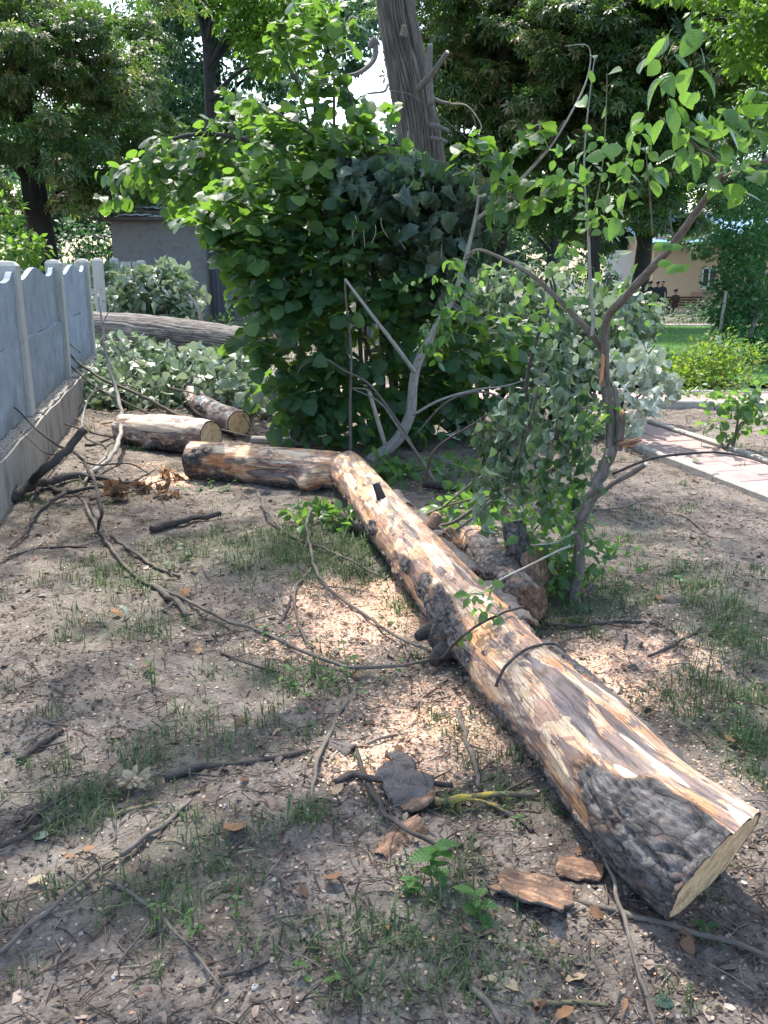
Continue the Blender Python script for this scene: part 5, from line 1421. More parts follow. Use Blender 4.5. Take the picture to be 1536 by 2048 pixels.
# ---------------------------------------------------------------- hazel bush
def hazel():
    base = np.array([-.15, 8.0, 0])
    t = thing('hazel_bush', 'large rounded hazel bush with big toothed leaves behind the logs', 'bush', base)
    F = Foliage(T_HAZEL, M['hazel'])
    blobs = [(600, 480, 7.6, .62, .65, .5, 80, 0), (720, 520, 7.5, .62, .6, .55, 75, -.1), (690, 660, 7.5, .65, .6, .5, 70, -.15), (520, 440, 7.4, .42, .5, .34, 48, .1), (470, 440, 7.5, .3, .4, .2, 22, .15), (590, 340, 7.6, .45, .5, .3, 45, .15),
             (700, 380, 7.9, .4, .5, .4, 35, 0), (630, 250, 7.7, .45, .35, .26, 22, .2), (710, 260, 7.6, .3, .3, .2, 10, .2), (620, 130, 7.6, .34, .3, .34, 13, .25), (585, 60, 7.6, .22, .25, .16, 5, .25), (690, 50, 7.6, .2, .2, .2, 4, .25),
             (590, 680, 7.3, .45, .4, .4, 42, -.05), (600, 790, 7.4, .35, .4, .22, 28, -.1), (700, 810, 7.6, .5, .4, .2, 30, -.15), (850, 700, 7.9, .5, .5, .45, 50, -.15), (930, 760, 7.8, .5, .4, .3, 45, -.1), (850, 820, 7.7, .5, .35, .15, 26, -.15),
             (820, 600, 7.9, .4, .5, .4, 34, -.15), (760, 420, 7.6, .3, .4, .3, 20, -.1), (990, 690, 7.9, .3, .3, .25, 18, 0), (540, 560, 7.4, .3, .4, .4, 30, 0), (470, 520, 7.5, .14, .2, .14, 7, .1), (650, 870, 7.2, .2, .2, .1, 6, 0), (800, 880, 7.3, .4, .2, .1, 8, 0)]
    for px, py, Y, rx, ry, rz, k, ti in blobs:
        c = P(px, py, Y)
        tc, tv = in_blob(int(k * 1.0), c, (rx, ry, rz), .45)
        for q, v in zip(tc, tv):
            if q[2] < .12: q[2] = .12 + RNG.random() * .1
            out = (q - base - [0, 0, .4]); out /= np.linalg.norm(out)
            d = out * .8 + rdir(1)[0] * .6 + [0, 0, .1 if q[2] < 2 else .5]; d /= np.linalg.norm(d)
            L = RNG.uniform(.22, .42)
            pts = [q - d * L * .5, q + [0, 0, .03], q + d * L * .5 - [0, 0, .05]]
            lv = .25 + ti + .12 * (q[2] > 1.8) + .1 * v[2]  # backlight put into the tint: lighter high up and on clump tops
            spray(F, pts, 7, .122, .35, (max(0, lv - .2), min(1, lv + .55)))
    for i in range(16):
        a = RNG.uniform(-1, 1); b0 = base + [a * .28, RNG.uniform(-.2, .25), 0]
        px, py, Y, rx, ry, rz, k, ti = blobs[RNG.integers(0, 16)]
        e = P(px, py, Y) + rdir(1)[0] * np.array([rx, ry, rz]) * .5
        limb(t, [b0 - [0, 0, .05], b0 + (e - b0) * [.25, .25, .45], b0 + (e - b0) * [.65, .65, .8], e], [.022, .018, .012, .004], 'twig', 'stem', seg=7, bump=.08)
    sh = [((735, 320), (700, 190), (655, 95), (640, -10)), ((700, 320), (560, 230), (500, 200)), ((690, 560), (640, 420), (560, 330)), ((735, 310), (790, 290), (850, 310)), ((600, 180), (560, 90), (560, 40))]
    for s in sh:
        pts = PP(s, 7.5); limb(t, pts, [.012, .009, .004], 'twig_dark', 'stem', seg=6)
        spray(F, pts, 22, .125, .5, (.5, 1), .2)
    F.finish(t, 300)
hazel()

def wilted():
    t = thing('torn_crown', 'dark wilted lobed leaves hanging from a torn limb at the foot of the grey trunk', 'branch', P(830, 470, 8.3))
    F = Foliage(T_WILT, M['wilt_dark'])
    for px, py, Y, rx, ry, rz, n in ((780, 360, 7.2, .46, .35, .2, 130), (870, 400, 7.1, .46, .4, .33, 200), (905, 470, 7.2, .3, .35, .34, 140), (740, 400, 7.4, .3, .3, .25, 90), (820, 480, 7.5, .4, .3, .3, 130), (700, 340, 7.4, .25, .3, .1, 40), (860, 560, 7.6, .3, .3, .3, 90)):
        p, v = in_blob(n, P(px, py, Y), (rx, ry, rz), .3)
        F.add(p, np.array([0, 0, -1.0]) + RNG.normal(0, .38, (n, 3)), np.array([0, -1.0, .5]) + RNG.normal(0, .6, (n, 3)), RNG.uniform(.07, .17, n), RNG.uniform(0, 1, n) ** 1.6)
    for s in (((690, 330), (780, 315), (860, 330), (930, 380)), ((860, 330), (900, 420), (905, 520)), ((780, 315), (820, 430), (830, 560))):
        limb(t, PP(s, 7.4), [.03, .025, .018, .01], 'bark_dark', 'limb')
    # dangling pale strings of petiole
    for q in range(14):
        a, b = RNG.uniform(700, 920), RNG.uniform(340, 480)
        limb(t, [P(a, b, 6.95), P(a + RNG.normal(0, 3), b + 18, 6.95), P(a + RNG.normal(0, 6), b + 42, 6.95)], [.003, .003, .002], 'twig_pale', 'leaf_stalk', seg=4, sub=3)
    F.finish(t, 300)
    # wilting limb reaching left over the shed roof
    t = thing('torn_crown', 'long wilting leafy limb drooping to the left over the shed roof', 'branch', P(600, 330, 9.5))
    F = Foliage(T_HAZEL, M['hazel']); F2 = Foliage(T_WILT, M['wilt_grey'])
    main = [(640, 320), (520, 285), (400, 268), (300, 300), (215, 385)]
    limb(t, PP(main, [9.0, 9.6]), [.03, .026, .02, .014, .006], 'bark_dark', 'limb')
    for px, py, rx, rz, n in ((280, 345, .42, .17, 90), (370, 310, .42, .24, 150), (460, 280, .4, .28, 150), (360, 365, .4, .14, 70), (225, 395, .10, .08, 18), (440, 345, .35, .2, 70), (480, 210, .3, .16, 50), (350, 430, .10, .10, 14), (365, 400, .2, .1, 22), (560, 300, .3, .3, 80)):
        p, v = in_blob(n, P(px, py, 9.5), (rx, .4, rz), .2)
        F.add(p, v * .5 + np.array([-.3, -.2, -.6]) + RNG.normal(0, .35, (n, 3)), np.array([0, -.3, 1.0]) + RNG.normal(0, .5, (n, 3)), RNG.uniform(.07, .14, n), RNG.uniform(0, .5, n))
    F.finish(t, 300)
wilted()

# ---------------------------------------------------------------- heaps of felled leafy branches
def heap(name, label, blobs, tmpl, mat, size, stems, base, tint=(0, 1), hang=.4, single=300, cat='branch pile'):
    t = thing(name, label, cat, base)
    F = Foliage(tmpl, M[mat])
    for px, py, Y, rx, ry, rz, n in blobs:
        n = int(n * 1.35); p, v = in_blob(n, P(px, py, Y), (rx * 1.05, ry, rz * 1.1), .1)
        lo = gz(p[:, 0], p[:, 1]) + .03
        p[:, 2] = np.maximum(p[:, 2], lo + RNG.uniform(0, .08, n))
        d = v * .7 + RNG.normal(0, .6, (n, 3)) + [0, 0, -hang]
        F.add(p, d, np.array([0, -.2, .7]) + RNG.normal(0, .9, (n, 3)), size * RNG.uniform(.45, 1.15, n), np.clip(RNG.uniform(tint[0], tint[1], n), 0, 1))
    for s in stems:
        pts, rad, m = s; limb(t, pts, rad, m, 'branch', seg=7)
    F.finish(t, single)
    return t
heap('leaf_heap', 'low heap of grey-green wilted branches between the fence and the thick felled trunk',
     [(250, 735, 10.6, .55, .7, .16, 230), (340, 720, 10.4, .5, .6, .16, 210), (420, 740, 9.9, .45, .5, .18, 200), (230, 780, 9.8, .45, .4, .2, 130), (330, 780, 9.6, .6, .5, .2, 200), (440, 770, 9.2, .35, .4, .2, 120), (180, 760, 9.9, .2, .3, .14, 70), (250, 690, 12, .5, .4, .15, 100), (420, 725, 11, .4, .4, .14, 110), (500, 790, 8.8, .3, .3, .2, 110), (460, 740, 9.6, .35, .4, .2, 130), (290, 800, 9.6, .7, .3, .1, 120), (180, 800, 9.6, .3, .3, .12, 70)],
     T_WILT + T_HAZEL, 'wilt_grey', .11, [(PP([(240, 800), (330, 760), (450, 720)], [9.3, 10.5]), [.02, .015, .008], 'twig_dark'), (PP([(200, 760), (260, 740), (350, 700)], [10, 11.5]), [.018, .012, .008], 'twig_dark'),
      (PP([(470, 810), (420, 760), (380, 700)], [8.7, 10]), [.02, .015, .01], 'bark_grey')], P(330, 760, 10) * [1, 1, 0], (.15, 1.05))
heap('leaf_heap', 'leafy branches heaped over the thick felled trunk in front of the grey shed',
     [(300, 560, 14.2, .55, .5, .22, 190), (360, 600, 13.8, .35, .5, .3, 160), (340, 550, 14, .3, .4, .18, 90), (260, 590, 14, .4, .5, .2, 110), (230, 620, 13.8, .3, .4, .22, 70), (370, 650, 13.4, .2, .3, .16, 60), (300, 630, 14.2, .5, .3, .2, 100), (215, 550, 14.6, .3, .3, .14, 50)],
     T_WILT, 'wilt_grey', .13, [(PP([(215, 600), (270, 560), (350, 540)], 14), [.03, .02, .01], 'bark_grey'), (PP([(403, 655), (398, 620), (378, 590)], 12.9), [.03, .026, .02], 'bark_grey'), (PP([(230, 560), (300, 575), (380, 600)], 13.9), [.02, .02, .015], 'bark_grey'),
      (PP([(262, 520), (266, 545), (275, 580)], 14), [.012, .012, .012], 'twig')], P(300, 600, 14.2) * [1, 1, 0], (0, .8))
heap('leaf_heap', 'tall tangle of felled leafy branches behind the broken plum tree',
     [(1010, 600, 9.0, .4, .5, .3, 130), (1100, 640, 8.8, .5, .5, .35, 200), (1180, 660, 8.6, .45, .5, .35, 190), (1250, 640, 8.8, .35, .4, .3, 120), (1030, 700, 8.6, .45, .5, .35, 170), (1120, 740, 8.3, .5, .5, .3, 200), (1220, 740, 8.2, .4, .4, .3, 150), (960, 620, 9, .3, .4, .3, 70), (1080, 560, 9.2, .3, .3, .16, 50), (1230, 590, 8.8, .3, .3, .12, 50), (950, 580, 9.2, .2, .3, .2, 40), (1100, 820, 8.0, .4, .3, .18, 110), (1280, 640, 8.8, .12, .2, .3, 30)],
     T_WILT + T_HAZEL, 'wilt_grey', .11, [(PP([(1100, 840), (1130, 700), (1100, 560)], 8.5), [.03, .02, .01], 'bark_dark'), (PP([(1000, 800), (1080, 680), (1200, 600)], 8.5), [.025, .018, .01], 'bark_dark'), (PP([(1210, 820), (1230, 700), (1260, 610)], 8.4), [.02, .015, .008], 'bark_dark'), (PP([(960, 640), (1050, 610), (1130, 620)], 8.9), [.014, .012, .008], 'bark_grey')], P(1100, 830, 8.6) * [1, 1, 0], (0, .7))
heap('wilted_branch', 'pale silvery leaves hanging limp at the corner of the paved path',
     [(1290, 730, 7.5, .17, .25, .17, 36), (1335, 765, 7.4, .12, .2, .13, 26), (1270, 790, 7.4, .18, .25, .17, 38), (1250, 845, 7.5, .15, .2, .1, 26), (1300, 700, 7.6, .12, .1, .1, 12), (1240, 720, 7.6, .14, .2, .12, 18), (1170, 850, 7.7, .25, .2, .09, 40), (1130, 880, 7.6, .2, .2, .06, 26), (1050, 860, 7.9, .3, .2, .08, 24)],
     T_WILT + T_WILTO + T_HAZEL, 'wilt_pale', .10, [(PP([(1230, 860), (1260, 760), (1310, 690)], 7.5), [.014, .01, .005], 'bark_dark'), (PP([(1240, 830), (1280, 790), (1335, 750)], 7.4), [.01, .008, .004], 'bark_dark'), (PP([(1110, 890), (1180, 850), (1240, 840)], 7.6), [.012, .01, .006], 'bark_dark')], P(1270, 860, 7.5) * [1, 1, 0], (0, 1), 1.5, cat='branch')
heap('wilted_branch', 'few bluish wilted leaves lying in the dark gap under the torn crown',
     [(930, 850, 7.6, .12, .15, .05, 12), (905, 835, 7.7, .1, .1, .05, 6), (985, 820, 7.9, .12, .1, .06, 8)], T_WILT, 'wilt_pale', .11,
     [(PP([(890, 870), (930, 850), (990, 820)], 7.7), [.008, .006, .004], 'twig_dark')], P(930, 865, 7.7) * [1, 1, 0], (0, .6), cat='branch')
heap('leaf_heap', 'green branches lying low behind the long trunk, left of the broken plum tree',
     [(890, 940, 6.4, .35, .3, .05, 60), (960, 1010, 5.5, .3, .3, .06, 70), (1000, 1060, 5.0, .2, .2, .06, 40), (790, 960, 6.2, .16, .2, .08, 45), (900, 1060, 5.2, .14, .2, .05, 30), (770, 930, 6.3, .12, .1, .08, 25)],
     T_OVAL, 'plum', .085, [(PP([(760, 950), (840, 940), (930, 930)], 6.4), [.01, .008, .005], 'twig'), (PP([(880, 1080), (960, 1010), (1010, 980)], [5.1, 5.8]), [.01, .008, .005], 'twig')], P(900, 1000, 5.9) * [1, 1, 0], (.1, .8), .2, cat='branch')
heap('leafy_shoot', 'clump of oval green leaves growing from the grass against the long trunk',
     [(640, 1040, 5.2, .10, .1, .06, 40), (690, 1060, 5.05, .12, .1, .06, 46), (710, 1085, 4.95, .10, .1, .04, 30), (600, 1050, 5.2, .08, .1, .04, 18), (600, 1090, 5.0, .08, .1, .03, 12)],
     T_OVAL, 'plum', .07, [(PP([(670, 1110), (680, 1070), (700, 1040)], 5.0), [.004, .003, .002], 'twig_green')], P(670, 1110, 5.0) * [1, 1, 0] , (.2, .8), -.1, cat='plant')

# ---------------------------------------------------------------- grey sapling in the middle
def sapling():
    t = thing('sapling', 'smooth grey sapling curving up from behind the long trunk, in front of the hazel bush', 'small tree', g(738, 922))
    main = PP([(738, 922), (790, 885), (820, 830), (826, 770), (838, 720), (880, 640), (905, 600), (930, 520), (950, 440), (958, 390)], [6.95, 6.8, 6.7, 6.6])
    limb(t, main, [.048, .044, .040, .036, .032, .025, .020, .016, .012, .009], 'bark_grey', 'stem', seg=12, bump=.06, sub=8)
    br = [([(830, 745), (790, 690), (740, 625), (690, 558)], [.017, .015, .012, .009]), ([(838, 720), (860, 690), (872, 660), (885, 640)], [.012, .01, .009]), ([(826, 830), (880, 800), (950, 780), (1010, 772), (1050, 760)], [.010, .009, .006, .004]),
          ([(958, 390), (960, 330), (955, 268), (945, 230)], [.008, .006, .005, .003]), ([(948, 443), (1000, 400), (1060, 340), (1110, 280), (1170, 170), (1178, 95), (1130, 92)], [.012, .011, .010, .008, .006, .004, .002]),
          ([(930, 520), (960, 500), (990, 510)], [.007, .005]), ([(905, 600), (935, 640), (925, 690)], [.006, .004, .002]), ([(1060, 340), (1080, 310), (1130, 240)], [.006, .004, .003]), ([(955, 360), (900, 330), (860, 318)], [.006, .004, .002]), ([(1010, 395), (1060, 400), (1110, 380)], [.006, .004, .002])]
    F = Foliage(T_OVAL, M['plum']); H = Foliage(T_HAZEL, M['hazel'])
    for l, r in br: limb(t, PP(l, [6.65, 6.5]), r, 'bark_grey' if r[0] > .008 else 'twig', 'branch', seg=7)
    for px, py, n in ((1040, 280, 11), (1070, 270, 8), (990, 300, 9), (1000, 370, 10), (1090, 380, 10), (1040, 400, 9), (940, 350, 8), (970, 290, 8), (1110, 370, 8), (1060, 360, 8), (930, 290, 5), (1010, 340, 8)):
        a = np.array(P(px, py, 6.5)); d = rdir(1)[0] * .16
        spray(H, [a - d, a, a + d - [0, 0, .05]], n, .12, .5, (.45, 1), 0)
    for px, py, n, s in ((905, 520, 12, .075), (890, 560, 12, .07), (915, 590, 14, .075), (900, 620, 12, .08), (880, 660, 12, .08), (860, 700, 8, .07), (930, 560, 10, .06), (880, 600, 8, .07), (850, 650, 7, .07), (960, 520, 8, .06), (895, 640, 10, .08), (870, 680, 8, .07), (800, 560, 6, .05), (830, 560, 5, .05)):
        a = np.array(P(px, py, 6.3)); d = rdir(1)[0] * .1; d[2] = -abs(d[2])
        spray(F, [a - d, a, a + d], n, s, .7, (.35, .9), 0)
    F.finish(t, 300); H.finish(t, 150)
sapling()
def stem_thing(name, label, l, Y, r, mat='twig', cat='stem', seg=8, twigs=(), ground=True, end=None):
    pts = PP(l, Y)
    if ground: b = g(*l[0]); Yb = b[1]
    t = thing(name, label, cat, (pts[0][0], pts[0][1], 0))
    limb(t, pts, r, mat, 'stem', seg=seg, bump=.08, sub=8, end=end)
    for tl, ty, tr in twigs: limb(t, PP(tl, ty), tr, mat, 'twig', seg=5)
    return t
stem_thing('bare_shoot', 'tall thin bare shoot standing upright just behind the broken trunk end', [(702, 920), (700, 820), (702, 700), (692, 600), (690, 560)], 6.9, [.013, .012, .010, .008, .007])
stem_thing('snapped_stem', 'pale snapped stem leaning left beside the grey sapling', [(772, 896), (755, 840), (738, 782)], 7.0, [.019, .018, .016], 'twig_pale', twigs=[([(738, 782), (730, 778), (706, 776)], 7.0, [.008, .006, .004])])
stem_thing('leaning_stick', 'long thin stick leaning across the grey sapling down to the long trunk', [(885, 992), (850, 930), (800, 860), (760, 805), (706, 778)], [5.9, 6.2, 6.5], [.010, .010, .009, .007, .005], 'twig', 'stick')
stem_thing('arched_twig', 'thin twig arching over beside the tall bare shoot', [(590, 760), (605, 732), (648, 718), (690, 742), (740, 770), (800, 850), (830, 900)], [7.0, 6.6], [.004, .006, .008, .008, .009, .009, .008], 'twig', 'stick')
stem_thing('arched_twig', 'slender twig crossing in front of the grey sapling foot towards the plum', [(830, 870), (900, 800), (990, 790), (1080, 880)], [6.6, 6.2], [.008, .008, .007, .005], 'twig', 'stick')

# ---------------------------------------------------------------- broken plum tree
def plum():
    def limb(p, pts, rad, *q, **w): return globals()['limb'](p, pts, [r * .84 for r in rad], *q, **w)
    t = thing('plum_tree', 'broken young plum tree with torn orange wounds, right of the long trunk', 'tree', g(1150, 1205))
    Y = 3.95
    limb(t, PP([(1150, 1215), (1152, 1150), (1158, 1070), (1172, 1010), (1200, 960), (1218, 915), (1228, 870)], [3.9, 3.95, 4.0]), [.032, .029, .030, .033, .034, .033, .030], 'bark_plum', 'trunk', seg=14, bump=.16, sub=8)
    limb(t, PP([(1222, 900), (1222, 840), (1212, 780), (1210, 720), (1214, 640), (1245, 600), (1300, 540), (1345, 490), (1395, 420), (1432, 370), (1470, 345), (1540, 318)], [4.0, 4.0, 3.8, 3.4, 3.1, 2.9]), [.030, .028, .026, .022, .021, .021, .019, .017, .014, .012, .010, .008], 'bark_plum', 'limb', seg=12, bump=.10, sub=8)
    limb(t, PP([(1432, 372), (1442, 340), (1425, 315), (1400, 300), (1360, 262), (1320, 235)], [3.05, 2.9]), [.010, .009, .008, .006, .005, .003], 'bark_plum', 'branch')
    limb(t, PP([(1236, 900), (1240, 870), (1232, 790), (1228, 770)], 3.98), [.022, .022, .014, .006], 'bark_plum', 'limb')
    limb(t, PP([(1238, 880), (1244, 850), (1244, 826)], [3.96, 3.88]), [.020, .019, .018], 'bark_plum', 'cut_limb', end='wood_orange')
    for da, db, rr in ((0, 0, .013), (4, -6, .007), (-6, 5, .008), (6, 2, .005)): limb(t, PP([(1236, 888 + db * .3), (1262, 887 + db), (1284 + da, 880 + db)], [3.95, 3.85]), [rr, rr * .8, rr * .25], 'wood_orange' if rr < .01 else 'bark_in', 'torn_stub', bump=.4, seg=7)
    for da, y0_, y1_, rr in ((0, 765, 690, .008), (3, 745, 655, .006), (-3, 775, 715, .005), (5, 735, 675, .004)): limb(t, PP([(1203 + da, y0_), (1204 + da, (y0_ + y1_) / 2), (1207 + da * .6, y1_)], 3.90), [rr * .4, rr, rr * .2], 'wood_orange', 'torn_wound', bump=.4, seg=7)
    limb(t, PP([(1207, 775), (1203, 758), (1200, 738)], 3.92), [.014, .013, .009], 'bark_plum', 'snag', bump=.3)
    limb(t, PP([(1206, 702), (1195, 685), (1180, 665), (1150, 632), (1110, 592), (1060, 548), (1010, 520), (960, 500), (930, 512)], [3.95, 3.9, 3.9, 3.95]), [.017, .017, .017, .015, .013, .011, .009, .007, .004], 'bark_plum', 'limb', seg=10, sub=8)
    limb(t, PP([(1183, 672), (1186, 640), (1180, 560), (1176, 450), (1168, 350), (1172, 260), (1182, 170), (1190, 110)], [3.9, 3.8]), [.011, .010, .009, .007, .005, .004, .003, .002], 'bark_grey', 'shoot', seg=7)
    limb(t, PP([(1178, 470), (1192, 410), (1205, 330), (1212, 230), (1214, 150)], [3.85, 3.8]), [.005, .004, .003, .003, .002], 'twig_green', 'shoot', seg=6)
    limb(t, PP([(1060, 860), (1054, 760), (1080, 660), (1110, 590), (1100, 540)], [4.3, 4.1]), [.011, .011, .009, .007, .004], 'twig_dark', 'shoot')
    limb(t, PP([(1112, 880), (1120, 820), (1125, 780)], 4.2), [.014, .012, .008], 'twig_dark', 'shoot')
    limb(t, PP([(1172, 1012), (1205, 985), (1230, 965), (1262, 948), (1292, 928)], [3.98, 3.7]), [.010, .012, .013, .014, .013], 'bark_plum', 'cut_limb', end='wood_white')
    limb(t, PP([(1225, 948), (1300, 918), (1370, 908), (1430, 905), (1490, 914), (1545, 932)], [3.9, 3.3]), [.007, .007, .006, .005, .004, .003], 'twig_dark', 'shoot')
    limb(t, PP([(1305, 470), (1300, 400), (1295, 340), (1290, 290)], [3.5, 3.3]), [.005, .004, .003, .002], 'twig', 'shoot', seg=5)
    limb(t, PP([(1345, 470), (1340, 430), (1345, 420)], 3.3), [.004, .003, .002], 'twig', 'shoot', seg=5)
    limb(t, PP([(1150, 1090), (1120, 1100), (1060, 1130), (1000, 1160), (960, 1190)], [3.95, 3.0]), [.006, .006, .005, .004, .003], 'bark_grey', 'shoot')
    limb(t, PP([(1158, 1060), (1110, 1085), (1060, 1090)], 3.9), [.006, .005, .003], 'bark_grey', 'shoot')
    F = Foliage(T_OVAL, M['plum'])
    def cl(lst, Yv, s, tint, droop=.35):
        for px, py, n in lst:
            a = np.array(P(px + RNG.normal(0, 6), py + RNG.normal(0, 6), Yv + RNG.normal(0, .06))); d = rdir(1)[0] * .085
            spray(F, [a - d, a, a + d - [0, 0, .02]], n, s, droop, tint, 0)
    # bright shoots in the middle
    for l, n, Yv in (([(1176, 450), (1168, 350), (1172, 260), (1190, 110)], 7, 3.8), ([(1205, 330), (1212, 230), (1214, 150)], 3, 3.8)): spray(F, PP(l, Yv), n, .085, .1, (.7, 1), .2)
    cl([(1130, 290, 5), (1160, 310, 7), (1120, 300, 3), (1180, 340, 6), (1150, 370, 7), (1170, 400, 7), (1210, 300, 4), (1215, 360, 5), (1130, 350, 5), (1200, 420, 7), (1170, 460, 5), (1220, 440, 6), (1140, 480, 5), (1250, 470, 4), (1165, 420, 5)], 3.8, .055, (.55, .95))
    cl([(1290, 310, 7), (1270, 280, 6), (1310, 340, 7), (1240, 390, 6), (1250, 330, 7), (1240, 300, 5), (1270, 370, 5), (1290, 260, 5)], 3.5, .075, (.35, .9))
    # big leaves close to the camera, upper right
    cl([(1340, 180, 6), (1360, 250, 7), (1400, 230, 7), (1380, 280, 6), (1430, 240, 6), (1450, 270, 5), (1400, 160, 4), (1340, 120, 4), (1470, 230, 5), (1500, 200, 6), (1520, 250, 5), (1380, 110, 4), (1350, 70, 3), (1330, 60, 3)], 2.9, .082, (.1, .7), .5)
    cl([(1450, 370, 5), (1490, 340, 5), (1450, 390, 3), (1500, 330, 4), (1420, 300, 3), (1520, 300, 4), (1530, 160, 5)], 2.85, .07, (.2, .8), .3)
    for px, py, s in ((1312, 492, .058), (1332, 488, .034), (1345, 494, .045), (1322, 525, .048), (1340, 540, .055), (1358, 535, .05)):
        F.add(P(px - 8, py + 6, 3.0), (RNG.uniform(.2, .9), -.2, .2), (0, -1, .6), s, RNG.uniform(.6, .95))
    # lower and middle leaves
    cl([(1180, 540, 6), (1150, 560, 6), (1210, 530, 5), (1240, 570, 5), (1120, 640, 5), (1090, 600, 5), (1060, 560, 5), (1030, 540, 5), (1150, 600, 6), (1260, 620, 6), (1290, 640, 5), (1240, 660, 6), (1300, 600, 4), (1130, 520, 5), (990, 530, 4), (1220, 690, 5), (1080, 660, 6), (1060, 610, 5)], 4.0, .06, (.35, .85))
    for a, b, sx, sy, k, Yv in ((1120, 990, 70, 50, 26, 4.2), (1170, 1060, 40, 60, 18, 3.95), (1070, 1050, 60, 50, 20, 4.3), (1110, 1120, 50, 40, 16, 4.0), (1200, 850, 30, 60, 10, 4.0)):
        cl([(a + RNG.normal(0, sx * .6), b + RNG.normal(0, sy * .6), 5) for _ in range(k)], Yv, .058, (.15, .75), .5)
    cl([(960, 1190, 6), (950, 1230, 6), (975, 1160, 4), (940, 1200, 6), (965, 1215, 7), (985, 1190, 5)], 3.0, .045, (.3, .8), .5)
    F.finish(t, 300)
    t2 = thing('wilted_plum_branch', 'broken plum branch with limp grey-green leaves hanging in curtains, propped on the plum tree', 'branch', P(1000, 1000, 4.6) * [1, 1, 0])
    D = Foliage(T_WILTO, M['droop'])
    limb(t2, PP([(850, 1055), (905, 1045), (960, 1010), (1010, 982), (1080, 950), (1140, 922)], [4.9, 4.7, 4.4]), [.008, .012, .016, .019, .020, .021], 'bark_plum', 'limb', seg=10)
    limb(t2, PP([(895, 1072), (940, 1040), (985, 1000), (1010, 985)], [4.6, 4.6]), [.010, .011, .012, .014], 'bark_plum', 'limb')
    limb(t2, PP([(840, 1035), (900, 1010), (960, 995), (1000, 990)], [5.1, 4.7]), [.006, .007, .008, .01], 'twig_green', 'twig')
    limb(t2, PP([(880, 1020), (960, 955), (1040, 920), (1120, 870)], [5.0, 4.7]), [.006, .008, .009, .009], 'bark_plum', 'limb')
    hang = [(960, 860), (990, 840), (1015, 860), (1040, 840), (1060, 880), (1090, 850), (1110, 790), (1130, 840), (1010, 900), (980, 900), (1040, 910), (1150, 880), (1160, 830), (1080, 800), (1120, 740), (1150, 760), (1100, 900), (1000, 930), (965, 940), (1075, 930), (1130, 700), (1170, 900), (1020, 800), (1180, 800), (1090, 720)]
    for px, py in hang:
        a = P(px, py - 26, 4.15 + RNG.normal(0, .12)); b = a + [RNG.normal(0, .04), RNG.normal(0, .04), -RNG.uniform(.18, .34)]
        pts = [a, (a + b) / 2 + RNG.normal(0, .015, 3), b]
        limb(t2, pts, [.0035, .003, .002], 'twig_green', 'twig', seg=4, sub=4)
        m = int(RNG.integers(13, 20))
        f = RNG.random(m)[:, None]; p = a + (b - a) * f + RNG.normal(0, .018, (m, 3))
        D.add(p, np.array([0, 0, -1.0]) + RNG.normal(0, .25, (m, 3)), RNG.normal(0, 1, (m, 3)) + [0, -.6, 0], RNG.uniform(.045, .075, m), RNG.uniform(.1, 1, m))
    D.finish(t2, 300)
plum()
for lab, l, Yv, r in (('thin twig reaching left from the plum branch over the hazel foot', [(850, 970), (870, 900), (960, 840), (1050, 775)], [5.2, 4.8], [.008, .007, .006, .004]),
                      ('dark thin twig hanging in front of the curtains of limp leaves', [(1075, 780), (1060, 850), (1035, 930), (1010, 1000)], 4.0, [.005, .005, .004, .003])):
    stem_thing('hanging_twig', lab, l, Yv, r, 'twig_dark', 'stick')

# ---------------------------------------------------------------- shrubs and garden plants
def shrub(name, label, blobs, tmpl, mat, size, base, tint=(0, 1), stems=5, single=200, cat='shrub'):
    t = thing(name, label, cat, base)
    F = Foliage(tmpl, M[mat])
    for px, py, Y, rx, ry, rz, n in blobs:
        c = P(px, py, Y); k = max(2, n // 12); tc, tv = in_blob(k, c, (rx, ry, rz), .2)
        for q, v in zip(tc, tv):
            q[2] = max(q[2], float(gz(q[0], q[1])) + .05)
            pp, vv = in_blob(12, q, (.09 + size, .09 + size, .07 + size * .6), .2)
            F.add(pp, vv * .7 + v * .5 + RNG.normal(0, .3, (12, 3)), np.array([0, -.1, 1.0]) + RNG.normal(0, .45, (12, 3)), size * RNG.uniform(.6, 1.2, 12), np.clip(RNG.uniform(*tint) + RNG.normal(0, .15, 12), 0, 1))
    b = np.array(base, float)
    for i in range(stems):
        px, py, Y, rx, ry, rz, n = blobs[i % len(blobs)]; e = P(px, py, Y)
        limb(t, [b + [RNG.normal(0, .06), RNG.normal(0, .06), -.05], b * .5 + e * .5 + RNG.normal(0, .05, 3), e], [.012, .009, .004], 'twig', 'stem', seg=6)
    F.finish(t, single)
    return t
def onground(px, Y): x = XW(px, Y, 0); return (x, Y, float(gz(x, Y)))
shrub('garden_shrub', 'yellow-green low shrub with reddish tips beside the lawn', [(1400, 730, 11.3, .5, .4, .24, 900), (1450, 760, 11, .38, .4, .22, 600), (1485, 715, 11.4, .25, .3, .16, 300), (1365, 765, 11, .28, .3, .2, 400), (1440, 690, 11.5, .22, .2, .14, 200)], T_SMALL, 'shrub', .07, onground(1420, 11.2), (.2, 1), 8)
shrub('garden_shrub', 'dark low rose bushes in the shade under the yellow-green shrub', [(1370, 820, 9.9, .3, .3, .12, 160), (1330, 800, 9.9, .2, .2, .12, 90), (1430, 830, 9.6, .4, .3, .10, 160), (1500, 760, 10.4, .2, .3, .1, 70)], T_SMALL, 'plum', .05, onground(1380, 9.7), (0, .5), 6)
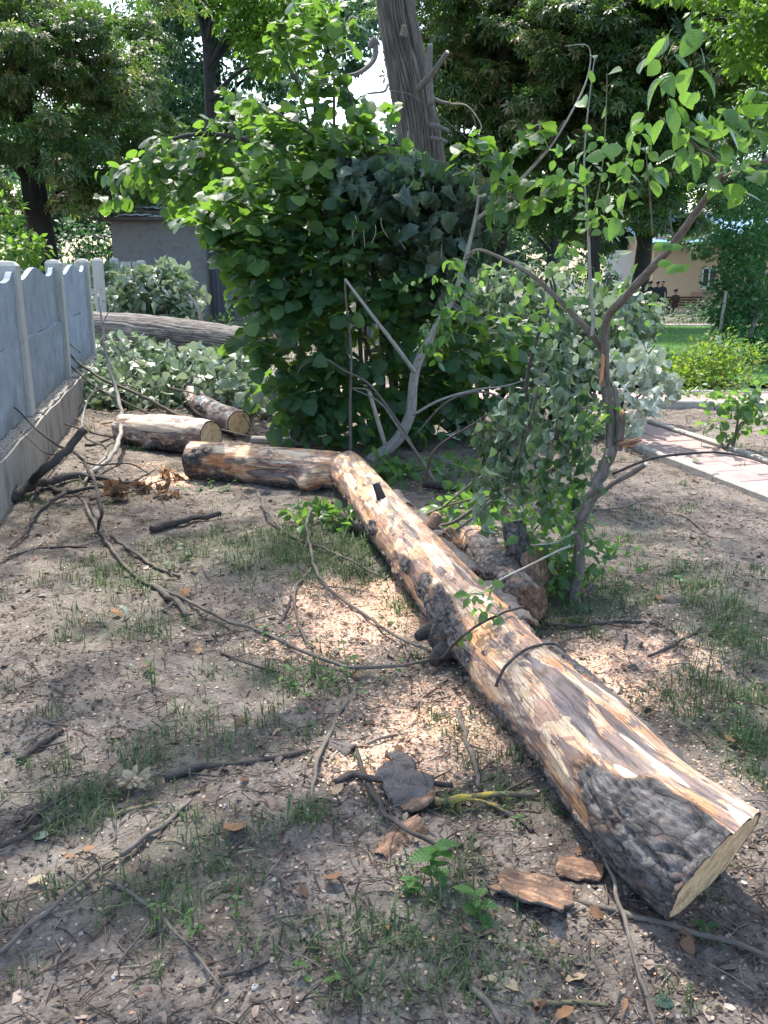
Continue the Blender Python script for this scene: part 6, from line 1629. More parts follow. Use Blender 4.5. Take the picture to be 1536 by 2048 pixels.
shrub('young_rose', 'small sparse rose plant on a bare stem in the soil right of the path', [(1470, 795, 7.2, .26, .12, .08, 84), (1440, 850, 7.2, .12, .1, .06, 36), (1500, 850, 7.2, .12, .1, .06, 36), (1520, 800, 7.2, .1, .1, .05, 24)], T_HAZEL, 'plum', .07, onground(1466, 7.25), (0, .6), 4, cat='plant')
shrub('climber_arch', 'tall arch smothered in green climbing leaves at the right edge', [(1500, 450, 15.2, .55, .5, .8, 1500), (1480, 560, 15, .45, .5, .7, 1300), (1520, 620, 15, .4, .5, .6, 1000), (1450, 600, 15, .22, .4, .5, 500), (1560, 420, 15.5, .6, .5, .9, 900), (1450, 660, 14.6, .2, .3, .35, 300), (1520, 690, 14.6, .3, .3, .3, 320), (1440, 500, 15, .15, .3, .3, 180)], T_SMALL, 'vine', .10, onground(1440, 15), (0, 1), 6, 300, cat='arch')
ar = thing('garden_arch', 'white painted post of the climber arch, standing in the lawn', 'post', onground(1436, 14.6))
b_ = np.array(onground(1436, 14.6)); limb(ar, [b_ - [0, 0, .1], b_ + [0, 0, .6], b_ + [.03, 0, 1.2]], [.028, .026, .024], 'bark_grey', 'post'); Geo().tube([b_ + [0, 0, -.05], b_ + [0.0, 0, .52]], .031, 10, 3).build('paint_band', M['white_paint'], ar)
b_ = np.array(onground(1490, 14.8)); limb(ar, [b_ - [0, 0, .1], b_ + [.05, 0, .5], b_ + [.18, 0, 1.1]], [.045, .04, .035], 'bark_grey', 'post')
shrub('yellow_sapling', 'sunlit yellow-green sapling rising behind the fence at the left edge', [(15, 480, 14, .35, .3, .3, 220), (50, 500, 13.6, .22, .3, .2, 130), (10, 430, 14, .16, .2, .2, 70), (70, 490, 13.8, .12, .2, .1, 40), (-40, 470, 14, .4, .4, .4, 160)], T_OVAL, 'maple', .11, onground(15, 14), (.3, 1), 5)
shrub('undergrowth', 'light green undergrowth left of the shed behind the fence posts', [(150, 490, 21, .7, .6, .6, 500), (200, 470, 21, .5, .6, .6, 420), (80, 520, 23, .8, .6, .5, 300), (210, 560, 20, .4, .6, .6, 200), (30, 500, 26, 1.0, .6, .6, 260)], T_SMALL, 'dark_tree', .12, onground(150, 21), (.5, 1), 6, 0)
shrub('undergrowth', 'hedge of dark bushes far behind the felled tangle, left of the white building', [(1120, 545, 41, 1.8, .8, .9, 600), (1040, 540, 41, 1.8, .8, 1.0, 600), (1190, 540, 42, 1.2, .8, .9, 420), (960, 530, 40, 1.8, .8, 1.0, 500), (1220, 590, 40, 1.2, .8, .5, 300)], T_SMALL, 'dark_tree', .2, onground(1100, 41), (0, .7), 6, 0)
shrub('undergrowth', 'dark bushes behind the lawn left of the park bench', [(1300, 625, 37, .9, .6, .45, 420), (1400, 628, 37, 1.1, .6, .4, 420), (1160, 600, 36, 1.5, .6, .6, 420), (1440, 610, 36, 1.2, .5, .6, 420)], T_SMALL, 'dark_tree', .14, onground(1330, 37), (.2, .9), 6, 0)
shrub('undergrowth', 'small weeds and shoots at the foot of the shed wall', [(480, 660, 16.5, .4, .4, .3, 200), (440, 650, 17, .3, .3, .2, 120), (520, 640, 17, .3, .3, .4, 120)], T_SMALL, 'plum', .08, onground(470, 16.8), (.2, .9), 3, 0)
shrub('undergrowth', 'dark bushes in the gap behind the hazel and the grey trunk', [(700, 480, 14, 1.0, .6, .8, 400), (850, 560, 13, 1.0, .6, .8, 400), (960, 480, 15, .8, .6, .7, 300), (1050, 500, 20, 1.2, .6, .9, 300)], T_SMALL, 'dark_tree', .12, onground(850, 13.5), (0, .6), 6, 0)
shrub('plum_seedlings', 'green seedlings and suckers around the foot of the broken plum tree', [(1120, 1120, 4.05, .10, .1, .12, 72), (1180, 1090, 4.1, .08, .1, .12, 48), (1100, 1170, 4.0, .08, .1, .06, 40), (1210, 1130, 4.2, .08, .1, .06, 30), (1060, 1100, 4.3, .08, .1, .08, 36)], T_OVAL, 'weed', .042, g(1130, 1200), (.1, .8), 7, cat='seedlings')

# ---------------------------------------------------------------- weeds
def weed(label, px, py, h, n, size, tmpl=None, mat='weed', tint=(.3, 1), spread=.03, heads=1):
    b = g(px, py); t = thing('weed', label, 'weed', b)
    F = Foliage(tmpl or T_OVAL, M[mat])
    for k in range(heads):
        o = np.array([RNG.normal(0, spread), RNG.normal(0, spread), 0]) * (heads > 1)
        e = b + o * 1.6 + [RNG.normal(0, .01), RNG.normal(0, .01), h * RNG.uniform(.7, 1.05)]
        pts = [b + o, (b + o + e) / 2 + RNG.normal(0, .006, 3), e]
        limb(t, pts, [.0022, .0018, .001], 'twig_green', 'stem', seg=5, sub=4)
        m = max(3, n // heads); f = np.linspace(.25, 1, m)[:, None]; p = pts[0] + (e - pts[0]) * f
        a = np.arange(m) * 2.4 + RNG.uniform(0, 6); d = np.stack([np.cos(a), np.sin(a), RNG.uniform(-.1, .5, m)], -1)
        F.add(p, d, np.array([0, 0, 1.0]) + d * [-.3, -.3, 0] + RNG.normal(0, .15, (m, 3)), size * RNG.uniform(.6, 1.15, m), RNG.uniform(tint[0], tint[1], m))
    F.finish(t, 300)
weed('bright green seedling with broad leaves beside the tan bark slab, tallest weed in the foreground', 865, 1775, .17, 14, .058)
weed('small leafy seedling just left of the tall bright seedling', 818, 1800, .08, 12, .036)
weed('seedling with rounded leaves at the left end of the curved bark board', 968, 1850, .08, 9, .05, spread=.02)
weed('feathery upright weed in the bare soil at centre left', 312, 1370, .13, 30, .024, T_LANCE, 'weed', (.3, .9), .012, 4)
weed('patch of round-leaved weeds below the long curved twig', 705, 1360, .10, 22, .036, None, 'weed', (.1, .8), .06, 6)
weed('low leafy weeds left of the round-leaved patch', 620, 1375, .04, 28, .03, None, 'weed', (.2, .9), .07, 8)
weed('thin weed with a few leaves among chips under the fallen twig', 545, 1290, .08, 10, .03, None, 'weed', (.2, .8), .03, 3)
weed('dark broad weeds between the dead branches and the grass', 375, 1120, .08, 14, .045, None, 'plum', (.1, .6), .05, 4)
weed('fern-like weed clinging to the underside of the long trunk', 962, 1400, .09, 26, .02, T_LANCE, 'weed', (.2, .8), .015, 3)
weed('narrow-leaved weed on the bare soil at the lower left', 330, 1860, .07, 14, .03, T_LANCE, 'weed', (0, .6), .02, 3)
weed('narrow-leaved weed right of the lower left twig', 470, 1840, .08, 12, .03, T_LANCE, 'weed', (0, .6), .02, 2)
weed('bright low weed at the bottom edge left of centre', 640, 1975, .05, 9, .028, None, 'weed', (.4, 1), .02, 2)
weed('small weed by the near sawn end of the long trunk', 1420, 1880, .04, 6, .05, None, 'plum', (0, .3), .01, 1)
weed('green weeds along the right edge of the picture below the sawdust', 1500, 1450, .12, 26, .03, T_LANCE, 'weed', (.1, .7), .05, 6)
weed('clump of weeds in the shade under the long trunk near the knot', 815, 1235, .09, 26, .035, None, 'plum', (.1, .7), .05, 6)
weed('small weeds on the bare soil beyond the plum foot', 1370, 1150, .08, 18, .035, None, 'plum', (.2, .8), .09, 6)
weed('low weed near the yellow-lichened stick', 1030, 1640, .06, 12, .026, T_LANCE, 'weed', (.2, .9), .02, 3)
weed('bright tuft of weed beside the horizontal log', 415, 985, .07, 26, .04, None, 'weed', (.1, .7), .06, 6)

# ---------------------------------------------------------------- sticks on the ground
def stick(label, l, w, mat='twig', lifts=0.0, name='fallen_stick', forks=(), twigs=0, end=None, cat='stick'):
    """w: thickness in the picture's pixels at its middle"""
    lifts = np.interp(np.linspace(0, 1, len(l)), np.linspace(0, 1, np.size(lifts)), np.atleast_1d(lifts)) if np.ndim(lifts) else np.full(len(l), lifts)
    pts = []
    mid = g(*l[len(l) // 2]); dm = proj(mid)[2]; r = w / F_PX * dm / 2
    for (a, b), z in zip(l, lifts):
        q = g(a, b + 0, max(z, 0) + r); pts.append(q + [0, 0, float(fbm(np.array([[q[0] * 9, q[1] * 9, 0]]), 2, 3)[0] - .5) * .01])
    pts = np.array(pts); t = thing(name, label, cat, (pts[0][0], pts[0][1], 0))
    n = len(pts); rad = r * np.interp(np.linspace(0, 1, n), [0, .15, 1], [1.05, 1.1, .72])
    sub = 6
    limb(t, pts, rad, mat, 'stem', seg=8, bump=.24, sub=sub, end=end)
    for f, fw in forks:
        fp = [g(a, b, r * .6 + .004) for a, b in f]; rr = fw / F_PX * dm / 2
        limb(t, fp, np.linspace(rr, rr * .6, len(fp)), mat, 'twig', seg=6, bump=.15)
    C, _ = catmull(pts, rad, 6)
    for q in range(twigs or (2 if len(l) > 4 else 1)):
        i = RNG.integers(2, len(C) - 3); d = C[i + 1] - C[i]; d /= np.linalg.norm(d); s = np.array([d[1], -d[0], 0]) * RNG.choice([-1, 1])
        L = RNG.uniform(.04, .16) * (dm / 3)
        e = C[i] + (d * .7 + s * .8) * L + [0, 0, RNG.uniform(-.005, .03)]
        limb(t, [C[i], (C[i] + e) / 2 + RNG.normal(0, .006, 3), e], [r * .4, r * .3, r * .15], mat, 'twig', seg=5, sub=3)
    return t
S = stick
S('long curved green-brown shoot sweeping across the middle ground to the long trunk', [(167, 1000), (187, 1047), (213, 1083), (237, 1117), (277, 1157), (317, 1177), (367, 1197), (417, 1223), (467, 1247), (512, 1258), (600, 1300), (680, 1330), (760, 1335), (830, 1325), (888, 1308)], 8, 'twig', [.03, .0, .0, .01, .01, .02, .03], twigs=3)
S('thin twig slanting down to the grass, ending near the sawdust', [(517, 987), (537, 1027), (563, 1060), (603, 1080), (650, 1097), (703, 1123), (760, 1152)], 6, 'twig', [.06, .02, .03])
S('thin brown twig running from the log gap across the sawdust to the trunk', [(623, 1017), (615, 1050), (620, 1090), (633, 1143), (667, 1187), (717, 1220), (783, 1267), (862, 1303)], 7, 'twig', [.12, .05, .02, .02, .03], forks=[([(800, 1275), (812, 1300), (815, 1320)], 7)])
S('thin bent twig curving down through the weeds below the sawdust', [(623, 1137), (597, 1167), (588, 1200), (597, 1243), (610, 1277), (627, 1297)], 6, 'twig', .015)
S('short thick dark stick left of the grass patch', [(300, 1056), (340, 1048), (390, 1036), (440, 1028)], 14, 'twig_dark', .01, end='wood_raw')
S('short grey stick with rough bark below the curved shoot', [(302, 1172), (330, 1188), (352, 1205), (375, 1232)], 13, 'twig', 0)
S('slim grey stick above the rough short one', [(222, 1070), (270, 1105), (310, 1132), (360, 1155)], 8, 'twig', 0)
S('thin dark twig lying at the left over bare soil', [(0, 1128), (25, 1112), (70, 1098), (130, 1094), (172, 1095)], 6, 'twig_dark', .0, twigs=2)
S('grey bark-covered stick stub at the left, above the lower left twigs', [(40, 1522), (70, 1498), (100, 1478), (127, 1460)], 15, 'twig_dark', 0, end='wood_raw')
for lab, l_, Y_, r_ in (('grey twig arching up from the low leaf heap, nearest the fence', [(150, 830), (180, 790), (250, 770), (310, 800)], [9, 9.4], [.006, .008, .007, .004]), ('pale twig crossing the low leaf heap towards the round sawn end', [(230, 740), (320, 770), (420, 800), (500, 880)], [10, 8], [.005, .007, .009, .008]),
    ('slender stick slanting down beside the round sawn log end', [(462, 800), (490, 835), (515, 870), (530, 892)], [8, 7.6], [.008, .008, .007, .006]), ('dark twig sticking up out of the low leaf heap', [(300, 780), (290, 740), (240, 700), (225, 668)], [9.6, 9.9], [.008, .007, .005, .003]),
    ('thin branch lying along the back edge of the bleached log', [(200, 848), (300, 835), (400, 850), (520, 878)], [8.4, 7.6], [.006, .009, .010, .008]), ('bare branch crossing in front of the leaf heap from the fence foot', [(120, 845), (200, 868), (240, 862), (330, 842)], [8.0, 8.2], [.008, .01, .009, .006])):
    stem_thing('heap_twig', lab, l_, Y_, r_, 'twig' if 'dark' not in lab else 'twig_dark', 'stick', seg=7)
S('thin twig lying level at the left edge', [(0, 1455), (45, 1448), (90, 1446), (135, 1452)], 7, 'twig', 0)
S('dark twig running off the left edge below the yellow seed cluster', [(0, 1693), (40, 1675), (90, 1650), (148, 1622)], 10, 'twig_dark', 0)
S('thin dark twig parallel to and above the one at the left edge', [(42, 1660), (75, 1630), (110, 1605), (148, 1585)], 6, 'twig_dark', 0)
S('long smooth twig rising from the bottom left edge', [(0, 1905), (50, 1858), (100, 1822), (160, 1765), (230, 1717)], 9, 'twig', [.02, .0])
S('pale grey stick slanting up to the right of the long smooth twig', [(240, 1708), (285, 1678), (330, 1648), (378, 1600)], 12, 'twig', .008)
S('mossy stick lying below the yellow seed cluster', [(230, 1632), (290, 1612), (350, 1595), (400, 1578)], 9, 'twig_green', 0)
S('long dark mossy stick pointing right from the yellow seed cluster', [(330, 1555), (400, 1535), (470, 1527), (540, 1517), (614, 1503)], 15, 'twig_dark', 0, twigs=2)
S('straight thin twig slanting to the bottom in the lower left', [(210, 1757), (270, 1795), (320, 1830), (370, 1882), (405, 1925), (445, 1978)], 8, 'twig', .006)
S('short thin twig fragment among the lower left soil', [(238, 1926), (265, 1888), (296, 1846)], 6, 'twig', 0)
S('light brown stick pointing at the camera right of centre left', [(697, 1402), (668, 1450), (645, 1500), (632, 1545), (624, 1612)], 10, 'twig', [.0, .02, .0])
S('forked grey twig running from the blue-grey flake towards the trunk', [(672, 1497), (720, 1490), (768, 1476), (830, 1462), (900, 1432)], 6, 'twig', .01, forks=[([(768, 1476), (810, 1435), (850, 1395), (895, 1358)], 6)])
S('dark crooked branch piece with a sawn tip behind the curled bark slab', [(672, 1566), (700, 1548), (735, 1557), (780, 1565), (830, 1565), (908, 1570)], 14, 'twig_dark', .01, forks=[([(712, 1500), (722, 1530), (735, 1565), (760, 1600), (790, 1640)], 12)], end='wood_raw')
S('dark curved stick passing over the tan bark slab', [(735, 1570), (770, 1625), (805, 1655), (850, 1680), (900, 1700)], 10, 'twig_dark', [.01, .04, .02])
S('thick stick crusted with yellow lichen', [(866, 1598), (920, 1598), (970, 1594), (1020, 1590), (1078, 1590)], 15, 'lichen', .01)
S('straight pale stick running down to the lichened stick', [(915, 1422), (930, 1470), (945, 1520), (958, 1575)], 12, 'twig', [.0, .02])
S('dark stick continuing beyond the lichened stick towards the trunk shade', [(968, 1600), (1000, 1622), (1035, 1640), (1065, 1662)], 12, 'twig_dark', 0)
S('grey stick right of the bright seedling', [(888, 1655), (905, 1700), (925, 1750), (944, 1812)], 11, 'twig', .0)
S('long stick with a white peeled end running under the sawn end of the trunk', [(1040, 1765), (1100, 1780), (1160, 1800), (1230, 1820), (1320, 1842), (1400, 1868), (1470, 1890), (1545, 1915)], 13, 'twig', .01)
S('long thin straight cane crossing in front of the sawn end down to the bottom edge', [(1200, 1650), (1212, 1710), (1232, 1785), (1250, 1850), (1268, 1920), (1285, 1975), (1312, 2055)], 9, 'twig', [.03, .05, .03])
S('grey stick at the bottom edge right of centre', [(932, 1962), (955, 1990), (980, 2015), (1012, 2050)], 15, 'twig', 0)
S('greenish stick lying along the bottom edge', [(985, 2030), (1060, 2008), (1130, 2003), (1215, 2012)], 10, 'twig_green', 0)
S('short dark twig beside the pale chips', [(980, 1530), (998, 1546), (1008, 1572)], 8, 'twig_dark', .0)
S('thin twig leaning on the shaded trunk side', [(1015, 1582), (1050, 1560), (1090, 1535)], 6, 'twig', .01)
S('small twig close to the trunk above the chips', [(1045, 1500), (1058, 1520), (1075, 1512)], 6, 'twig_dark', 0)
S('thin dark twig on the right bare soil near the sawdust', [(1298, 1312), (1340, 1295), (1370, 1278), (1402, 1255)], 6, 'twig_dark', .005)
S('long thin twig lying between the plum foot and the right soil', [(1090, 1247), (1150, 1252), (1220, 1245), (1290, 1243), (1330, 1258), (1352, 1268)], 7, 'twig_dark', .005, forks=[([(1245, 1246), (1255, 1275), (1248, 1298)], 6)])
S('short dark twig in the weeds above the sawdust patch', [(560, 1250), (572, 1222), (582, 1190)], 8, 'twig_dark', [0, .05])
S('thin twig in the shade below the sawdust', [(440, 1305), (500, 1330), (560, 1345)], 5, 'twig_dark', 0)
S('thin pale twig at lower centre', [(680, 1608), (640, 1600), (600, 1622)], 5, 'twig', 0)
S('dark twig at the bottom left of centre', [(440, 1955), (490, 1945), (540, 1925)], 7, 'twig_dark', 0)
S('thin stalk lying right of the plum foot on bare soil', [(1180, 1020), (1240, 1015), (1290, 1000)], 4, 'twig', 0)
S('bare twig on the soil between path and plum', [(1330, 1020), (1380, 1040), (1420, 1075)], 4, 'twig', 0)
pe = thing('peeled_stick', 'white peeled stick end lying just above the curved bark board', 'stick', g(1006, 1755)); limb(pe, [g(1006, 1753, .016), g(1024, 1760, .016), g(1044, 1767, .016)], [.009, .009, .008], 'wood_white', 'stem')
pe = thing('wood_splinter', 'thin white wood splinter below the curved bark board', 'splinter', g(1005, 1845)); limb(pe, [g(1004, 1838, .006), g(1014, 1860, .006), g(1020, 1872, .005)], [.003, .003, .001], 'wood_white', 'stem', seg=5)

# twigs lying over the long trunk
def over(label, l, r, mat='twig_dark', lift=.012):
    pts = []
    for a, b, on in l: pts.append(surf(a, b)[0] + surf(a, b)[1] * (lift + r) if on else g(a, b, .08 if on == 0 else on))
    t = thing('twig_on_log', label, 'twig', pts[0]); limb(t, pts, [r, r * .9, r * .7], mat, 'stem', seg=7, bump=.15)
over('dark twig lying across the long trunk and rising to the right', [(880, 1318, 0), (935, 1285, 1), (990, 1250, 1), (1035, 1228, 1)], .006, lift=.03)
over('curved brown twig draped over the bare wood of the long trunk', [(1000, 1375, 1), (1015, 1340, 1), (1050, 1308, 1), (1100, 1293, 1), (1130, 1300, 1)], .006, lift=.008)

# ---------------------------------------------------------------- dead branches by the fence
def dead(label, segs, mat='twig_dark'):
    t = thing('dead_branch', label, 'branch', np.array(segs[0][0][0]) * [1, 1, 0])
    for pts, r, *m in segs: limb(t, pts, r, m[0] if m else mat, 'limb', seg=9, bump=.14, end=m[1] if len(m) > 1 else None)
    return t
G = lambda a, b, z=.02: g(a, b, z)
dead('thick forked dark branch lying at the left edge, one arm sawn and pointing up', [
    ([G(-30, 1000, .05), G(30, 985, .06), G(60, 968, .08), P(90, 938, 5.75), P(130, 905, 5.85), P(172, 860, 5.95)], [.040, .036, .030, .030, .028, .026], 'bark_dark', 'wood_raw'),
    ([G(10, 1000, .04), G(60, 975, .05), G(110, 958, .05), G(170, 952, .04), G(235, 965, .03), G(280, 968, .02)], [.034, .031, .028, .025, .02, .012], 'bark_dark'),
    ([G(100, 975, .03), G(130, 985, .02), G(180, 975, .02), G(230, 975, .02)], [.02, .016, .012, .008], 'bark_dark'),
    ([G(130, 985, .03), G(90, 1010, .02), G(65, 1040, .02), G(50, 1065, .02), G(18, 1098, .01)], [.014, .012, .010, .008, .005], 'twig_dark')])
dead('tall thin grey branch curving down from beside the lone post to the ground', [
    ([P(196, 588, 8.3), P(205, 650, 8.2), P(213, 720, 8.1), P(236, 790, 7.9), P(243, 850, 7.5), G(232, 895, .12), G(205, 930, .05), G(165, 950, .03)], [.008, .010, .013, .016, .018, .018, .017, .015], 'bark_grey'),
    ([P(205, 650, 8.2), P(212, 632, 8.2), P(222, 617, 8.2)], [.008, .006, .005], 'bark_grey'), ([P(207, 670, 8.2), P(196, 690, 8.1), P(192, 720, 8.0)], [.006, .005, .003], 'bark_grey')])
dead('long slim branch slanting over the leaf heap down to the bleached log', [
    ([P(118, 690, 9.6), P(170, 735, 9.4), P(225, 768, 9.2), P(300, 800, 9.0), P(365, 838, 8.8)], [.012, .014, .016, .018, .02], 'twig'),
    ([P(98, 682, 9.5), P(120, 705, 9.5), P(155, 745, 9.3), P(200, 780, 9.1), P(270, 815, 8.8), P(330, 845, 8.6)], [.005, .006, .009, .010, .010, .008], 'twig_dark'),
    ([P(135, 660, 9.5), P(137, 685, 9.5), P(160, 705, 9.4)], [.004, .005, .006], 'twig_dark'), ([P(95, 720, 9.4), P(120, 718, 9.4), P(140, 728, 9.4)], [.004, .005, .006], 'twig_dark')])
dead('dark arching dead branch rising beside the fence and bending down to the soil', [
    ([P(18, 805, 6.6), P(65, 850, 6.4), P(110, 888, 6.2), P(150, 905, 6.0), P(178, 943, 5.6), P(195, 985, 5.2), P(202, 1020, 4.9), G(197, 1062, .02)], [.005, .007, .008, .009, .011, .012, .012, .008], 'twig_dark'),
    ([P(135, 908, 6.0), P(90, 905, 6.1), P(40, 862, 6.3)], [.006, .005, .003], 'twig_dark'), ([P(165, 925, 5.8), P(200, 930, 5.8), P(260, 928, 5.9), P(300, 950, 5.9)], [.006, .006, .005, .003], 'twig_dark'), ([G(197, 1062, .02), G(180, 1070, .02), G(168, 1078, .01)], [.008, .007, .005], 'twig_green')])
dead('tangle of thin dead twigs at the fence foot, left of the bleached log', [
    ([G(168, 965, .03), G(215, 900, .05), P(168, 872, 6.6), P(170, 815, 6.9), P(195, 770, 7.0)], [.01, .01, .009, .007, .004], 'bark_grey'),
    ([P(150, 835, 7.3), P(185, 865, 7.1), P(225, 875, 7.0), G(248, 890, .03)], [.006, .007, .007, .006], 'twig_dark'), ([G(170, 890, .04), G(200, 885, .05), G(232, 870, .05)], [.014, .012, .009], 'twig_dark'),
    ([G(60, 1005, .03), G(100, 940, .04), G(150, 880, .05)], [.008, .007, .004], 'twig_dark'), ([G(215, 970, .02), G(260, 965, .02), G(310, 940, .03)], [.010, .009, .005], 'twig_dark'), ([G(180, 1000, .02), G(215, 990, .02), G(240, 1000, .02)], [.01, .008, .005], 'twig_dark')])
t = thing('withered_sprig', 'crumpled orange-brown withered leaves on a thin branch in front of the horizontal log', 'withered branch', g(290, 985))
limb(t, [G(215, 985, .03), G(260, 985, .06), G(310, 965, .07), G(350, 955, .04)], [.006, .005, .004, .002], 'twig_dark', 'twig'); limb(t, [G(310, 965, .07), G(325, 1000, .03), G(330, 1020, .02)], [.004, .003, .002], 'twig_dark', 'twig')
F = Foliage(T_WILT, M['dry_leaf'])
for a, b, n in ((235, 985, 16), (225, 975, 8), (290, 968, 9), (345, 950, 8), (320, 985, 6), (345, 990, 5), (330, 945, 6)):
    p, v = in_blob(n, G(a, b, .04), (.07, .06, .03), .1); p[:, 2] = np.maximum(p[:, 2], .02); F.add(p, rdir(n), rdir(n), RNG.uniform(.04, .075, n), RNG.uniform(.1, .65, n))
F.finish(t, 300)
t = thing('seed_cluster', 'fanned cluster of dry golden maple keys on the soil at the lower left', 'seed cluster', g(262, 1575))
F = Foliage([blade(5, lambda y: 0 if y <= 0 or y >= 1 else .17 * math.sin(PI * y ** 1.3) ** .7, .3, .15, pet=0)], M['dry_leaf'])
a = RNG.uniform(0, 2 * PI, 30); el = RNG.uniform(.05, 1.1, 30); p = np.array(G(270, 1562, .018)) + RNG.normal(0, .008, (30, 3)) * [1, 1, .5]
F.add(p, np.stack([np.cos(a) * np.cos(el) - .15, np.sin(a) * np.cos(el), np.sin(el) * .6], -1), rdir(30, 1), RNG.uniform(.038, .062, 30), RNG.uniform(.8, 1, 30)); F.finish(t, 300, 'key')
limb(t, [G(262, 1560, .018), G(255, 1600, .01), G(250, 1625, .006)], [.002, .0016, .001], 'twig_green', 'stalk', seg=5)
t = thing('dry_husk', 'crumpled yellow-brown dry husk on the soil near the bottom right of centre', 'husk', g(1015, 1985))
F = Foliage(T_WILT, M['dry_leaf'])
p = np.array(G(1015, 1975, .012)) + RNG.normal(0, .014, (12, 3)) * [1, .8, .4]; p[:, 2] = np.maximum(p[:, 2], .008); F.add(p, rdir(12), rdir(12, .6), RNG.uniform(.02, .04, 12), RNG.uniform(.8, 1, 12)); F.finish(t, 300, 'petal')

# single fallen leaves and chips
def lone_leaf(name, label, px, py, s, mat, tint, tmpl, group=None, cat='leaf'):
    V, T, UV = tmpl; b = g(px, py); a = RNG.uniform(0, 2 * PI)
    B = basis(np.array([[math.cos(a), math.sin(a), RNG.normal(.05, .15)]]), np.array([[RNG.normal(0, .25), RNG.normal(0, .25), 1.0]]))[0]
    VV = (V @ B.T) * s; VV[:, 2] -= VV[:, 2].min() - .002
    z = float(rest_z(np.array([b]))[0])
    o = link_mesh(name, mk_mesh(name, VV, T, UV, np.full(len(V), tint)), M[mat]); o.location = (b[0], b[1], z + .003)
    tag(o, label, cat, group)
lone = [('pale green leaf lying flat on the lower left soil', 98, 1672, .05, 'wilt_pale', .1, T_OVAL[2]), ('whitish torn leaf under the long smooth twig at the lower left', 112, 1825, .045, 'wilt_pale', .9, T_OVAL[2]), ('green leaf half lying in the chips above the brown stick', 603, 1425, .04, 'plum', .5, T_OVAL[0]),
        ('small green leaf just below the half-buried green leaf', 618, 1460, .035, 'wilt_grey', .3, T_OVAL[1]), ('pale leaf on the pebbly soil near the short grey stick', 240, 1228, .05, 'wilt_grey', .8, T_WILT[2]), ('white curled leaf lying beside the leafy clump at the log gap', 655, 1035, .075, 'wilt_pale', .8, T_WILT[1]),
        ('blue-green leaf on the twig right of the plum foot', 1158, 1250, .07, 'plum', .1, T_HAZEL[0]), ('dark green leaf lying alone on the right soil', 1348, 1155, .075, 'plum', .3, T_OVAL[2]), ('pale green leaf on the soil above the lone dark one', 1316, 1108, .05, 'wilt_grey', .7, T_OVAL[2]),
        ('brown leaf curled by the short thick dark stick', 375, 1190, .06, 'dry_leaf', .55, T_DRY[1]), ('pinkish folded leaf left of the feathery weed', 395, 1312, .05, 'dry_leaf', .75, T_DRY[2]), ('rust brown leaf under the dark stub left of the feathery weed', 283, 1350, .055, 'dry_leaf', .3, T_DRY[1]),
        ('rust-coloured curled leaf pointing down at the left of centre', 485, 1450, .04, 'dry_leaf', .3, T_DRY[1]), ('long pale brown leaf at the lower left of centre', 470, 1690, .07, 'dry_leaf', .6, T_DRY[1]), ('yellow-tan broken leaf at the far lower left', 55, 1760, .05, 'dry_leaf', .9, T_DRY[2]),
        ('grey-violet leaf at the bottom edge by the thin cane', 1305, 2010, .05, 'wilt_dark', .8, T_OVAL[2]), ('white petal-like leaf on the soil by the path', 1395, 935, .08, 'wilt_pale', 1, T_WILT[2]), ('yellowish leaf caught by the lower plum shoots', 1050, 1130, .04, 'dry_leaf', .95, T_DRY[0])]
for lab, px, py, s, mt_, ti, tm in lone: lone_leaf('fallen_leaf', lab, px, py, s, mt_, ti, tm)
MARKS = [(865, 1700, 'the bright seedling'), (265, 1560, 'the golden seed cluster'), (812, 1580, 'the curled bark slab'), (970, 1595, 'the lichened stick'), (1060, 1810, 'the curved bark board'), (730, 1215, 'the sawdust patch'), (312, 1330, 'the feathery weed'),
         (370, 1040, 'the short dark stick'), (1150, 1200, 'the plum foot'), (1290, 1330, 'the right-hand sawdust'), (80, 1490, 'the grey stick stub'), (480, 1520, 'the dark mossy stick'), (640, 1500, 'the light brown stick'), (1250, 1850, 'the thin straight cane'), (310, 1830, 'the straight thin twig'),
         (100, 1820, 'the long smooth twig'), (1016, 1980, 'the dry husk'), (700, 1350, 'the round-leaved weeds'), (340, 1200, 'the rough short stick'), (1480, 1450, 'the weeds at the right edge'), (1300, 1000, 'the edge of the path'), (520, 930, 'the torn orange log'), (90, 960, 'the forked dark branch'),
         (1040, 1640, 'the dark stick by the trunk'), (1400, 1860, 'the sawn end of the trunk'), (640, 1090, 'the lush grass'), (1340, 1250, 'the long thin twig on the right'), (500, 1990, 'the white pebble'), (700, 1780, 'the open soil at lower centre')]
USED = set()
def where(px, py, what):
    for a, b, nm in sorted(MARKS, key=lambda m: (m[0] - px) ** 2 + (m[1] - py) ** 2)[:5]:
        dx, dy = px - a, py - b
        rel = ('right of ' if dx > 0 else 'left of ') if abs(dx) > abs(dy) else ('below ' if dy > 0 else 'above ')
        for far_ in ('just ', '', 'well '):
            d = math.hypot(dx, dy)
            if (far_ == 'just ') != (d < 70) or (far_ == 'well ') != (d > 180): continue
            lab = f'{what} {far_}{rel}{nm}'
            if lab not in USED: USED.add(lab); return lab
    return None
n_made = 0
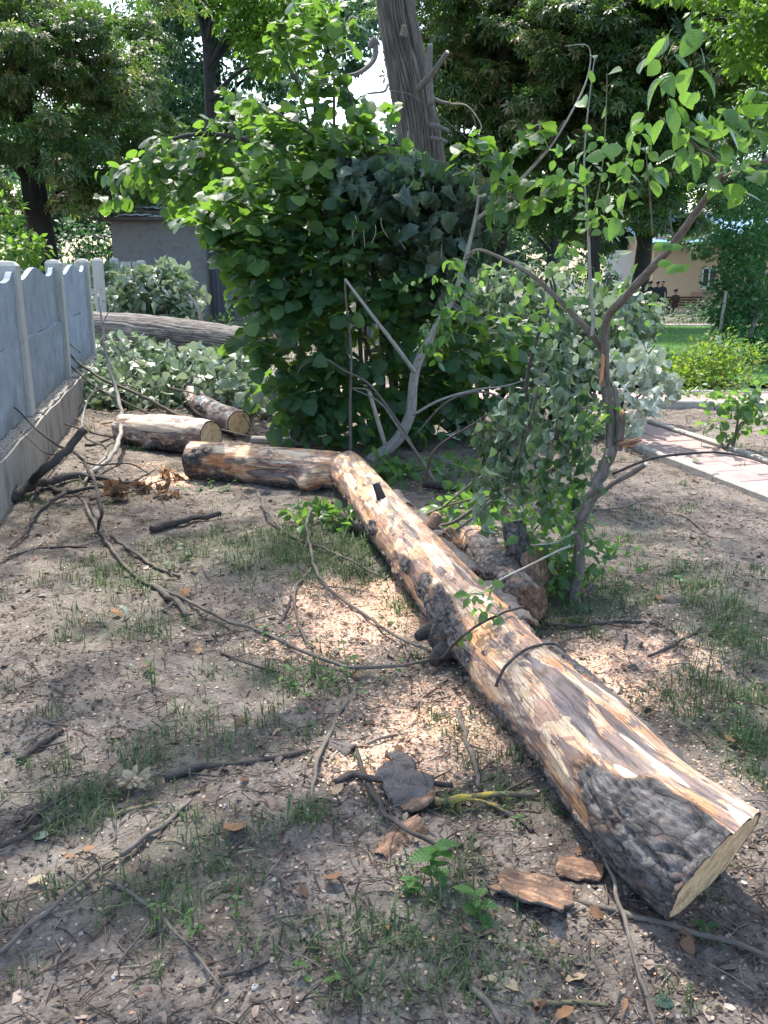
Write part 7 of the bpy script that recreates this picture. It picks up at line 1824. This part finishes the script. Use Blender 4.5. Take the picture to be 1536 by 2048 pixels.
while n_made < 95:
    Y = 1.2 + 7.2 * RNG.random() ** 1.1; x = RNG.uniform(-1, 1) * (.43 * Y); ti = RNG.random(); kd = int(RNG.integers(0, 6)); sz = RNG.uniform(.022, .05)
    a, b, _d = proj(np.array([x, Y, 0.0])); n_made += 1
    if not (0 < a < 1536 and 0 < b < 2048): continue
    lab = where(float(a), float(b), ('small ' if sz < .034 else '') + ('dark brown' if ti < .25 else 'brown' if ti < .5 else 'orange-brown' if ti < .78 else 'pale tan') + (' broad' if kd in (1, 5) else ' narrow' if kd == 3 else ' curled') + ' dry leaf')
    if lab: lone_leaf('dry_leaf', lab, float(a), float(b), sz, 'dry_leaf', ti, (T_DRY + T_DRY)[kd], 'dry leaves scattered over the soil')
for i in range(36):
    Y = 1.3 + 5 * RNG.random(); x = RNG.uniform(-1, 1) * (.42 * Y); a, b, _d = proj(np.array([x, Y, 0.0])); bb = g(float(a), float(b)); L_ = RNG.uniform(.02, .045)
    lab = where(float(a), float(b), ('tiny' if L_ < .028 else 'long' if L_ > .038 else 'short') + ' reddish bark chip')
    if lab: bark_piece('bark_chip', lab, [bb[0], bb[1], float(rest_z(np.array([bb]))[0]) + .006], RNG.uniform(0, 6), RNG.uniform(.008, .016), L_, .3, int(RNG.integers(100, 400)), 'in', th=.003, cat='bark chip', group='bark chips scattered over the soil')
def pebble(label, px, py, s, group=None):
    u = rdir(60); q = Geo(); n, m = 7, 10; V = []
    for i in range(n + 1):
        for j in range(m): th_, ph_ = PI * i / n, 2 * PI * j / m; V.append((math.sin(th_) * math.cos(ph_), math.sin(th_) * math.sin(ph_), math.cos(th_)))
    V = np.array(V); V = V * (1 + .35 * (fbm(V * 1.6 + px, 2, 3) - .5))[:, None] * [1, .8, .6] * s
    Q = [(i * m + j, i * m + (j + 1) % m, (i + 1) * m + (j + 1) % m, (i + 1) * m + j) for i in range(n) for j in range(m)]
    o = Geo().add(V, np.array(Q)).build('pebble', M['stone']); b = g(px, py); o.location = (b[0], b[1], float(rest_z(np.array([b]))[0]) + s * .3); o.rotation_euler = (0, 0, px); tag(o, label, 'stone', group)
pebble('white pebble at the bottom edge left of centre', 510, 1980, .010)
pebble('pale round pebble near the lower left twig fragment', 228, 1955, .008)
for i in range(24):
    Y = 1.2 + 3 * RNG.random(); a, b, _d = proj(np.array([RNG.uniform(-1, 1) * .42 * Y, Y, 0.0])); lab = where(float(a), float(b), 'tiny pale pebble'); lab and pebble(lab, float(a), float(b), RNG.uniform(.003, .0065), 'tiny pebbles on the soil')
